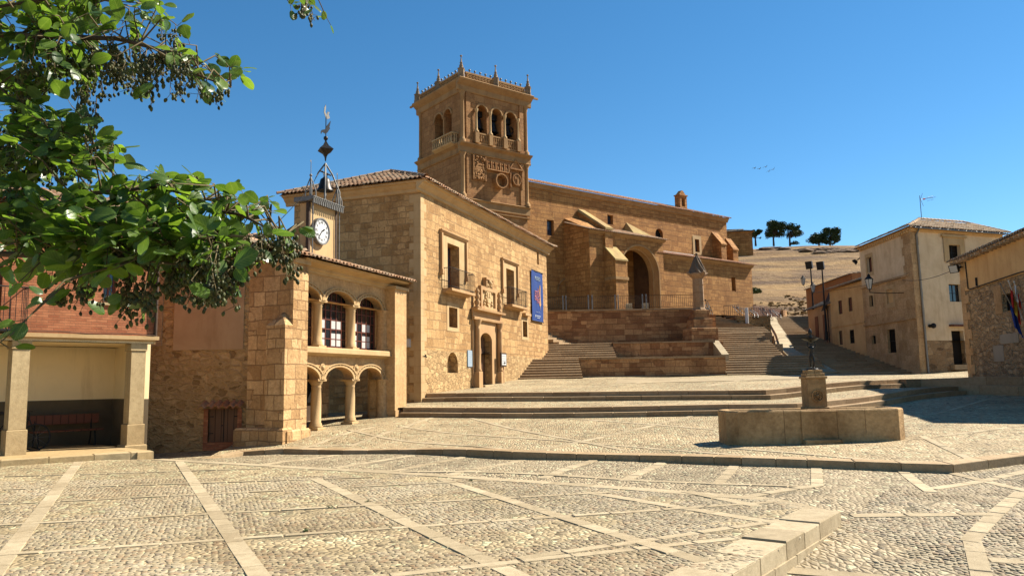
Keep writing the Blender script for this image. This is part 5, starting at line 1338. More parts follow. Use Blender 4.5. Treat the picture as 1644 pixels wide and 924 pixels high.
for x in (872, 969, 1051): 
    u_ = NV.u(x, 310); m = MB(NV); m.box(u_-.09, u_+.09, 0, .05, NV.z(x, 320)-.1, NV.z(x, 310)); 
def poly_px(fr, pts, n=0): return [fr.px(x, y, n) for x, y in pts]
# aisle
nA = 3.0
uA0, uA1 = NV.u(1055, 450, nA), NV.u(1207, 440, nA)
zAe = (NV.z(1072, 404, nA)+NV.z(1209, 431, nA))/2
wa = hp(NV, 1174, 445, 1180.5, 467, n=nA, d=.5)
m = MB(NV); m.wall(uA0, uA1, zN0, zAe, [wa], n=nA); m.face([NV.p(uA1, nA, zN0), NV.p(uA1, -2, zN0), NV.p(uA1, -2, zAe+.9), NV.p(uA1, 0, zAe+.9), NV.p(uA1, nA, zAe)])
m.box(wa[0]-.1, wa[1]+.1, nA-.9, nA-.49, wa[2]-.1, wa[3]+.1)
m.build('aisle_wall', MAT['church'], TC)
m = MB(NV); m.sweep([(nA, zAe-.3), (nA+.1, zAe-.25), (nA+.3, zAe-.05), (nA+.3, zAe), (nA, zAe)], uA0, uA1+.1); m.build('aisle_cornice', MAT['carved'], TC)
m = MB(NV); roof(m, NV, uA0-.3, uA1+.35, nA+.45, zAe+.02, 3.6, R(16), pu=.26, pv=.42)
m.face([NV.p(uA0, nA+.4, zAe-.02), NV.p(uA1+.3, nA+.4, zAe-.02), NV.p(uA1+.3, 0, zAe+.9), NV.p(uA0, 0, zAe+.9)])
m.build('aisle_roof', MAT['tile_red'], TC)
m = MB(NV); m.box(NV.u(1062, 395, 0), NV.u(1110, 400, 0), 0, .25, zAe+.95, zAe+1.05); m.build('flashing', MAT['white'], TC)
# buttresses that rise above the aisle roof
def buttress(fr, u, w, n0, prof, name='buttress', mat='church', cap='lichen'):
    """prof: (n,z) outline from wall top outwards and down"""
    m = MB(fr); m.sweep([(n0, zN0)]+[(n0, prof[0][1])]+prof+[(prof[-1][0], zN0)], u, u+w); b = m.build(name, MAT[mat], TC)
    m = MB(fr)
    for (na, za), (nb_, zb_) in zip(prof[:-1], prof[1:]):
        if nb_-na > .3:
            m.hexa([fr.p(u-.06, na, za), fr.p(u+w+.06, na, za), fr.p(u+w+.06, nb_+.08, zb_-.03), fr.p(u-.06, nb_+.08, zb_-.03),
                    fr.p(u-.06, na, za+.14), fr.p(u+w+.06, na, za+.14), fr.p(u+w+.06, nb_+.08, zb_+.11), fr.p(u-.06, nb_+.08, zb_+.11)])
    if m.v: m.build('buttress_cap', MAT[cap], b)
for x0, y0, x1, y1, w in ((1143, 374, 1158, 392, .9), (1165, 384, 1177, 401, .9)):
    u_ = NV.u(x0, y0); za = NV.z(x0, y0); dn = 2.2
    # outward extent from the pixel of the lower end
    best = min(np.linspace(.5, 4, 60), key=lambda d: abs(NV.u(x1, y1, d)-u_-w*0)); zb_ = NV.z(x1, y1, best)
    buttress(NV, u_, w, 0, [(0, za), (best, zb_)], cap='church')
# bellcote
ub_ = NV.u(1097, 320, -3.5); zb0, zb1 = NV.z(1097, 336, -3.5), NV.z(1097, 307, -3.5)
m = MB(NV.off(0, -3.5)); hw_ = .62
m.wall(ub_-hw_, ub_+hw_, zb0-.6, zb1-.55, [(ub_-.28, ub_+.28, zb0+.35, zb1-.75, 'a', .7)])
m.box(ub_-hw_, ub_+hw_, -.75, -.7, zb0-.6, zb1-.55); m.box(ub_-hw_, ub_-hw_+.02, -.7, 0, zb0-.6, zb1-.55); m.box(ub_+hw_-.02, ub_+hw_, -.7, 0, zb0-.6, zb1-.55)
m.box(ub_-hw_-.1, ub_+hw_+.1, -.8, .1, zb1-.55, zb1-.42); m.prism([(ub_-hw_, zb1-.42), (ub_+hw_, zb1-.42), (ub_+.3, zb1-.1), (ub_+.12, zb1+.1), (ub_-.12, zb1+.1), (ub_-.3, zb1-.1)], -.6, -.1)
bc = m.build('bellcote', MAT['church'], TC)
m = MB(NV.off(0, -3.5)); m.lathe(ub_, -.35, [(.24, zb0+.6), (.2, zb0+.75), (.14, zb0+1.05), (.03, zb0+1.15)], 12); m.build('bell', MAT['bronze'], bc)
# porch block
nP = 3.4
uP0, uP1 = NV.u(947, 420, nP), NV.u(1066, 440, nP)
zPe = (NV.z(966, 368, nP+.3)+NV.z(1067, 387, nP+.3))/2
ar = (NV.u(1000, 440, nP), NV.u(1055, 440, nP)); zcr = NV.z(1029, 400, nP)
m = MB(NV)
ro = (ar[1]-ar[0])/2
hole = (ar[0]-.38, ar[1]+.38, zN0, zcr+.42, 'a', .9)
m.wall(uP0, uP1, zN0, zPe, [hole], n=nP)
m.face([NV.p(uP0, nP, zN0), NV.p(uP0, 0, zN0), NV.p(uP0, 0, zPe+1.5), NV.p(uP0, nP, zPe)])
m.face([NV.p(uP1, nP, zN0), NV.p(uP1, nP-.6, zN0), NV.p(uP1, nP-.6, zPe), NV.p(uP1, nP, zPe)])
m.build('porch_wall', MAT['church'], TC)
m = MB(NV)
# splayed inner order
cu_ = (ar[0]+ar[1])/2; zsp = hole[3]-((hole[1]-hole[0])/2)
N = 20; rows = []
ra_, rb_ = (hole[1]-hole[0])/2, ro
def archpts(r_, n, zc): 
    out = [NV.p(cu_-r_, n, zN0)]+[NV.p(cu_-r_*math.cos(math.pi*k/N), n, zc+r_*math.sin(math.pi*k/N)) for k in range(N+1)]+[NV.p(cu_+r_, n, zN0)]; return out
m.grid([archpts(ra_+.02, nP+.03, zsp), archpts(ra_-.12, nP+.03, zsp), archpts(ra_-.14, nP-.12, zsp), archpts(rb_+.12, nP-.5, zsp-.02), archpts(rb_, nP-.55, zsp-.02), archpts(rb_, nP-1.1, zsp-.02)], .5, False)
m.build('porch_arch', MAT['carved'], TC)
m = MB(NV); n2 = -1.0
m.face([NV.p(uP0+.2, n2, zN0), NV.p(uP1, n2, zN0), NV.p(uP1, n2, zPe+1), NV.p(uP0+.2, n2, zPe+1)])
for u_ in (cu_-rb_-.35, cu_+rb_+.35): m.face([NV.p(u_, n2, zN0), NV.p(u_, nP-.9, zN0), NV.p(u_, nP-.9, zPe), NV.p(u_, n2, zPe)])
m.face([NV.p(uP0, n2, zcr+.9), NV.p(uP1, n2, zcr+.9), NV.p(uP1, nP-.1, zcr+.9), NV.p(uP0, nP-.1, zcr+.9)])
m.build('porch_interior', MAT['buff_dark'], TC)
m = MB(NV); zd = 7.2
m.box(cu_-1.3, cu_+1.3, n2, n2+.12, zd, zd+3.2); m.box(cu_-.7, cu_+.7, n2+.12, n2+.18, zd, zd+2.2); m.build('church_door', MAT['wood'], TC)
m = MB(NV); m.sweep([(nP, zPe-.25), (nP+.08, zPe-.22), (nP+.28, zPe-.04), (nP+.28, zPe), (nP, zPe)], uP0-.1, uP1+.2); m.build('porch_cornice', MAT['carved'], TC)
m = MB(NV); roof(m, NV, uP0-.2, uP1+.35, nP+.42, zPe+.02, 4.0, R(19), pu=.26, pv=.42); m.build('porch_roof', MAT['tile'], TC)
m = MB(NV); m.face([NV.p(uP0-.1, nP+.3, zPe), NV.p(uP1+.3, nP+.3, zPe), NV.p(uP1+.3, 0, zPe+1.2), NV.p(uP0-.1, 0, zPe+1.2)]); m.face([NV.p(uP1, nP, zPe-2.6), NV.p(uP1, 0, zPe-2.6), NV.p(uP1, 0, zPe+1.2), NV.p(uP1, nP, zPe)]); m.build('porch_gable', MAT['church'], TC)
# gabled stub above the porch roof
m = MB(NV); ug, zg_ = NV.u(1018, 360, 1.0), NV.z(1018, 357, 1.0)
p = NV.p
m.hexa([p(ug-.9, .2, zPe+.6), p(ug+.9, .2, zPe+.6), p(ug+.9, 2.2, zPe+.2), p(ug-.9, 2.2, zPe+.2), p(ug-.05, 0, zg_+.15), p(ug+.05, 0, zg_+.15), p(ug+1.3, 2.6, zPe+.35), p(ug-.9, 2.2, zPe+.25)])
m.build('gabled_stub', MAT['lichen'], TC)
# buttress at the left of the porch: rises up the nave wall, then dies into the porch corner
uq = NV.u(927, 345, 0); zq0 = NV.z(927, 339, 0)
m = MB(NV); zq1 = NV.z(962, 366, nP)
m.sweep([(0, zN0), (0, zq0), (.3, zq0-.1), (nP+.25, zq1-.1), (nP+.25, zN0)], uq, uq+.95); bq = m.build('buttress', MAT['church'], TC)
m = MB(NV); m.hexa([p(uq-.05, .05, zq0), p(uq+1.0, .05, zq0), p(uq+1.0, nP+.35, zq1-.1), p(uq-.05, nP+.35, zq1-.1), p(uq+.1, .05, zq0+.22), p(uq+.85, .05, zq0+.22), p(uq+.95, nP+.35, zq1+.1), p(uq, nP+.35, zq1+.1)]); m.build('buttress_cap', MAT['lichen'], bq)
m = MB(NV); m.box(uq+.9, uP0+.05, 0, nP-.01, zN0, zq1-.2); m.hexa([p(uq+.9, 0, zq1-.25), p(uP0+.1, 0, zq1-.25), p(uP0+.1, nP, zq1-.25), p(uq+.9, nP, zq1-.25), p(uq+.9, 0, zq0-.4), p(uP0+.1, 0, zq0-.9), p(uP0+.1, nP, zq1-.2), p(uq+.9, nP, zq1-.2)]); m.build('porch_shoulder', MAT['church'], TC)
# buttress in front of the porch, left of the arch
ub2 = NV.u(989, 450, nP+1.4); wb2 = NV.u(1008, 450, nP+1.4)-ub2
zb_t, zb_b = NV.z(980, 397, nP), NV.z(997, 418, nP+1.4)
buttress(NV, ub2, wb2, nP-.05, [(nP, zb_t), (nP+1.4, zb_b)])
m = MB(NV); m.box(ub2-.08, ub2+wb2+.08, nP, nP+1.48, NV.z(1000, 447, nP+1.4)-.1, NV.z(1000, 444, nP+1.4)); m.build('buttress_band', MAT['carved'], TC)
# blind pointed arch in the shaded nave wall
ua1, za1 = NV.u(912, 470), NV.z(912, 447)
m = MB(NV); r_ = 2.1
for s_ in (-1, 1):
    pts = [(ua1+s_*(1.25-2.2*math.cos(a)*1.0+.95*0), za1-1.75+2.2*math.sin(a)) for a in np.linspace(0.05, .95, 9)]
    pts = [(ua1+s_*1.3*(1-math.sin(t)), za1-1.6+1.6*(math.sin(t)**.8)) for t in np.linspace(.0, math.pi/2, 9)]
    pts = [(ua1+s_*1.3*math.cos(t), za1-1.6+1.6*math.sin(t)**.85) for t in np.linspace(0, math.pi/2, 9)]
    m.tube([NV.p(u_, .03, z_) for u_, z_ in pts], .08, 5)
m.build('blind_arch', MAT['carved'], TC)

# ---- tower
uT = TR.u(848.5, 200); uTL = TL.u(678.5, 200)
uT = (uT+uTL)/2+.15*0; uTL = uT
dT = uT
zA = TR.z(744, 318); zB = TR.z(744, 243); zC_ = TR.z(744, 229); zD = TR.z(743, 133); zTop = TR.z(742.5, 113)
h1 = hp(TR, 765, 171, 781, 216.5, 'a', d=.9); h2 = hp(TR, 788.5, 175, 804.5, 219.5, 'a', d=.9); h3 = hp(TR, 811, 180, 827, 224, 'a', d=.9)
zc__ = (h1[3]+h2[3]+h3[3])/3; zs__ = (h1[2]+h2[2]+h3[2])/3
HS = [(h[0], h[1], zs__, zc__, 'a', .9) for h in (h1, h2, h3)]
g1 = hp(TL, 698, 184, 711, 221, 'a', d=.8); g2 = hp(TL, 713, 178, 725, 220, 'a', d=.8)
GS = [(g[1], g[0], zs__, zc__-.1, 'a', .9) if g[1] < g[0] else (g[0], g[1], zs__, zc__-.1, 'a', .9) for g in (g1, g2)]
m = MB(TR); m.wall(0, uT, 4, zD, HS); m.fr = TL; m.wall(0, uT, 4, zD, GS)
m.fr = TR
m.face([TR.p(uT, 0, 4), TR.p(uT, -dT, 4), TR.p(uT, -dT, zD), TR.p(uT, 0, zD)]); m.face([TR.p(0, -dT, 4), TR.p(uT, -dT, 4), TR.p(uT, -dT, zD), TR.p(0, -dT, zD)])
TW = m.build('bell_tower', MAT['tower'], TC)
m = MB(TR); m.box(1.0, uT-1.0, -dT+1.0, -1.0, zs__-.05, zD-.3); 
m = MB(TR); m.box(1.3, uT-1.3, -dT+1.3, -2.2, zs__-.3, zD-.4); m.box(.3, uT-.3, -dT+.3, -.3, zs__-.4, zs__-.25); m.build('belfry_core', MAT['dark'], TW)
# mouldings that run round the tower
def belt(z0, prof, name, mat='carved'):
    o = max(n for n, z in prof)
    m = MB(TR)
    for fr in (TR, TL): m.fr = fr; m.sweep([(-.05, z0+prof[0][1])]+[(n, z0+z) for n, z in prof]+[(-.05, z0+prof[-1][1])], -o if fr is TR else 0, uT+o)
    b2 = TR.off(uT, 0); b2.U, b2.N = -TR.N, TR.U
    m.fr = b2; m.sweep([(-.05, z0+prof[0][1])]+[(n, z0+z) for n, z in prof]+[(-.05, z0+prof[-1][1])], 0, uT+o)
    return m.build(name, MAT[mat], TW)
belt(zA, [(.05, -.75), (.1, -.7), (.1, -.15), (.22, -.05), (.26, .0), (.16, .06)], 'frieze')
belt(zA-.95, [(.1, -.1), (.18, -.04), (.18, .02)], 'string_course')
belt(zB, [(.05, -.12), (.12, -.08), (.16, -.02), (.10, .04), (.10, .45), (.2, .52), (.42, .66), (.44, .74), (.2, .78)], 'cornice')
belt(zD, [(.05, -.75), (.12, -.68), (.14, -.25), (.3, -.12), (.55, .12), (.60, .22), (.58, .27), (0, .29)], 'cornice')
# corner shafts
m = MB(TR)
for (u_, n_) in ((.0, .0), (uT, 0), (0, -dT)):
    q = TR.p(u_, n_, 0)
    for a, b in ((zA+.1, zB-.1), (zB+.8, zD-.7)):
        m.fr = WORLD; m.lathe(q.x, q.y, [(.30, a), (.30, a+.25), (.2, a+.35), (.17, a+.5), (.15, b-.5), (.2, b-.42), (.17, b-.35), (.30, b-.06), (.32, b)], 12)
m.build('corner_shafts', MAT['carved'], TW)
for u_ in (.55, uT-.55):
    m = MB(TR); m.box(u_-.22, u_+.22, 0, .12, zA+.1, zB-.1); m.box(u_-.22, u_+.22, 0, .12, zB+.8, zD-.7); m.box(u_-.3, u_+.3, 0, .2, zB+.8, zB+1.1); m.build('pilaster', MAT['tower'], TW)
# belfry arches, colonnettes, balustrade
cols_ = [HS[0][0]-.16, (HS[0][1]+HS[1][0])/2, (HS[1][1]+HS[2][0])/2, HS[2][1]+.16]
for h in HS:
    m = MB(TR); r_ = (h[1]-h[0])/2; m.arch((h[0]+h[1])/2, h[3]-r_, r_, r_+.14, -.02, .1, 16); m.build('arch_moulding', MAT['carved'], TW)
for h in GS:
    m = MB(TL); r_ = (h[1]-h[0])/2; m.arch((h[0]+h[1])/2, h[3]-r_, r_, r_+.14, -.02, .1, 16); m.build('arch_moulding', MAT['carved'], TW)
r_ = (HS[0][1]-HS[0][0])/2
for c in cols_:
    m = MB(TR); m.lathe(c, .17, [(.2, zs__), (.2, zs__+.12), (.12, zs__+.2), (.11, zs__+.35), (.095, zc__-r_-.3), (.12, zc__-r_-.26), (.17, zc__-r_-.06), (.18, zc__-r_+.05)], 10); m.build('colonnette', MAT['pale'], TW)
    m = MB(TR); m.box(c-.2, c+.2, 0, .34, zs__-1.0, zs__+.02, bev=.02); m.build('pedestal', MAT['carved'], TW)
gm = (GS[0][1]+GS[1][0])/2 if GS[0][0] < GS[1][0] else (GS[1][1]+GS[0][0])/2
m = MB(TL); m.lathe(gm, -.1, [(.2, zs__), (.13, zs__+.2), (.11, zc__-r_-.4), (.18, zc__-r_-.1)], 10); m.build('colonnette', MAT['carved'], TW)
m = MB(TR)
m.box(cols_[0], cols_[-1], .02, .16, zs__-.12, zs__); m.box(cols_[0], cols_[-1], .02, .14, zs__-1.0, zs__-.85)
for i in range(22):
    c = cols_[0]+(cols_[-1]-cols_[0])*(i+.5)/22; m.lathe(c, .08, [(.05, zs__-.86), (.085, zs__-.65), (.04, zs__-.4), (.075, zs__-.25), (.05, zs__-.12)], 6, cap=False)
m.build('balustrade', MAT['carved'], TW)
ga, gb = sorted((TL.u(695, 225, .6), TL.u(727, 225, .6)))
m = MB(TL); zbb = zs__-.15
m.sweep([(0, zbb-1.3), (.3, zbb-1.15), (.7, zbb-.95), (.75, zbb-.85), (0, zbb-.85)], ga, gb); m.box(ga, gb, .58, .74, zbb-.1, zbb+.02); m.box(ga, ga+.12, 0, .6, zbb-.1, zbb+.02); m.box(gb-.12, gb, 0, .6, zbb-.1, zbb+.02)
for i in range(10):
    c = ga+(gb-ga)*(i+.5)/10; m.lathe(c, .66, [(.06, zbb-.85), (.1, zbb-.6), (.045, zbb-.35), (.06, zbb-.1)], 6, cap=False)
for c in (.2, .4): 
    for g in (ga+.06, gb-.06): m.lathe(g, c, [(.06, zbb-.85), (.1, zbb-.6), (.045, zbb-.35), (.06, zbb-.1)], 6, cap=False)
m.build('balcony', MAT['pale'], TW)
for h in HS:
    c = (h[0]+h[1])/2; m = MB(TR); z0_ = zs__+.55; H = 1.15
    m.lathe(c+.05, -.75, [(.56, z0_), (.54, z0_+.06), (.42, z0_+.3), (.36, z0_+.75), (.30, z0_+1.0), (.1, z0_+H), (.05, z0_+H+.05)], 16); m.box(c-.5, c+.5, -.9, -.6, z0_+H+.02, z0_+H+.55); m.build('bell', MAT['bronze'], TW)
m = MB(TR); c = HS[2][1]-.4; m.arch(c, zs__+1.0, .3, .36, -.3, -.22, 20, 0, 360); m.build('bell_wheel', MAT['iron'], TW)
# parapet with crest and pinnacles
zP = zD+.29; hP = zTop-zP-.15
faces = [(TR, MB(TR)), (TL, MB(TL))]
b2 = TR.off(uT, 0); b2.U, b2.N = -TR.N, TR.U; b3 = TL.off(uT, 0); b3.U, b3.N = -TL.N, TL.U
for fr in (TR, TL, b2, b3):
    m = MB(fr); m.box(.2, uT-.2, .12, .30, zP, zP+.14); m.box(.2, uT-.2, .12, .30, zP+hP-.16, zP+hP); m.box(.2, uT-.2, .15, .22, zP+.14, zP+hP-.16)
    k = 20
    for i in range(k):
        c = .3+(uT-.6)*(i+.5)/k; m.arch(c, zP+.14+(hP-.3)/2, .07, .13, .22, .29, 8, 0, 360)
    m.build('parapet', MAT['carved'], TW)
    m = MB(fr)
    for i in range(13):
        if i in (0, 6, 12): continue
        c = .1+(uT-.2)*i/12; q = fr.p(c, .21, zP+hP); m.tube([q, q+Vector((0, 0, .16))], .05, 5); m.ball(q+Vector((0, 0, .22)), .11, 6)
    m.build('crest', MAT['zinc'], TW)
pin = None
for q in (TR.p(0, .2, 0)-TR.U*.2, TR.p(uT/2, .2, 0), TR.p(uT, .2, 0)+TR.U*.2, TL.p(uT/2, .2, 0), TL.p(uT, .2, 0)+TL.U*.2, b2.p(uT, .2, 0)+b2.U*.2, b2.p(uT/2, .2, 0), b3.p(uT/2, .2, 0)):
    m = MB(); x, y = q.x, q.y; z = zP; H = hP+.12
    m.fr = WORLD; a = R(45)-R(52.4)
    m.lathe(x, y, [(.38, z-.02), (.38, z+.2), (.34, z+.24), (.34, z+H-.1), (.42, z+H)], 4, smooth=False, a0=a+R(45)+R(0))
    z += H; m.lathe(x, y, [(r_*.9, z+h_*.62) for r_, h_ in ((.3, 0), (.32, .12), (.16, .22), (.2, .36), (.19, .5), (.1, .85), (.16, .92), (.09, 1.0), (.05, 1.55), (.035, 1.75), (.11, 1.84), (.11, 1.96), (.02, 2.05))], 10)
    m.build('pinnacle', MAT['zinc_stone'], TW)
for fr, uu_ in ((TR, uT), (TL, uT)):
    m = MB(fr); z = zD+.1; m.box(uu_+.3, uu_+1.15, .35, .5, z-.06, z+.1); m.build('gargoyle', MAT['carved'], TW)
# reliefs on the tower face
def rel(x0, y0, x1, y1): 
    a, b = TR.u(x0, (y0+y1)/2), TR.u(x1, (y0+y1)/2); z1_, z0_ = TR.z((x0+x1)/2, y0), TR.z((x0+x1)/2, y1); return a, b, z0_, z1_
a, b, z0_, z1_ = rel(758.5, 251, 778, 290)
m = MB(TR)
for u_ in (a-.05, b-.07): m.box(u_, u_+.12, 0, .22, z0_, z1_)
m.box(a, b, 0, .1, z0_, z1_); um2 = (a+b)/2; zm = (z0_+z1_)/2-.25
rg = random.Random(9)
for i in range(90):
    t = i/90; m.ball(TR.p(a+.12+(b-a-.24)*rg.random(), .1+rg.random()*.1, z0_+.1+(z1_-z0_-.2)*rg.random()), rg.uniform(.06, .13), 6)
m.arch(um2, zm, .38, .5, .1, .24, 20, 0, 360, sq=1.35); m.prism([(um2-.3, zm+.4), (um2+.3, zm+.4), (um2+.3, zm-.1), (um2, zm-.45), (um2-.3, zm-.1)], .1, .22)
m.build('coat_of_arms', MAT['tower'], TW)
a, b, z0_, z1_ = rel(790, 281, 809, 304)
m = MB(TR); cc, zc3 = (a+b)/2, (z0_+z1_)/2; rr3 = (z1_-z0_)/2+.02
m.arch(cc, zc3, rr3*.84, rr3, -.0, .62, 32, 0, 360); m.arch(cc, zc3, rr3*.72, rr3*.84, -.0, .46, 32, 0, 360); m.build('ring_moulding', MAT['tower'], TW)
a, b, z0_, z1_ = rel(779, 262, 814, 274.5)
m = MB(TR); m.box(a, b, 0, .35, z0_-.1, z0_+.0)
for i in range(6): c = a+(b-a)*i/5; m.box(c-.05, c+.05, 0, .30, z0_, z1_)
for i in range(5): c = a+(b-a)*(i+.5)/5; m.lathe(c, .15, [(.12, z0_), (.15, z0_+.2), (.1, z0_+.42), (.06, z0_+.5), (.09, z0_+.58), (.05, z0_+.68)], 8)
m.build('niche_row', MAT['tower'], TW)
a, b, z0_, z1_ = rel(818, 274, 837, 303)
m = MB(TR); cc, zc3 = (a+b)/2, (z0_+z1_)/2-.05; rr3 = (b-a)/2-.18
for u_ in (a-.04, b-.06): m.box(u_, u_+.1, 0, .2, z0_, z1_)
m.box(a-.1, b+.1, 0, .28, z1_, z1_+.12); m.prism([(a-.05, z1_+.12), (b+.05, z1_+.12), (b-.1, z1_+.14), (cc, z1_+.95), (a+.1, z1_+.14)], .02, .06)
for s_ in (-1, 1): m.tube([TR.p(cc+s_*(b-a)/2, .12, z1_+.15), TR.p(cc, .12, z1_+1.0)], .07, 5)
m.arch(cc, zc3, rr3*.84, rr3, 0, .26, 28, 0, 360, sq=1.1); m.box(cc-.36, cc+.36, 0, .16, zc3-.5, zc3+.5); m.box(cc-.25, cc-.03, .16, .22, zc3+.05, zc3+.4); m.box(cc+.03, cc+.25, .16, .22, zc3-.4, zc3+.4)
m.build('medallion', MAT['tower'], TW)

# ================================================================ RIGHT-HAND HOUSES
HA = Fr(PY(1479, 597, 45), 0.8, True)            # long street side; N faces -X
HB_ = Fr(HA.O, 69)                               # side towards the plaza
def hpx(fr, x0, y0, x1, y1, d=.3, n=0):
    a, b = fr.u(x0, (y0+y1)/2, n), fr.u(x1, (y0+y1)/2, n); xm = (x0+x1)/2
    return (min(a, b), max(a, b), fr.z(xm, y1, n), fr.z(xm, y0, n), 'r', d)
zHe = HA.z(1450, 371); uHe = HA.u(1383, 450); uHr = HB_.u(1611, 440)
TH = thing('tall_house', HA.p(2, 0, 1.7), 'tall three-storey cream rendered house with cut-stone corner and low hipped tile roof', 'house')
a1 = hpx(HA, 1392, 412.5, 1400, 437); a2 = hpx(HA, 1396, 474, 1402, 492); a3 = hpx(HA, 1424, 464, 1434, 487, .12); a4 = hpx(HA, 1425, 528, 1438, 566); a5 = hpx(HA, 1399.5, 538.5, 1406, 552)
m = MB(HA); zst = (HA.z(1448, 446)+HA.z(1385, 459))/2
m.wall(-.0, uHe, 0, zst, [a2, a3, a4, a5]); m.build('lower_wall', MAT['ash_house'], TH)
m = MB(HA); m.wall(-.0, uHe, zst, zHe, [a1]); m.face([HA.p(uHe, 0, 2), HA.p(uHe, -9, 2), HA.p(uHe, -9, zHe), HA.p(uHe, 0, zHe)])
b1 = hpx(HB_, 1523, 393, 1541, 417); b2_ = hpx(HB_, 1524, 456, 1543, 484); b3_ = hpx(HB_, 1529.5, 530.5, 1549, 585, .35)
zbr = HB_.z(1500, 546)
m.fr = HB_; m.wall(0, uHr, zbr, zHe, [b1, b2_, (b3_[0], b3_[1], zbr, b3_[3], 'r', .35)]); m.face([HB_.p(uHr, 0, 0), HB_.p(uHr, -9, 0), HB_.p(uHr, -9, zHe), HB_.p(uHr, 0, zHe)])
m.build('rendered_wall', MAT['cream2'], TH)
m = MB(HB_); m.wall(0, uHr, 0, zbr, [(b3_[0], b3_[1], b3_[2], zbr, 'r', .35)]); m.build('plaza_side_base', MAT['church_house'], TH)
m = MB(HA)
z = .5; i = 0
while z < zHe-.3:
    h = random.uniform(.5, .62); w1_, w2_ = (1.05, .75) if i % 2 else (.85, 1.0); rr = random.random()
    big = .25 if z < 2.6 else 0
    m.fr = HA; m.box(-.03, w1_+big*2, -.02, .03+big*.1, z+.004, min(z+h, zHe)-.004, rr)
    m.fr = HB_; m.box(-.0, w2_*.5+.12, -.02, .03, z+.004, min(z+h, zHe)-.004, rr); z += h; i += 1
m.build('corner_stones', MAT['ash_house'], TH)
for h, g, nx, nz in ((a1, 'redwood', 1, 1), (a2, 'glass', 1, 2), (a3, 'ochre', 1, 1), (a4, 'dark', 1, 2), (a5, 'dark', 1, 1)): window(TH, HA, h[0], h[1], h[2], h[3], -.2 if h is not a3 else -.1, nx, nz, 'iron' if g != 'ochre' else 'pale', g)
for h in (a1, a2, a3):
    m = MB(HA); m.wall(h[0]-.2, h[1]+.2, h[2]-.25, h[3]+.25, [(h[0], h[1], h[2], h[3], 'r', .05)], n=.02); m.build('window_surround', MAT['pale'], TH)
for h, g in ((b1, 'dark'), (b2_, 'glass')): window(TH, HB_, h[0], h[1], h[2], h[3], -.22, 2, 2, 'iron', g)
for h in (b1,):
    m = MB(HB_); m.wall(h[0]-.42, h[1]+.42, h[2]-.15, h[3]+.45, [(h[0], h[1], h[2], h[3], 'r', .05)], n=.05); m.box(h[0]-.55, h[1]+.55, 0, .14, h[3]+.45, h[3]+.58); m.build('window_surround', MAT['pale'], TH)
m = MB(HB_); m.box(b3_[0], b3_[1], -.3, -.25, b3_[2], b3_[3]); m.build('door', MAT['dark'], TH)
m = MB(HB_); m.box(b3_[0]-.3, b3_[1]+.3, -.05, .3, b3_[2]-.3, b3_[2]); m.build('door_step', MAT['step'], TH)
m = MB(HB_); u_ = HB_.u(1520, 578); m.box(b2_[0]-.25, b2_[1]+.3, 0, .35, b2_[2]-1.5, b2_[2]-1.4); m.build('ledge', MAT['redwood'], TH)
m = MB(HA)
for fr, zz_, ul_2 in ((HA, zst, uHe), (HA, (HA.z(1450, 512)+HA.z(1385, 523))/2, uHe)): m.box(.5 if zz_ == zst else 0, ul_2-.0, 0, .10, zz_-.09, zz_+.05)
m.build('string_course', MAT['ash_house'], TH)
zc_r = HA.z(1400, 400)
m = MB(HA)
for i in range(int(uHe/.28)): m.box(i*.28+.06, i*.28+.18, 0, .16, zHe-.22, zHe-.05)
m.box(-.05, uHe, 0, .12, zHe-.05, zHe+.02); m.fr = HB_; m.box(-.05, uHr+.1, 0, .12, zHe-.14, zHe+.02)
m.build('eaves_corbels', MAT['ochre'], TH)
m = MB(HB_); m.tube([HB_.p(0, .34, zHe+.02), HB_.p(uHr+.3, .34, zHe+.02)], .05, 6); m.build('gutter', MAT['steel'], TH)
m = MB(HB_); u_ = HB_.u(1473, 420); m.tube([HB_.p(u_+.0, .3, zHe), HB_.p(u_, .08, zHe-.35), HB_.p(u_+.05, .08, 1.0)], .06, 6); m.build('drain_pipe', MAT['steel'], TH)
# roof: four planes meeting at a short ridge
def tri_roof(parent, fr_, corners, apexA, apexB, z, mat, over=.4):
    pass
A_ = HA.p(-.45, .45, zHe+.08)-HB_.U*0; 
pk = PY(1476, 352, 48.2); pk2 = PY(1545, 357, 50.5)
fa = Fr((0, 0), 0); 
m = MB(HB_)
# plaza-side slope
zr0 = zHe+.08; run = (pk.to_2d()-HB_.O.to_2d()).dot(HB_.N.to_2d())
pn = abs(run)+.4; pit = math.atan((pk.z-zr0)/pn)
L_s = pn/math.cos(pit)
uB1, uB2, uA1_ = (pk-HB_.O).dot(HB_.U), (pk2-HB_.O).dot(HB_.U), (pk-HA.O).dot(HA.U)
roof(m, HB_, -.55, uHr+.45, .4, zr0, L_s, pit, (uB1+.55)/pn, (uHr+.45-uB2)/pn, seed=5)
pu_ = abs((pk.to_2d()-HA.O.to_2d()).dot(HA.N.to_2d()))+.4; pit2 = math.atan((pk.z-zr0)/pu_)
roof(m, HA, -.35, uHe+.1, .4, zr0, pu_/math.cos(pit2), pit2, (uA1_+.35)/pu_, (uHe+.1-uA1_)/pu_, seed=6)
c0_ = HA.O+(HB_.N*.4-HA.U*0)+HA.N*.4-Vector((0, 0, 0)); c0_ = Vector((c0_.x, c0_.y, zr0+.05))
ridge(m, [c0_, pk+Vector((0, 0, .05)), pk2+Vector((0, 0, .05)), HB_.p(uHr+.45, .4, zr0+.05)])
rfo = m.build('roof', MAT['tile_old'], TH)
m = MB(HB_); c1_ = HB_.p(uHr+.4, .35, zr0-.05); c2_ = HA.p(uHe+.1, .35, zr0-.05); c0b = Vector((c0_.x, c0_.y, zr0-.05)); bk_ = HB_.p(uHr+.4, -9, zr0-.05)
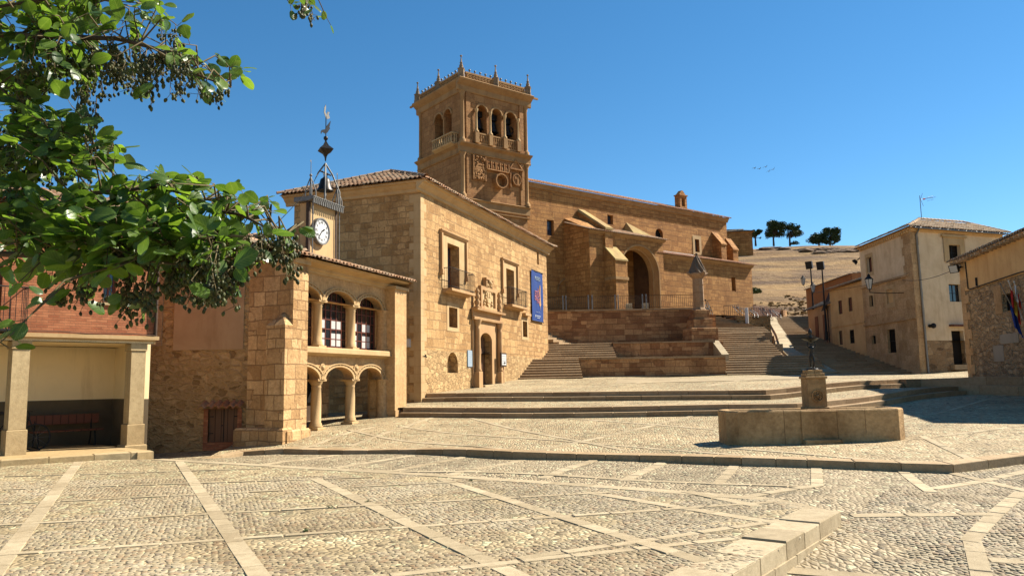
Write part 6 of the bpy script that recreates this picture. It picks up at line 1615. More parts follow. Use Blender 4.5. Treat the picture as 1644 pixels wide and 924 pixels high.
pkb, pk2b = pk-Vector((0, 0, .12)), pk2-Vector((0, 0, .12))
m.face([c0b, c1_, pk2b, pkb]); m.face([c0b, pkb, c2_]); m.face([pkb, pk2b, bk_, c2_]); m.face([c1_, bk_, pk2b]); m.face([c0b, c1_, bk_, c2_])
m.build('roof_boards', MAT['buff'], rfo)
# aerial
an = thing('television_aerial', pk, 'thin television aerial standing on the ridge of the tall cream house', 'aerial')
q0 = pk+Vector((.15, 0, 0)); up = Vector((0, 0, 1)); q1 = q0+up*1.55
m = MB(); m.tube([q0, q1], .022, 5); m.build('mast', MAT['steel'], an)
m = MB(); X_ = HB_.U; c = q0+up*1.3; m.tube([c, c+X_*1.35+up*.25], .012, 4)
for s_ in (-1, 1): m.tube([c+X_*.05, c+X_*.25+up*s_*.42], .012, 4); m.tube([c+X_*.6+up*.05+up*s_*.1, c+X_*1.2+up*.2+up*s_*.12], .008, 4)
for i in range(8): d = .4+i*.12; e_ = c+X_*d+up*d*.18; m.tube([e_-HB_.N*.14, e_+HB_.N*.14], .007, 4)
m.build('antenna', MAT['steel'], an); m = MB(); m.box(0, 0, 0, 0, 0, 0) if 0 else m.tube([c+X_*.28+up*.04, c+X_*.42+up*.06], .05, 6); m.build('antenna_box', MAT['flag_red'], an)

# lower yellow house
TH2 = thing('low_house', HA.p(uHe+2, 0, 3), 'two-storey ochre house with four small windows joined to the tall cream house', 'house')
uL1 = HA.u(1335, 520)
zLe = (HA.z(1376, 451)+HA.z(1336, 466))/2
l1 = hpx(HA, 1346, 482, 1352, 504, .15); l2 = hpx(HA, 1362, 477, 1368, 499.5, .15); l3 = hpx(HA, 1347, 530.5, 1352.5, 553, .15); l4 = hpx(HA, 1364, 529, 1371.5, 551, .15)
m = MB(HA); m.wall(uHe, uL1, 1, zLe, [l1, l2, l3, l4]); m.face([HA.p(uL1, 0, 2), HA.p(uL1, -7, 2), HA.p(uL1, -7, zLe+2), HA.p(uL1, -3.5, zLe+1.2), HA.p(uL1, 0, zLe)]); m.build('wall', MAT['ochre'], TH2)
for h, g in ((l1, 'redwood'), (l2, 'redwood'), (l3, 'wood'), (l4, 'dark')): window(TH2, HA, h[0], h[1], h[2], h[3], -.1, 1, 2, 'iron', g)
m = MB(HA); roof(m, HA, uHe-.05, uL1+.2, .35, zLe+.04, 4.2, R(17)); m.face([HA.p(uHe, .3, zLe-.02), HA.p(uL1+.15, .3, zLe-.02), HA.p(uL1+.15, -3.7, zLe+1.15), HA.p(uHe, -3.7, zLe+1.15)]); m.build('roof', MAT['tile_old'], TH2)
zl_ = HA.z(1360, 520)
m = MB(HA); m.box(uHe, uL1, 0, .05, zl_-.1, zl_); m.build('string_course', MAT['ochre'], TH2)
# small old house with collapsing roof, farther up
HC = Fr(HA.p(uL1, 0, 0), 4, True)
uC1 = HC.u(1297, 500); zCe = HC.z(1315, 494); zCr = HC.z(1305, 470)
TH3 = thing('ruined_house', HC.p(2, 0, 4), 'small old ochre house with a sagging dark tile roof, high up the street', 'house')
lc = hpx(HC, 1326, 470, 1333, 498, .1) 
m = MB(HC); m.wall(0, uC1, 2, zCe, []); m.face([HC.p(uC1, 0, 2), HC.p(uC1, -5, 2), HC.p(uC1, -5, zCe+1.6), HC.p(uC1, 0, zCe)]); m.build('wall', MAT['buff'], TH3)
m = MB(HC); roof(m, HC, -.1, uC1+.15, .3, zCe+.02, 4.5, R(24), seed=8, amp=.07); m.build('roof', MAT['tile_dark'], TH3)
for u_, w_ in ((1.0, .8), (uC1*.55, .7)):
    m = MB(HC); m.box(u_, u_+w_, 0, .04, 3.5, 6.4); m.build('door', MAT['redwood'], TH3)
m = MB(HC); m.tube([HC.p(.4, .3, zCe+.3), HC.p(.42, .1, zCe-.4), HC.p(.42, .1, 3)], .05, 5); m.build('drain_pipe', MAT['rust'], TH3)
sk = HC.p(.8, .25, zCe+.9)
m = MB(HC); p = HC.p; m.hexa([p(.3, .35, zCe-.4), p(1.1, .35, zCe-.4), p(1.1, .3, zCe-.36), p(.3, .3, zCe-.36), p(.3, -.4, zCe+1.2), p(1.1, -.4, zCe+1.2), p(1.1, -.46, zCe+1.22), p(.3, -.46, zCe+1.22)]); m.build('hatch', MAT['black'], TH3)
# terracotta wall behind
q = PY(1296, 500, 78); q2 = PY(1372, 500, 66)
TW4 = Fr((q.x, q.y), math.degrees(math.atan2(q2.x-q.x, q2.y-q.y)))
wt = thing('back_house', TW4.p(3, 0, 8), 'plain terracotta-coloured house wall with a worn tile edge, behind the small old roof', 'house')
L4 = (q2-q).to_2d().length; zt_ = PY(1330, 450, 72).z
m = MB(TW4); m.box(0, L4, -3, 0, 5, zt_-.15); m.build('wall', MAT['terracotta'], wt)
m = MB(TW4); roof(m, TW4, -.1, L4, .2, zt_-.2, 2.5, R(8)); m.build('roof', MAT['tile_old'], wt)

# right-hand stone house
SH = Fr(PY(1556, 603, 34), 12, True); SH.U = -SH.U         # u runs towards the camera
SH.O = Vector((*xy(PY(1556, 603, 34)), 0))
zSe = SH.z(1580, 404, .0); zSr = (SH.z(1560, 462-2)+SH.z(1640, 444))/2
TS = thing('stone_house', SH.p(3, 0, 1.3), 'rubble stone house with ochre rendered upper strip and tiled eaves at the right edge', 'house')
s1 = hpx(SH, 1609.5, 471, 1624, 499, .3)
m = MB(SH); m.wall(0, 10.5, 0, zSr, [s1]); m.face([SH.p(0, 0, 0), SH.p(0, -8, 0), SH.p(0, -8, zSe), SH.p(0, 0, zSe)]); m.build('stone_wall', MAT['rubble_house'], TS)
m = MB(SH); m.wall(0.02, 10.5, zSr, zSe, n=.03); m.face([SH.p(0, 0, zSr), SH.p(10.5, 0, zSr), SH.p(10.5, .03, zSr), SH.p(0, .03, zSr)]); m.face([SH.p(10.5, 0, 0), SH.p(10.5, -8, 0), SH.p(10.5, -8, zSe), SH.p(10.5, 0, zSe)]); m.build('rendered_strip', MAT['ochre'], TS)
m = MB(SH); z = .6; i = 0
while z < zSe-.9:
    h = random.uniform(.3, .42); w = .85 if i % 2 else .5; rr = random.random(); m.box(-.02, w, -.3, .035, z+.004, z+h-.004, rr); z += h; i += 1
m.build('corner_stones', MAT['ash_house'], TS)
window(TS, SH, s1[0], s1[1], s1[2], s1[3], -.2, 1, 2, 'iron', 'dark')
m = MB(SH); a = SH.u(1597, 480); m.box(a, s1[0]-.02, 0, .025, s1[2]-.05, s1[3]+.4); m.build('window_jamb', MAT['ash_house'], TS)
m = MB(SH); zz_ = zSr; m.tube([SH.p(.5, .06, zSe-.1), SH.p(.9, .06, zSe-.12), SH.p(.95, .06, zz_+.05), SH.p(1.2, .06, zz_), SH.p(6, .06, zz_+.05), SH.p(10.4, .06, zz_)], .025, 5); m.tube([SH.p(2.0, .08, zz_+.05), SH.p(2.0, .08, zz_+.4)], .04, 5); m.build('cable', MAT['black'], TS)
for k in (0, 1):
    x0, y0, x1, y1 = ((1606.5, 535, 1636, 551), (1595.5, 554, 1612, 580))[k]
    h = hpx(SH, x0, y0, x1, y1); m = MB(SH); m.box(h[0], h[1], -.01, .02, h[2], h[3], bev=.008); m.build('smooth_stone', MAT['stone_grey'], TS)
m = MB(SH); roof(m, SH, -.35, 10.7, .45, zSe+.03, 4.3, R(19)); m.face([SH.p(-.3, .4, zSe), SH.p(10.6, .4, zSe), SH.p(10.6, -3.6, zSe+1.3), SH.p(-.3, -3.6, zSe+1.3)])
for i in range(25): c = .0+i*.42; m.box(c, c+.09, 0, .4, zSe-.12, zSe-.02)
m.face([SH.p(0, 0, zSe), SH.p(0, -3.6, zSe+1.3), SH.p(0, -8, zSe)]); m.build('roof', MAT['tile_old'], TS)
# flags on angled poles
def shp(x, y, n): u_, z_ = SH.px(x, y, n); return SH.p(u_, n, z_)
fls = ((shp(1606, 456, .75), 'flag_blue', 'dark blue flag hanging from the leftmost of the three poles on the stone house', 'blue'), (shp(1619, 451, .85), 'flag_white', 'red and yellow striped flag hanging from the middle pole on the stone house', 'spain'), (shp(1628, 452, .8), 'flag_red', 'red and white flag rolled around the rightmost pole on the stone house', 'reg'))
base = shp(1641, 514, .1)
for i, (tip, mt, lab, kd) in enumerate(fls):
    f = thing('flag', base, lab, 'flag', 'flags on the stone house')
    b0 = base+Vector((.12*(i-1), -.05*i, 0)); m = MB(); m.tube([b0, tip], .02, 6); m.ball(tip, .035, 6); m.build('pole', MAT['white'] if i else MAT['steel'], f)
    d = (b0-tip); 
    cols_f = {'blue': ['flag_blue'], 'spain': ['flag_red', 'flag_yellow', 'flag_red'], 'reg': ['flag_white', 'flag_red']}[kd]
    L0, L1 = ((.45, .95), (.12, .75), (.05, .5))[i]; drop = (1.0, .75, .45)[i]
    for ci, cn in enumerate(cols_f):
        m = MB(); rows = []
        for r_i in range(9):
            t = r_i/8; row = []
            for s_i in range(7):
                s_ = (ci+s_i/6)/len(cols_f)
                a_ = tip+d*(L0+(L1-L0)*s_); fold = .05*math.sin(s_*14+i+t*2)
                row.append(a_+Vector((0, 0, -drop*t*(1-.25*s_)))+Vector((.1*t*math.cos(i*2.), fold*2-.06*t, 0))+Vector((fold, 0, 0)))
            rows.append(row)
        m.grid(rows); m.build('cloth', MAT[cn], f)
# floodlights on houses
def floodlight(P, dirv, label, s=.35):
    f = thing('floodlight', P, label, 'floodlight'); d = Vector(dirv).normalized(); sd_ = d.cross(Vector((0, 0, 1))).normalized(); u3 = sd_.cross(d)
    m = MB(); q = []
    for k, w in ((-.12, .7), (.12, 1.0)):
        for a, b in ((-1, -1), (1, -1), (1, 1), (-1, 1)): q.append(P+d*k*s*2+sd_*a*s*.5*w+u3*b*s*.42*w)
    m.hexa(q); m.build('housing', MAT['black'], f)
    m = MB(); m.face([P+d*s*.245+sd_*a*s*.42+u3*b*s*.35 for a, b in ((-1, -1), (1, -1), (1, 1), (-1, 1))]); m.build('lens', MAT['lamp_glass'], f)
    m = MB(); m.tube([P-sd_*s*.55, P-sd_*s*.55-d*s*.8, P+sd_*s*.55-d*s*.8, P+sd_*s*.55], .02, 5); m.tube([P-d*s*.8, P-d*s*1.5], .03, 5); m.build('bracket', MAT['black'], f)
    return f
floodlight(PY(1533, 431, 33.6), (-.9, -.4, -.25), 'black floodlight with a bright square lens on the corner of the stone house', .42)
floodlight(PY(1540, 428, 33.9), (-.5, -.7, -.3), 'black floodlight behind another one under the tiled eaves of the stone house', .4)
floodlight(PY(1373, 420, 53.2), (-.7, .3, -.6), 'small black floodlight on the far upper corner of the tall cream house', .45)
wl = thing('wall_light', HB_.p(HB_.u(1490, 523), .1, 4), 'small black round lamp beside the drain pipe on the plaza side of the tall house', 'wall lamp')
m = MB(HB_); u_ = HB_.u(1492, 523); z_ = HB_.z(1490, 523); m.tube([HB_.p(u_, 0, z_), HB_.p(u_, .2, z_)], .1, 8); m.build('bracket', MAT['black'], wl); m = MB(); m.ball(HB_.p(u_, .28, z_), .16, 10); m.build('bulb_cover', MAT['black'], wl)
def lantern(P, parent, s=1.0):
    m = MB(); x, y, z = P; m.fr = WORLD
    m.lathe(x, y, [(.04*s, z-.30*s), (.10*s, z-.26*s)], 6, smooth=False); m.lathe(x, y, [(.24*s, z+.26*s), (.20*s, z+.32*s), (.08*s, z+.42*s), (.1*s, z+.46*s), (.02*s, z+.56*s)], 6, smooth=False)
    for k in range(6):
        t = 2*math.pi*k/6; m.tube([(x+.10*s*math.cos(t), y+.10*s*math.sin(t), z-.26*s), (x+.21*s*math.cos(t), y+.21*s*math.sin(t), z+.26*s)], .012*s, 4)
    o = m.build('lantern_frame', MAT['black'], parent)
    m = MB(); m.fr = WORLD; m.lathe(x, y, [(.095*s, z-.25*s), (.2*s, z+.25*s)], 6, smooth=False); m.build('lantern_glass', MAT['lamp_glass'], o)
la_ = thing('wall_lantern', PY(1396, 457, 45.8), 'black six-sided lantern on a scrolled bracket fixed to the tall house', 'lantern')
P = PY(1395.5, 456, 46.3); lantern(P, la_, 1.15); q = Vector((HA.O.x, P.y, P.z-.55)); m = MB(); m.tube([P-Vector((0, 0, .32)), P-Vector((0, 0, .5))], .025, 5); m.tube([P-Vector((0, 0, .5)), P.lerp(q, .5)-Vector((0, 0, .3)), q+Vector((.2, 0, 0))], .025, 5)
m.tube([q+Vector((.1, 0, -.45)), q+Vector((.1, 0, .3))], .04, 5); m.build('bracket', MAT['black'], la_)
def lamp_post(x, y0, y1, Y, label, lant=None, zb_=None):
    b = PY(x[0], y1, Y); t_ = PY(x[1], y0, Y); zt_ = t_.z
    f = thing('lamp_post', b, label, 'lamp post')
    m = MB(); m.fr = WORLD; m.lathe(b.x, b.y, [(.12, b.z-.3), (.12, b.z+.3), (.09, b.z+.4), (.065, b.z+1.5), (.05, zt_)], 10); m.build('pole', MAT['black'], f)
    m = MB(); q = Vector((b.x-.12, b.y-.1, zt_+.1)); d = Vector((-.5, -.6, -.25)).normalized(); s2_ = d.cross(Vector((0, 0, 1))).normalized(); u3 = s2_.cross(d)
    m.hexa([q+d*k+s2_*a*.26*w+u3*b_*.32*w for k, w in ((-.2, .8), (.2, 1.0)) for a, b_ in ((-1, -1), (1, -1), (1, 1), (-1, 1))]); m.build('floodlight_head', MAT['black'], f)
    if lant:
        P = Vector((b.x, b.y, PY(x[0], lant, Y).z)); m = MB(); P2 = P+Vector((-.02, -.28, 0)); m.tube([P-Vector((0, 0, .5)), P2-Vector((0, 0, .35))], .02, 5); m.build('arm', MAT['black'], f); lantern(P2, f, 1.0)
    return f
lamp_post((1307, 1302), 427, 516, 62, 'black lamp post with a floodlight on top and a glass lantern halfway up', lant=464)
lamp_post((1327, 1317), 428, 539, 57, 'tall plain black post with a single floodlight on top, nearer the ochre house')
fl = thing('wall_lantern', PY(1289, 453, 70), 'small lantern on a thin bracket left of the lamp posts, before the dry hill', 'lantern')
P = PY(1289.5, 452, 66); lantern(P, fl, 1.0); m = MB(); q = PY(1297, 458, 66); m.tube([P-Vector((0, 0, .3)), P-Vector((-.1, 0, .5)), q+Vector((.3, 0, 0)), ], .02, 5); m.build('bracket', MAT['black'], fl)
# overhead cables
def cable(a, b, sag, label, r_=.012):
    m = MB(); a, b = Vector(a), Vector(b); m.tube([a.lerp(b, t)-Vector((0, 0, sag*4*t*(1-t))) for t in np.linspace(0, 1, 14)], r_, 4); tag(m.build('cable', MAT['black']), label, 'cable')
cable(PY(1448, 449, 45.5), PY(1540, 428, 34.2), .25, 'thin black cable strung between the tall house and the floodlights of the stone house', .014)
cable(PY(1300, 470, 61), PY(1446, 446, 45.4), .1, 'thin black cable running along the street fronts of the ochre and tall houses', .014)
cable(PY(395, 402, 23.5), PY(497, 302, 25.5), .1, 'dark diagonal cable rising to the bell frame of the clock house', .012)
# ================================================================ HILL
def hill_z(x, y):
    k = max(0., (y-86)); zc = 34.2-max(0, (x-86))*.035-max(0, 60-x)*.0
    z = 7.6+k*.262
    z += 1.3*noise.noise(Vector((x*.03, y*.035, 0)))*min(1, k/30)
    z += .55*math.sin(z*1.1+noise.noise(Vector((x*.05, y*.05, 3)))*2.5)*min(1, k/20)*.8
    cr_ = zc+.8*noise.noise(Vector((x*.06, 1, 2)))
    if z > cr_-1: z = cr_-1+1.2*(1-math.exp(-(z-cr_+1)/1.2))-max(0, y-215)*.05
    if x > 38: z = max(z, 3.0) if y > 60 else z
    return z
m = MB(); xs = np.r_[np.linspace(-160, 20, 30), np.linspace(24, 130, 130), np.linspace(134, 330, 40)]; ys = np.r_[np.linspace(80, 215, 150), np.linspace(218, 420, 30)]
rows = [[(x, y, hill_z(x, y)) for x in xs] for y in ys]
m.grid(rows, .5); 
def hillm():
    t = NT('dry hillside'); P = t.pos()
    Pz = t.scale(P, (.035, .05, .42)); a = t.noise(Pz, 1.6, 8, .65, .6); b = t.noise(P, .35, 8, .7)
    c = t.mix(t.ramp(a.outputs['Fac'], .40, .60), (.15, .085, .038), (.44, .28, .11))
    c = t.mix(t.ramp(b.outputs['Fac'], .42, .64), c, t.mix(1., c, (.68, .60, .50), 'MULTIPLY'))
    g = t.noise(P, 3.2, 6, .75); c = t.mix(t.ramp(g.outputs['Fac'], .35, .7), t.mix(1., c, (.88, .85, .8), 'MULTIPLY'), t.mix(1., c, (1.12, 1.1, 1.05), 'MULTIPLY'))
    t.color(c); t.bump(t.math('ADD', t.noise(P, 1.2, 8, .7).outputs['Fac'], a.outputs['Fac']), 1.0, .5); return t.m
tag(m.build('hill', hillm()), kind='structure')
m = MB(); m.grid([[(-60, 70, 5.8), (60, 70, 5.8), (330, 70, 3)], [(-60, 92, 6.9), (60, 92, 7.0), (330, 92, 4)]]); m.grid([[(34, 48, -2), (330, 40, -2)], [(34, 92, 6), (330, 92, 4)]]); tag(m.build('upper_ground', MAT['earth']), kind='structure')
# dry grass
rg = np.random.default_rng(5); m = MB()
for i in range(900):
    y = 86+rg.random()**1.6*18; x = y*(.31+.17*rg.random()); z = hill_z(x, y)
    if noise.noise(Vector((x*.12, y*.12, 5))) < -.08: continue
    h = .06+.12*rg.random(); rr = rg.random()
    for k in range(3):
        a = rg.random()*6.28; w = .15+.2*rg.random(); dx, dy = math.cos(a)*w, math.sin(a)*w; lx, ly = (rg.random()-.5)*.5, (rg.random()-.5)*.5
        m.face([(x-dx, y-dy, z-.1), (x+dx, y+dy, z-.1), (x+dx*.3+lx, y+dy*.3+ly, z+h), (x-dx*.5+lx, y-dy*.5+ly, z+h*.8)], rr)
def grassm(name, a, b):
    t = NT(name); t.color(t.mix(t.rnd(), a, b)); t.b.inputs['Roughness'].default_value = .8; return t.m
tag(m.build('dry_grass', grassm('dry grass', (.28, .18, .07), (.46, .32, .13))), kind='stuff')
# outcrops near the crest
def onhill(px, py, ymin=95):
    d = ray(px, py); t = ymin/d.y
    while t*d.y < 260:
        q = CAM+d*t
        if hill_z(q.x, q.y) >= q.z: return q
        t += .5/d.y
    q = CAM+d*(196/d.y); return Vector((q.x, q.y, hill_z(q.x, q.y)))
def rockm():
    t = NT('reddish rock'); P = t.pos(); c = t.mix(t.ramp(t.noise(P, .8, 8, .7).outputs['Fac'], .35, .65), (.12, .07, .04), (.30, .19, .11)); t.color(c); t.bump(t.noise(P, 1.5, 8, .75).outputs['Fac'], 1, .4); return t.m
MAT['rock'] = rockm()
for i, (px, py, w) in enumerate(((1248, 400, 4.2), (1262, 401, 2.2), (1292, 402, 2.4), (1302, 404, 3.2), (1325, 401, 3.0), (1343, 401, 3.4), (1352, 404, 4.0), (1322, 406, 2.6), (1223, 397, 2.5), (1370, 403, 2.6))):
    q = onhill(px, py); bm = bmesh.new(); bmesh.ops.create_icosphere(bm, subdivisions=3, radius=1)
    for v in bm.verts:
        n_ = noise.noise(v.co*1.3+Vector((i*7., 0, 0)))*.45+noise.noise(v.co*3.5+Vector((i*3., 0, 0)))*.18
        v.co *= 1+n_; v.co = Vector((v.co.x*w, v.co.y*1.5, v.co.z*.75)) 
    me = bpy.data.meshes.new('rock'); bm.to_mesh(me); bm.free(); me.materials.append(MAT['rock']); o = bpy.data.objects.new('rock', me); col.objects.link(o); o.location = q+Vector((0, .6, -.1))
    tag(o, 'reddish rock outcrop below the crest of the dry hill, among similar rocks', 'rock', 'rock outcrops along the hill crest')
# pines on the crest
def leafm(name, a, b, trans=.0, spec=.3, rough=.6):
    t = NT(name); c = t.mix(t.rnd(), a, b); t.color(c, .8); t.b.inputs['Roughness'].default_value = rough; t.b.inputs['Specular IOR Level'].default_value = spec
    return t.m
MAT['pine'] = leafm('pine needles', (.018, .035, .012), (.07, .11, .03)); MAT['bark'] = plain('bark', (.10, .07, .045), .9, 0, .3, 5, .6)
def pine(px, base_y, top_y, x0, x1, seed, label, low=.35, nt=2600):
    b = PY(px, base_y, 200); b = onhill(px, base_y) if 0 else Vector((PY(px, base_y, 197).x, 197, PY(px, base_y, 197).z))
    T = thing('pine_tree', b, label, 'tree', None)
    s_ = 197/FPX; H = (base_y-top_y)*s_; xa, xb = (x0-px)*s_, (x1-px)*s_; rg = random.Random(seed)
    m = MB(); lean = (xa+xb)/2*.35
    top = b+Vector((lean, 0, H*.62)); m.tube([b-Vector((0, 0, .8)), b+Vector((lean*.1, 0, H*.2)), b+Vector((lean*.6, .1, H*.42)), top], [.28, .22, .16, .08], 7)
    blobs = []
    for i in range(20):
        u = rg.uniform(.18, .82); xx = xa+(xb-xa)*u; e = 1-abs(2*u-1)**2.2
        zz = H*(low+(1-low)*rg.uniform(.15, .85)*(.35+.65*e)); yy = rg.uniform(-1, 1)*(xb-xa)*.3
        r_ = rg.uniform(.19, .28)*(xb-xa)*.85; c = b+Vector((xx, yy, zz)); blobs.append((c, r_))
        m.tube([b+Vector((lean*.5, 0, H*.35)), b.lerp(c, .6)+Vector((0, 0, H*.1)), c], [.12, .07, .03], 5)
    m.build('trunk', MAT['bark'], T)
    m = MB()
    for c, r_ in blobs:
        for k in range(nt//12):
            d = Vector((rg.gauss(0, 1), rg.gauss(0, 1), rg.gauss(0, 1))).normalized()*(rg.random()**.45); q = c+Vector((d.x*r_*1.15, d.y*r_, d.z*r_*.8))
            a = Vector((rg.gauss(0, 1), rg.gauss(0, 1), rg.gauss(0, .6))).normalized()*rg.uniform(.12, .26); e = a.cross(Vector((rg.random(), rg.random(), rg.random()))).normalized()*rg.uniform(.06, .14)
            if noise.noise(q*.55+Vector((seed*3., 0, 0))) > .12: continue
            m.face([q-a, q+e, q+a, q-e], rg.random())
    m.build('crown', MAT['pine'], T)
pine(1213, 390, 362, 1206, 1224, 1, 'dark pine half hidden behind the small hill building, leftmost of the crest pines', .2, 2600)
pine(1242, 390, 351, 1224, 1263, 2, 'broad dark pine with a bare trunk, tallest of the trees on the hill crest', .22, 4200)
pine(1268, 390, 356, 1256, 1291, 3, 'thin open pine with a forked trunk, right of the tallest crest pine', .28, 2600)
pine(1315, 394, 370, 1298, 1332, 4, 'low rounded pine touching a darker one, in the middle of the hill crest', .1, 2600)
pine(1333, 396, 363, 1318, 1352, 5, 'dense dark round pine, rightmost and widest on the hill crest', .1, 4200)
def bush(c, r_, n, mat, label, seed=1, cat='bush', leaf=.08):
    rg = random.Random(seed); m = MB(); c = Vector(c)
    for k in range(n):
        d = Vector((rg.gauss(0, 1), rg.gauss(0, 1), abs(rg.gauss(0, .8)))).normalized()*(rg.random()**.5); q = c+Vector((d.x*r_, d.y*r_, d.z*r_*.8))
        a = Vector((rg.gauss(0, 1), rg.gauss(0, 1), rg.gauss(0, .6))).normalized()*leaf*rg.uniform(.6, 1.3); e = a.cross(Vector((rg.random(), rg.random(), rg.random()))).normalized()*leaf*.6
        m.face([q-a, q+e, q+a, q-e], rg.random())
    return tag(m.build('bush', mat), label, cat)
MAT['bushleaf'] = leafm('bush leaves', (.03, .06, .015), (.10, .16, .04))
bush(PY(1212, 470, 100), .9, 700, MAT['bushleaf'], 'small bright green bush beside the right end of the church, below the dry hill', 2, leaf=.12)
bush(PY(1276, 392, 197), 1.2, 500, MAT['pine'], 'small low bush on the hill crest under the thin open pine', 3, leaf=.14)
# small building on the hill
hb = Fr(PY(1173, 402, 165), 92); hbw = 5.0*.95
w_ = PY(1208, 402, 165).x-PY(1168, 402, 165).x
o_ = PY(1168, 402, 165); hb = Fr((o_.x, o_.y), 96)
TB = thing('hill_building', hb.p(w_/2, 0, hill_z(o_.x, o_.y)), 'small plain stone building with a flat-pitched tile roof on the hill behind the church', 'building')
zt_ = PY(1190, 372, 165).z; m = MB(hb); hx = hpx(hb, 1181, 394, 1187, 402, .3); m.wall(0, w_, 15, zt_, [hx]); m.face([hb.p(w_, 0, 15), hb.p(w_, -9, 15), hb.p(w_, -9, zt_), hb.p(w_, 0, zt_)]); m.face([hb.p(0, 0, 15), hb.p(0, -9, 15), hb.p(0, -9, zt_), hb.p(0, 0, zt_)]); m.box(hx[0], hx[1], -.6, -.3, hx[2], hx[3]); m.build('wall', MAT['church'], TB)
hiproof(TB, hb, 0, w_, 0, -9, zt_, .4, R(15), 'tile_dark')

# ================================================================ PILLORY COLUMN
YR = 52.6; xr = UX(1121.5, 480, YR); c0 = Vector((xr, YR, 0))
def zy(y, x=1122): return PY(x, y, YR).z
RO = thing('pillory_column', (xr, YR, zL2), 'old stone pillory column on a stepped base with a ribbed conical top, between the church wall and the steps', 'column')
RO['label'] = 'old stone pillory column with ribbed conical top, on a stepped base beside the steps'
m = MB(); s_ = YR/FPX
def sq(hw, za, zb, nm='base_step', rot=0.12):
    m = MB(); a = rot; L = []
    for k in range(4): t = R(45)+a+k*math.pi/2; L.append((xr+hw*1.414*math.cos(t), YR+hw*1.414*math.sin(t)))
    e = .035
    def ring(z, f): return [Vector((xr+(x-xr)*f, YR+(y-YR)*f, z)) for x, y in L]
    m.grid([ring(za, 1), ring(zb-e, 1), ring(zb, 1-e/hw)], .5, False, True); m.face(ring(zb, 1-e/hw)); return m.build(nm, MAT['retain'], RO)
sq(1.14, zL1+.2, zy(548)+.0); sq(.92, zy(548), zy(527)); sq(.66, zy(527), zy(512)); sq(.52, zy(512), zy(498)-.0)
m = MB(); m.lathe(xr, YR, [(.50, zy(498)), (.50, zy(497)), (.40, zy(494)), (.385, zy(490)), (.38, zy(470)), (.365, zy(447))], 8, smooth=False); m.build('shaft', MAT['rollo'], RO)
m = MB()
for y_ in (484, 470, 458): m.lathe(xr, YR, [(.395, zy(y_)), (.395, zy(y_)+.025)], 8, smooth=False)
m.build('shaft_joints', MAT['dark_stone'] if 'dark_stone' in MAT else MAT['retain'], RO)
m = MB(); m.lathe(xr, YR, [(.38, zy(447)), (.44, zy(445)), (.56, zy(442)), (.60, zy(440)), (.58, zy(438.5))], 16)
for k in range(4):
    t = R(20)+k*math.pi/2; m.tube([(xr+.4*math.cos(t), YR+.4*math.sin(t), zy(442)), (xr+.68*math.cos(t), YR+.68*math.sin(t), zy(440)), (xr+.84*math.cos(t), YR+.84*math.sin(t), zy(437.5))], [.12, .1, .06], 6)
m.build('capital', MAT['rollo'], RO)
m = MB(); rows = []
for j in range(26):
    f = j/25; z = zy(439)+(zy(410)-zy(439))*f; r_ = .50*(1-f)**.8+.06; rows.append([(xr+(r_*(1+.16*math.cos(8*(2*math.pi*k/48)+f*9)))*math.cos(2*math.pi*k/48), YR+(r_*(1+.16*math.cos(8*(2*math.pi*k/48)+f*9)))*math.sin(2*math.pi*k/48), z+.02*math.sin(j*2.5)) for k in range(48)])
m.grid(rows, .5, True, True); m.face(rows[-1]); m.ball((xr, YR, zy(408)), .10, 8); m.build('ribbed_cone', MAT['rollo_dark'], RO)

# bicycles, racks, information column
f = Fr((UX(1134, 505, 54.6), 54.6), 60); f.z0 = zy(507, 1140)+.0; f = Fr((UX(1137, 500, 54.4), 54.4), 27); f.z0 = PY(1140, 505, 54.0).z
bk = bicycle(f, 'black bicycle leaning at the end of the iron railing beside the pillory column', lean=.2, s=1.15)
m = MB(FX); u_ = UX(1139, 507, 54); m.box(u_-1.2, UX(1147.5, 507, 54), -56.5, -53.8, zL2, f.z0-.01); tag(m.build('steps_podium', MAT['retain']), kind='structure')
def rack(Pa, Pb, label, n=9, h=.95):
    t = thing('bicycle_rack', Pa, label, 'bicycle rack'); a, b = Vector(Pa), Vector(Pb); up = Vector((0, 0, h))
    m = MB(); m.tube([a, a+up, b+up, b, a], .028, 5); m.build('frame', MAT['rust'], t)
    m = MB()
    for i in range(1, n): q = a.lerp(b, i/n); m.tube([q, q+up], .016, 4)
    m.build('bars', MAT['rust'], t); m = MB(); c = a.lerp(b, .6); s2_ = Vector((.1, -.5, 0)); d_ = (b-a).normalized()
    for k in (0, .28): m.tube([c+d_*k+up*.9, c+d_*(k+.2)+s2_*.4+up*.45, c+d_*(k+.42)+s2_+up*.02, c+d_*(k+.5)+s2_*.5+up*.5, c+d_*k+up*.9], .025, 5)
    m.build('wheel_hoop', MAT['steel'], t); return t
ra0 = PY(1161, 509, 61.5); rack(PY(1163, 509, 61.6), PY(1187, 508, 61), 'iron bicycle rack left of the white column above the steps', 7)
rack(PY(1184, 513, 60.6), PY(1208, 513, 60.6), 'iron bicycle rack behind the white column above the steps', 7)
rack(PY(1207, 512, 61.0), PY(1228, 512, 61.0), 'iron bicycle rack directly right of the white column above the steps', 7)
rack(PY(1226, 513, 60.9), PY(1241, 514, 60.9), 'iron bicycle rack farthest right, next to the pale stair ramp', 5)
m = MB(); q = PY(1199.5, 519, 60.0); m.lathe(q.x, q.y, [(.13, q.z-.6), (.13, PY(1199, 494, 60).z)], 12); wc = thing('white_column', q, 'round white waymarker column standing between the bicycle racks', 'column'); m.build('shaft', MAT['white'], wc)
m = MB(); m.lathe(q.x, q.y, [(.17, q.z-.75), (.17, q.z-.0)], 10); m.build('foot', MAT['retain'], wc)
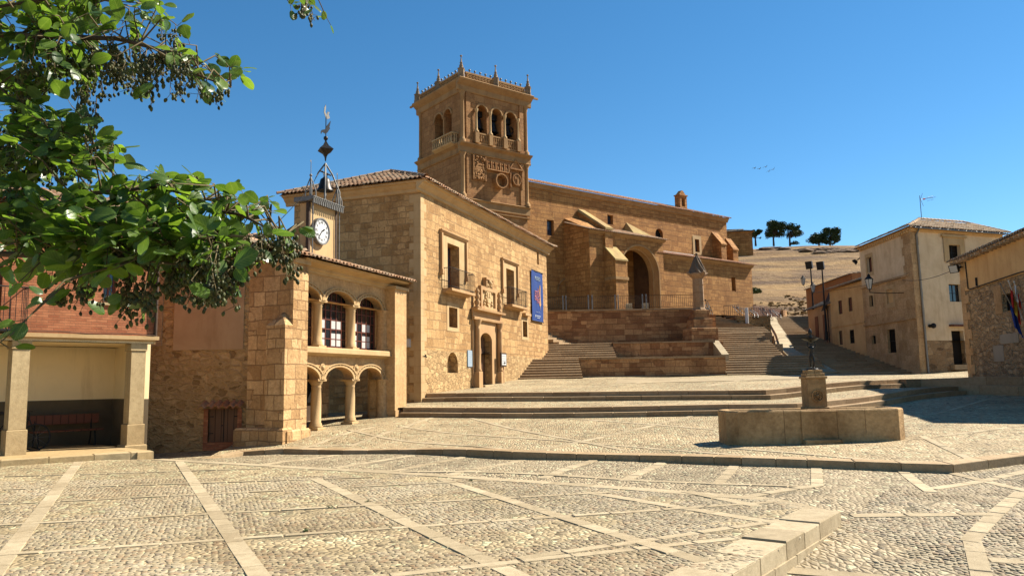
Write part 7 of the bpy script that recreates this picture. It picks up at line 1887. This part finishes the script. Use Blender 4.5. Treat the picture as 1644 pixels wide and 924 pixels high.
# brown slatted fence at the foot of the hill
a, b = PY(1210, 509, 80), PY(1257, 506, 86); FN = Fr((a.x, a.y), math.degrees(math.atan2(b.x-a.x, b.y-a.y))); Lf = (b-a).to_2d().length
ft = thing('slat_fence', a, 'rusty brown slatted fence at the foot of the dry hill, above the street steps', 'fence')
zf0, zf1 = PY(1230, 510, 82).z-.4, PY(1230, 492, 82).z; m = MB(FN)
c = 0
while c < Lf-.5: m.box(c, c+.17, -.03, .03, zf0, zf1+random.uniform(-.06, .06)); c += .2
m.build('slats', MAT['fence'], ft); m = MB(FN); m.box(0, Lf, -.08, -.03, zf0+.4, zf0+.5); m.box(0, Lf, -.08, -.03, zf1-.4, zf1-.3); m.build('rail', MAT['fence'], ft)
m = MB(FN); m.box(Lf-.6, Lf+.4, -.3, .3, zf0-.5, zf1-.1); m.build('end_pillar', MAT['retain'], ft)

# ================================================================ FOUNTAIN
YF = 17.7; FO = Fr((PY(1316, 708, YF).x, YF), 90.5); zg = H0(FO.O.x, YF)
FT = thing('fountain', FO.p(0, -.6, zg), 'long stone water trough with a carved pedestal and a small dark bronze figure holding a bowl', 'fountain')
FT['label'] = 'long stone water trough with a square pedestal carrying a small dark bronze figure'
ua, ub2_ = FO.u(1171, 700), FO.u(1461, 700); zT_ = FO.z(1300, 657); dpF = 1.15; ch = .22; wl_ = .17
out = [(ua+ch, 0), (ub2_-ch, 0), (ub2_, -ch), (ub2_, -dpF+ch), (ub2_-ch, -dpF), (ua+ch, -dpF), (ua, -dpF+ch), (ua, -ch)]
def ins(poly, d):
    cx = sum(p[0] for p in poly)/len(poly); o = []
    for i in range(len(poly)):
        p0, p1, p2 = Vector(poly[i-1]), Vector(poly[i]), Vector(poly[(i+1) % len(poly)])
        e1, e2 = (p1-p0).normalized(), (p2-p1).normalized(); n1, n2 = Vector((-e1.y, e1.x)), Vector((-e2.y, e2.x)); n = (n1+n2); n = n/max(.2, n.dot(n1)); o.append(tuple(p1-n*(-d)))
    return o
test = ins(out, .1)
sg = 1 if abs(test[0][1]) < 10 and (test[0][1] < 0) else -1
I = lambda d: ins(out, d*sg)
def rg_(poly, z): return [FO.p(u, n, z) for u, n in poly]
m = MB(FO)
for k in range(1):
    m.grid([rg_(I(-.01), zg-.3), rg_(I(0), zg+.12), rg_(I(0), zT_-.04), rg_(I(.02), zT_-.008), rg_(I(.04), zT_), rg_(I(wl_-.02), zT_), rg_(I(wl_), zT_-.02), rg_(I(wl_+.02), zg+.2)], .5, False, True)
m.face(rg_(I(wl_+.02), zg+.2))
o = m.build('trough', MAT['trough'], FT)
m = MB(FO); m.face(rg_(I(wl_+.0), zT_-.16)); m.build('water', MAT['water'], FT)
um = FO.u(1316, 680)
m = MB(FO); m.box(um-.42, um+.40, -.25, .045, zg-.2, zT_-.02, bev=.02); m.box(um-.42, um+.42, -.02, .22, zg-.2, zg+.10, bev=.02); m.build('trough_block', MAT['trough'], FT)
up_ = FO.u(1306, 620, -.6); zp0, zp1 = zT_-.3, FO.z(1306, 607, -.6); hw0 = .215
m = MB(FO); n_ = -.6; m.box(up_-hw0, up_+hw0, n_-hw0, n_+hw0, zp0, zp1, bev=.012)
m.box(up_-hw0-.03, up_+hw0+.03, n_-hw0-.03, n_+hw0+.03, zT_-.02, zT_+.04, bev=.01)
m.box(up_-hw0-.03, up_+hw0+.03, n_-hw0-.03, n_+hw0+.03, zp1-.005, zp1+.05, bev=.012); m.box(up_-hw0+.01, up_+hw0-.01, n_-hw0+.01, n_+hw0-.01, zp1+.05, zp1+.12, bev=.01); m.box(up_-hw0+.045, up_+hw0-.045, n_-hw0+.045, n_+hw0-.045, zp1+.12, zp1+.2, bev=.01)
m.build('pedestal', MAT['trough'], FT)
m = MB(FO); zc_ = FO.z(1307, 635, -.4); nn = n_+hw0
m.arch(up_, zc_, .12, .145, nn, nn+.025, 24, 0, 360)
for a in range(0, 360, 45): m.ball(FO.p(up_+.07*math.cos(R(a)), nn+.005, zc_+.07*math.sin(R(a))), .026, 6)
m.ball(FO.p(up_, nn+.01, zc_), .045, 8); m.ball(FO.p(up_, nn+.02, zc_-.05), .02, 6); m.build('carved_rosette', MAT['trough'], FT)
m = MB(FO); m.tube([FO.p(up_, nn, zc_-.06), FO.p(up_, nn+.13, zc_-.09)], .012, 6); m.build('spout', MAT['bronze'], FT)
# bronze figure (a figurine raising a dish) - one continuous skinned body
z0_ = zp1+.2; Hs = FO.z(1305, 528, n_)-z0_
def skinfig(name, verts, edges, rad, mat, parent, sub=2):
    me = bpy.data.meshes.new(name); me.from_pydata(verts, edges, []); o = bpy.data.objects.new(name, me); col.objects.link(o)
    md = o.modifiers.new('skin', 'SKIN'); md.use_smooth_shade = True
    for i, r_ in enumerate(rad): me.skin_vertices[0].data[i].radius = (r_, r_) if not isinstance(r_, tuple) else r_
    me.skin_vertices[0].data[0].use_root = True
    s2_ = o.modifiers.new('sub', 'SUBSURF'); s2_.levels = s2_.render_levels = sub
    bpy.context.view_layer.update(); dg = bpy.context.evaluated_depsgraph_get(); me2 = bpy.data.meshes.new_from_object(o.evaluated_get(dg))
    bpy.data.objects.remove(o); me2.materials.clear(); me2.materials.append(mat); o = bpy.data.objects.new(name, me2); col.objects.link(o)
    for p_ in me2.polygons: p_.use_smooth = True
    if parent: o.parent = parent; o.matrix_parent_inverse = parent.matrix_basis.inverted()
    return o
def q(u, n, f): return FO.p(up_+u, n_+n, z0_+f*Hs)
fb_ = .60   # figure height as a share of the whole
V = [q(0, 0, .33), q(0, 0, .42), q(.01, 0, .50), q(.01, 0, .56), q(.005, .01, .60), q(0, .015, .645),
     q(.035, 0, .31), q(.045, .03, .19), q(.03, 0, .06), q(.03, .05, .035),
     q(-.035, 0, .31), q(-.04, .0, .19), q(-.03, -.02, .06), q(-.03, .03, .035),
     q(.06, 0, .55), q(.11, .02, .60), q(.07, .03, .70), q(-.05, 0, .55), q(-.10, .02, .60), q(-.06, .03, .70)]
E = [(0, 1), (1, 2), (2, 3), (3, 4), (4, 5), (0, 6), (6, 7), (7, 8), (8, 9), (0, 10), (10, 11), (11, 12), (12, 13), (3, 14), (14, 15), (15, 16), (3, 17), (17, 18), (18, 19)]
rd = [.045, .04, .05, .045, .022, .036, .034, .026, .017, .015, .034, .026, .017, .015, .022, .017, .014, .022, .017, .014]
fg = skinfig('figurine', [tuple(v) for v in V], E, rd, MAT['bronze'], FT)
m = MB(FO); c = FO.p(up_, n_, 0); m.fr = WORLD
m.lathe(c.x, c.y, [(.15, z0_), (.16, z0_+.02), (.12, z0_+Hs*.035)], 14); m.build('figurine_base', MAT['bronze'], FT)
m = MB(); m.lathe(c.x, c.y, [(.03, z0_+Hs*.67), (.05, z0_+Hs*.70), (.14, z0_+Hs*.735), (.20, z0_+Hs*.765), (.205, z0_+Hs*.775), (.18, z0_+Hs*.77), (.03, z0_+Hs*.75)], 20)
m.build('bowl', MAT['bronze'], FT)
m = MB(); z = z0_+Hs*.76; m.lathe(c.x, c.y, [(.03, z), (.05, z+.05), (.025, z+.09), (.045, z+.13), (.05, z+.17), (.02, z+.23), (.004, z+.26)], 10); m.build('finial', MAT['bronze'], FT)

# ================================================================ BIRDS
def bird(P, span, head, label, bank=.2, group=None):
    P = Vector(P); h = Vector(head).normalized(); s_ = h.cross(Vector((0, 0, 1))).normalized(); u3 = s_.cross(h)
    m = MB(); L = span*.42
    m.tube([P-h*L*.5, P-h*L*.1, P+h*L*.25, P+h*L*.42, P+h*L*.52], [.01*span, .055*span, .06*span, .04*span, .008*span], 6)
    for sg in (-1, 1):
        a, b = P+h*L*.2, P-h*L*.1; w1 = P+s_*sg*span*.25+u3*span*.12+h*L*.25; w2 = P+s_*sg*span*.5+u3*span*(.05+bank*sg*.3)-h*L*.35; w3 = P+s_*sg*span*.22+u3*span*.11-h*L*.05
        m.face([a, w1, w3, b]); m.face([w1, w2, w3])
        m.face([P-h*L*.4, P-h*L*.95+s_*sg*L*.2, P-h*L*.5+s_*sg*L*.02])
    return tag(m.build('bird', MAT['black']), label, 'bird', group)
bird(PY(682, 572, 21), .34, (.95, .2, -.25), 'small dark swallow flying past the lit corner of the palace', .5)
for i, (x, y) in enumerate(((1211, 270), (1219, 271), (1229, 268), (1234, 275), (1241, 272))):
    bird(PY(x, y, 110), .85, (.8, .5, .1*(i-2)), 'tiny distant bird in a loose flock against the sky', .2+.2*i, 'distant flock of birds')
# thin cloud streak at the right edge
m = MB(); bm = bmesh.new(); bmesh.ops.create_icosphere(bm, subdivisions=4, radius=1)
for v in bm.verts: v.co *= 1+noise.noise(v.co*2.2)*.5; v.co = Vector((v.co.x*34, v.co.y*12, v.co.z*3.2+v.co.x*8))
me = bpy.data.meshes.new('cloud'); bm.to_mesh(me); bm.free(); o = bpy.data.objects.new('cloud', me); col.objects.link(o); q_ = PY(1637, 374, 1500); o.location = q_
t = NT('cloud vapour'); t.b.inputs['Base Color'].default_value = (0, 0, 0, 1)
vs = t.t.nodes.new('ShaderNodeVolumePrincipled'); vs.inputs['Density'].default_value = .05; vs.inputs['Color'].default_value = (1, 1, 1, 1)
out_ = [n for n in t.t.nodes if n.type == 'OUTPUT_MATERIAL'][0]; t.t.links.remove(out_.inputs['Surface'].links[0]); t.t.links.new(vs.outputs[0], out_.inputs['Volume']); me.materials.append(t.m)
tag(o, kind='stuff')

# ================================================================ ALDER TREE (foreground)
rg = random.Random(11)
def alder_leaf():
    t = NT('alder leaf'); uv = t.n('UVMap'); uv.uv_map = 'UVMap'
    sx = t.n('SeparateXYZ'); t.l(uv.outputs[0], sx.inputs[0])
    # side veins slanting from the midrib (in the leaf's own coordinates)
    ax = t.math('ABSOLUTE', sx.outputs[1]); ph = t.math('SUBTRACT', sx.outputs[0], t.math('MULTIPLY', ax, .9)); w = t.math('FRACT', t.math('MULTIPLY', ph, 7.0))
    vein = t.math('LESS_THAN', w, .12); mid = t.math('LESS_THAN', ax, .025); v = t.math('MAXIMUM', vein, mid)
    c = t.mix(t.rnd(), (.030, .070, .012), (.105, .175, .022))
    c = t.mix(t.math('MULTIPLY', v, .35), c, (.17, .24, .06)); c = t.mix(t.ramp(t.noise(t.pos(), 25, 3).outputs['Fac'], .4, .7), c, t.mix(1., c, (.7, .75, .7), 'MULTIPLY'))
    t.color(c, 1); t.b.inputs['Roughness'].default_value = .36; t.b.inputs['Specular IOR Level'].default_value = .5
    t.bump(t.math('SUBTRACT', 1.0, v), .4, .002)
    tr = t.n('BsdfTranslucent'); t.l(t.mix(1., c, (2.4, 2.3, 1.2), 'MULTIPLY'), tr.inputs['Color'])
    mx = t.n('MixShader'); mx.inputs[0].default_value = .42; t.l(t.b.outputs[0], mx.inputs[1]); t.l(tr.outputs[0], mx.inputs[2])
    o_ = [n for n in t.t.nodes if n.type == 'OUTPUT_MATERIAL'][0]; t.l(mx.outputs[0], o_.inputs['Surface']); return t.m
LF = dict(v=[], f=[], uv=[], r=[])
OUTL = [(0, .05), (.1, .22), (.25, .36), (.45, .44), (.65, .46), (.82, .36), (.94, .18), (1.0, .04)]
def add_leaf(P, d, up, L, curl=.15, fold=.25):
    wk = rg.uniform(.70, .98); jw = [1+rg.uniform(-.07, .07) for _ in range(8)]
    d = d.normalized(); s_ = d.cross(up).normalized(); n = s_.cross(d)
    b = len(LF['v']); rr = rg.random(); wv = rg.uniform(-.03, .03)
    for i, (t, w) in enumerate(OUTL):
        c = P+d*(t*L)-n*(curl*L*t*t)
        for sgn in (-1, -.5, 0, .5, 1):
            ww = w*wk*jw[i]*(1+.06*math.sin(i*5.1+sgn*3))
            LF['v'].append(tuple(c+s_*(sgn*ww*L*.95)+n*(fold*abs(sgn)*ww*L-.04*L*abs(sgn)**3+wv*L*math.sin(t*9+sgn*2)))); LF['uv'].append((t, sgn*w))
    for i in range(len(OUTL)-1):
        for j in range(4): LF['f'].append((b+i*5+j, b+i*5+j+1, b+(i+1)*5+j+1, b+(i+1)*5+j)); LF['r'].append(rr)
TRK = MB(); BR = MB(); TWG = MB(); CN = MB()
def P3(x, y, Y): return PY(x, y, Y)
def cone(P, L, d=None):
    d = (d or Vector((rg.gauss(0, .25), rg.gauss(0, .25), -1))).normalized(); a = d.cross(Vector((1, .3, 0))).normalized(); b = d.cross(a); rr = rg.random(); rows = []
    for t, w in ((0, .12), (.15, .36), (.4, .5), (.7, .45), (.9, .26), (1.0, .06)):
        rows.append([P+d*(L*t)+(a*math.cos(k*math.pi/3)+b*math.sin(k*math.pi/3))*(L*w*.66*(1+(.12 if (k+int(t*7)) % 2 else -.08))) for k in range(6)])
    CN.grid(rows, rr, True, True)
def cluster(P, n, spread, L=.019):
    """hanging bunch of little cones"""
    n = max(2, n); root = P; tip = P+Vector((rg.gauss(0, .02), rg.gauss(0, .02), -spread))
    TWG.tube([root, tip], .0016, 3)
    for i in range(n):
        t = rg.random(); q = root.lerp(tip, t); o = Vector((rg.gauss(0, 1), rg.gauss(0, 1), rg.gauss(-.3, .5))).normalized()*rg.uniform(.012, .045)*(.6+spread*3)
        e = q+o; TWG.tube([q, e], .001, 3); cone(e, L*rg.uniform(.8, 1.15))
def sprig(A, B, leaves, cones, L=.082, spread=.09):
    leaves = int(leaves*1.35+.5)
    """twig from A to B with leaves round its outer part"""
    A, B = Vector(A), Vector(B); d = B-A; mid = A.lerp(B, .5)+Vector((rg.gauss(0, .03), rg.gauss(0, .03), .04+.02*rg.random()))
    TWG.tube([A, mid, B], [.0045, .003, .0018], 5)
    for i in range(leaves):
        t = 1-(i/max(1, leaves))**1.0*.85; q = (mid.lerp(B, (t-.5)*2) if t > .5 else A.lerp(mid, t*2))
        dr_ = (d.normalized()*rg.uniform(.2, 1.0)+Vector((rg.gauss(0, .8), rg.gauss(0, .7), rg.gauss(-.15, .45)))).normalized()
        q2 = q+dr_*rg.uniform(.015, .03); TWG.tube([q, q2], .0013, 3)
        up = Vector((rg.gauss(0, .75), rg.gauss(-.3, .75), 1)).normalized()
        add_leaf(q2, dr_+Vector((0, 0, -.15)), up, L*rg.uniform(.52, 1.08), rg.uniform(-.05, .3), rg.uniform(0, .3))
    for i in range(cones):
        q = A.lerp(B, rg.uniform(.3, 1.0)); cluster(q, rg.randint(6, 12), spread*rg.uniform(.5, 1.2))
# limbs, measured as pixel, pixel, distance
LIMB = [
    [(-420, 60, 3.6), (-150, 50, 3.4), (60, 58, 3.2), (190, 62, 3.1), (250, 78, 3.0), (310, 118, 2.95), (370, 140, 2.9)],
    [(-420, 160, 3.8), (-150, 200, 3.5), (20, 240, 3.3), (110, 262, 3.1), (170, 270, 3.0)],
    [(-420, 260, 3.7), (-150, 330, 3.3), (60, 352, 3.0), (200, 340, 2.85), (300, 330, 2.75), (390, 345, 2.7), (450, 378, 2.65)],
    [(-420, 330, 3.5), (-150, 400, 3.1), (60, 410, 2.85), (180, 410, 2.7), (280, 420, 2.6), (350, 430, 2.55)],
    [(60, 352, 3.0), (150, 310, 2.9), (250, 300, 2.8), (330, 320, 2.75)],
    [(-420, -60, 3.8), (-100, -120, 3.4), (200, -110, 3.2), (380, -60, 3.1), (470, -20, 3.05)],
    [(-300, 20, 3.5), (-60, 20, 3.4), (100, -5, 3.3), (220, 5, 3.2)],
    [(-150, 50, 3.4), (-20, 120, 3.3), (40, 180, 3.3)],
]
LP = [[P3(*p) for p in l] for l in LIMB]
for l in LP:
    n = len(l); r0_ = .017 if len(l) > 5 else .012
    BR.tube(l, [r0_*(1-.85*i/(n-1)) for i in range(n)], 7)
allp = []
for l in LP:
    for a, b in zip(l[:-1], l[1:]):
        for t in np.linspace(0, 1, 8): allp.append(a.lerp(b, t))
TOPTWIG = [LP[5][-1], LP[5][-2].lerp(LP[5][-1], .8)]
def near(P, top=False):
    return min(TOPTWIG if top else allp, key=lambda q: (q-P).length)
def fill(cx, cy, rx, ry, Y, n, leaves, cones, L=.08, spread=.09, dy=.35):
    for i in range(n):
        a = rg.random()*6.283; r_ = math.sqrt(rg.random()); B = P3(cx+rx*r_*math.cos(a), cy+ry*r_*math.sin(a), Y+rg.uniform(-dy, dy)); A = near(B, cx > 430 and cy < 60)
        if (B-A).length > .5: A = B+(A-B)*(.5/(B-A).length)
        sprig(A, B, leaves, cones if rg.random() < .999 else 0, L, spread)
# (centre px, radii px, distance, sprigs, leaves each, cone bunches each)
fill(60, 60, 120, 90, 3.4, 34, 6, 0); fill(20, 160, 80, 110, 3.3, 28, 6, 1); fill(30, 20, 120, 50, 3.5, 22, 6, 0)
fill(150, 25, 100, 35, 3.3, 14, 4, 0); fill(240, 20, 45, 28, 3.2, 7, 3, 0, .07)
fill(150, 95, 70, 35, 3.15, 10, 1, 3); fill(215, 110, 60, 35, 3.1, 9, 1, 4); fill(165, 135, 50, 25, 3.1, 5, 0, 4); fill(265, 60, 30, 35, 3.05, 6, 2, 1, .07); fill(245, 85, 35, 25, 3.0, 5, 0, 3); fill(60, 110, 60, 40, 3.3, 8, 2, 3)
fill(305, 110, 15, 15, 2.95, 3, 0, 2); fill(350, 128, 42, 26, 2.9, 8, 4, 0, .072); fill(345, 140, 20, 10, 2.9, 2, 0, 2, spread=.06)
fill(95, 190, 45, 30, 3.1, 7, 4, 1); fill(150, 240, 55, 18, 3.0, 9, 4, 0); fill(70, 260, 90, 40, 3.1, 18, 5, 1); fill(10, 260, 60, 60, 3.2, 14, 5, 1)
fill(40, 350, 100, 60, 3.0, 24, 6, 0); fill(150, 350, 90, 45, 2.85, 20, 6, 0, .088); fill(40, 405, 90, 28, 2.9, 12, 5, 0)
fill(265, 320, 70, 38, 2.8, 16, 5, 0); fill(330, 330, 60, 28, 2.75, 10, 4, 0, .075); fill(270, 300, 30, 14, 2.8, 4, 3, 0)
fill(200, 400, 90, 42, 2.7, 20, 6, 0, .09); fill(300, 390, 75, 50, 2.7, 18, 5, 1, .085); fill(350, 400, 45, 55, 2.62, 9, 3, 3, .085); fill(320, 435, 55, 30, 2.6, 8, 2, 3, .085)
fill(395, 385, 35, 18, 2.65, 6, 1, 4); fill(405, 350, 40, 22, 2.7, 7, 3, 0, .06); fill(455, 375, 28, 14, 2.65, 5, 2, 2, .06); fill(463, 392, 16, 14, 2.65, 3, 1, 3, .05)
fill(130, 440, 70, 30, 2.75, 8, 4, 0, .09); fill(140, 470, 45, 20, 2.75, 4, 1, 2, .085, .1); fill(225, 462, 40, 24, 2.7, 5, 1, 3, .085, .09); fill(240, 480, 22, 14, 2.7, 3, 0, 3, spread=.09); fill(360, 455, 30, 12, 2.6, 3, 1, 2, .07)
fill(340, 448, 25, 12, 2.6, 3, 0, 3); fill(20, 440, 40, 20, 2.9, 5, 3, 0)
fill(492, 14, 18, 12, 3.05, 4, 3, 1, .055, .05); fill(520, 34, 10, 6, 3.05, 1, 3, 0, .055); fill(465, 4, 12, 8, 3.05, 2, 2, 0, .05)
fill(6, 545, 12, 10, 2.6, 2, 4, 0, .06)
sprig(P3(-60, 500, 2.7), P3(18, 540, 2.6), 5, 0, .06); sprig(P3(-60, 530, 2.6), P3(14, 558, 2.55), 4, 0, .055)
# parts of the crown outside the frame, so that the tree stands by itself
for k in range(480):
    q_ = P3(rg.uniform(-750, -60), rg.uniform(-700, 420), rg.uniform(2.4, 5.2)); A = near(q_)
    if (q_-A).length > .6: A = q_+(A-q_)*(.6/(q_-A).length)
    sprig(A, q_, 6, 0)
tb = Vector((-4.6, 3.4, 0)); tt = Vector((-4.3, 3.5, 2.6))
TRK.tube([tb-Vector((0, 0, .3)), tb+Vector((0, 0, .15)), tb.lerp(tt, .5), tt, tt+Vector((.2, .1, 1.8)), tt+Vector((.3, .2, 3.2))], [.30, .2, .17, .15, .09, .03], 12)
for l in LP[:4]+[LP[5]]: BR.tube([tt.lerp(tt+Vector((.2, .1, 1.2)), rg.random()), (tt+l[0])/2+Vector((0, 0, .15)), l[0]], [.07, .045, .026], 8)
AT = thing('alder_tree', tb, 'green leafy tree with bunches of small dark cones, overhanging from the upper left', 'tree')
TRK.build('trunk', MAT['bark'], AT); BR.build('branches', MAT['bark'], AT); MAT['twig'] = plain('twig', (.16, .12, .05), .8, 0, .2, 20, 0); TWG.build('twigs', MAT['twig'], AT)
def conem():
    t = NT('alder cones'); c = t.mix(t.rnd(), (.03, .04, .010), (.13, .14, .035)); t.color(c); t.b.inputs['Roughness'].default_value = .6; t.bump(t.n('TexVoronoi', Scale=380).outputs['Distance'], .6, .002); return t.m
CN.build('cones', conem(), AT)
me = bpy.data.meshes.new('foliage'); me.from_pydata(LF['v'], [], LF['f']); ul = me.uv_layers.new(name='UVMap'); UVs = np.array(LF['uv'], np.float32)
li = np.zeros(len(me.loops), np.int32); me.loops.foreach_get('vertex_index', li); ul.data.foreach_set('uv', UVs[li].ravel())
at = me.attributes.new('rnd', 'FLOAT', 'FACE'); at.data.foreach_set('value', np.array(LF['r'], np.float32)); me.polygons.foreach_set('use_smooth', np.ones(len(me.polygons), bool))
me.materials.append(alder_leaf()); o = bpy.data.objects.new('foliage', me); col.objects.link(o); o.parent = AT; o.matrix_parent_inverse = AT.matrix_basis.inverted()
# weeds in the paving
rg2 = random.Random(3)
for i, (x, y, lab) in enumerate(((590, 806, 'small green weed growing beside a paving band, nearest the picture centre'), (530, 815, 'tiny green weed between the cobbles left of another weed'), (492, 853, 'small tuft of weed beside the diagonal paving band'), (755, 772, 'low patch of greenish weed near the far paving band'))):
    q_ = PZ(x, y, 0); bush(q_+Vector((0, 0, .005)), .05, 40, MAT['bushleaf'], lab, i+5, 'weed', .012).name = 'weed'
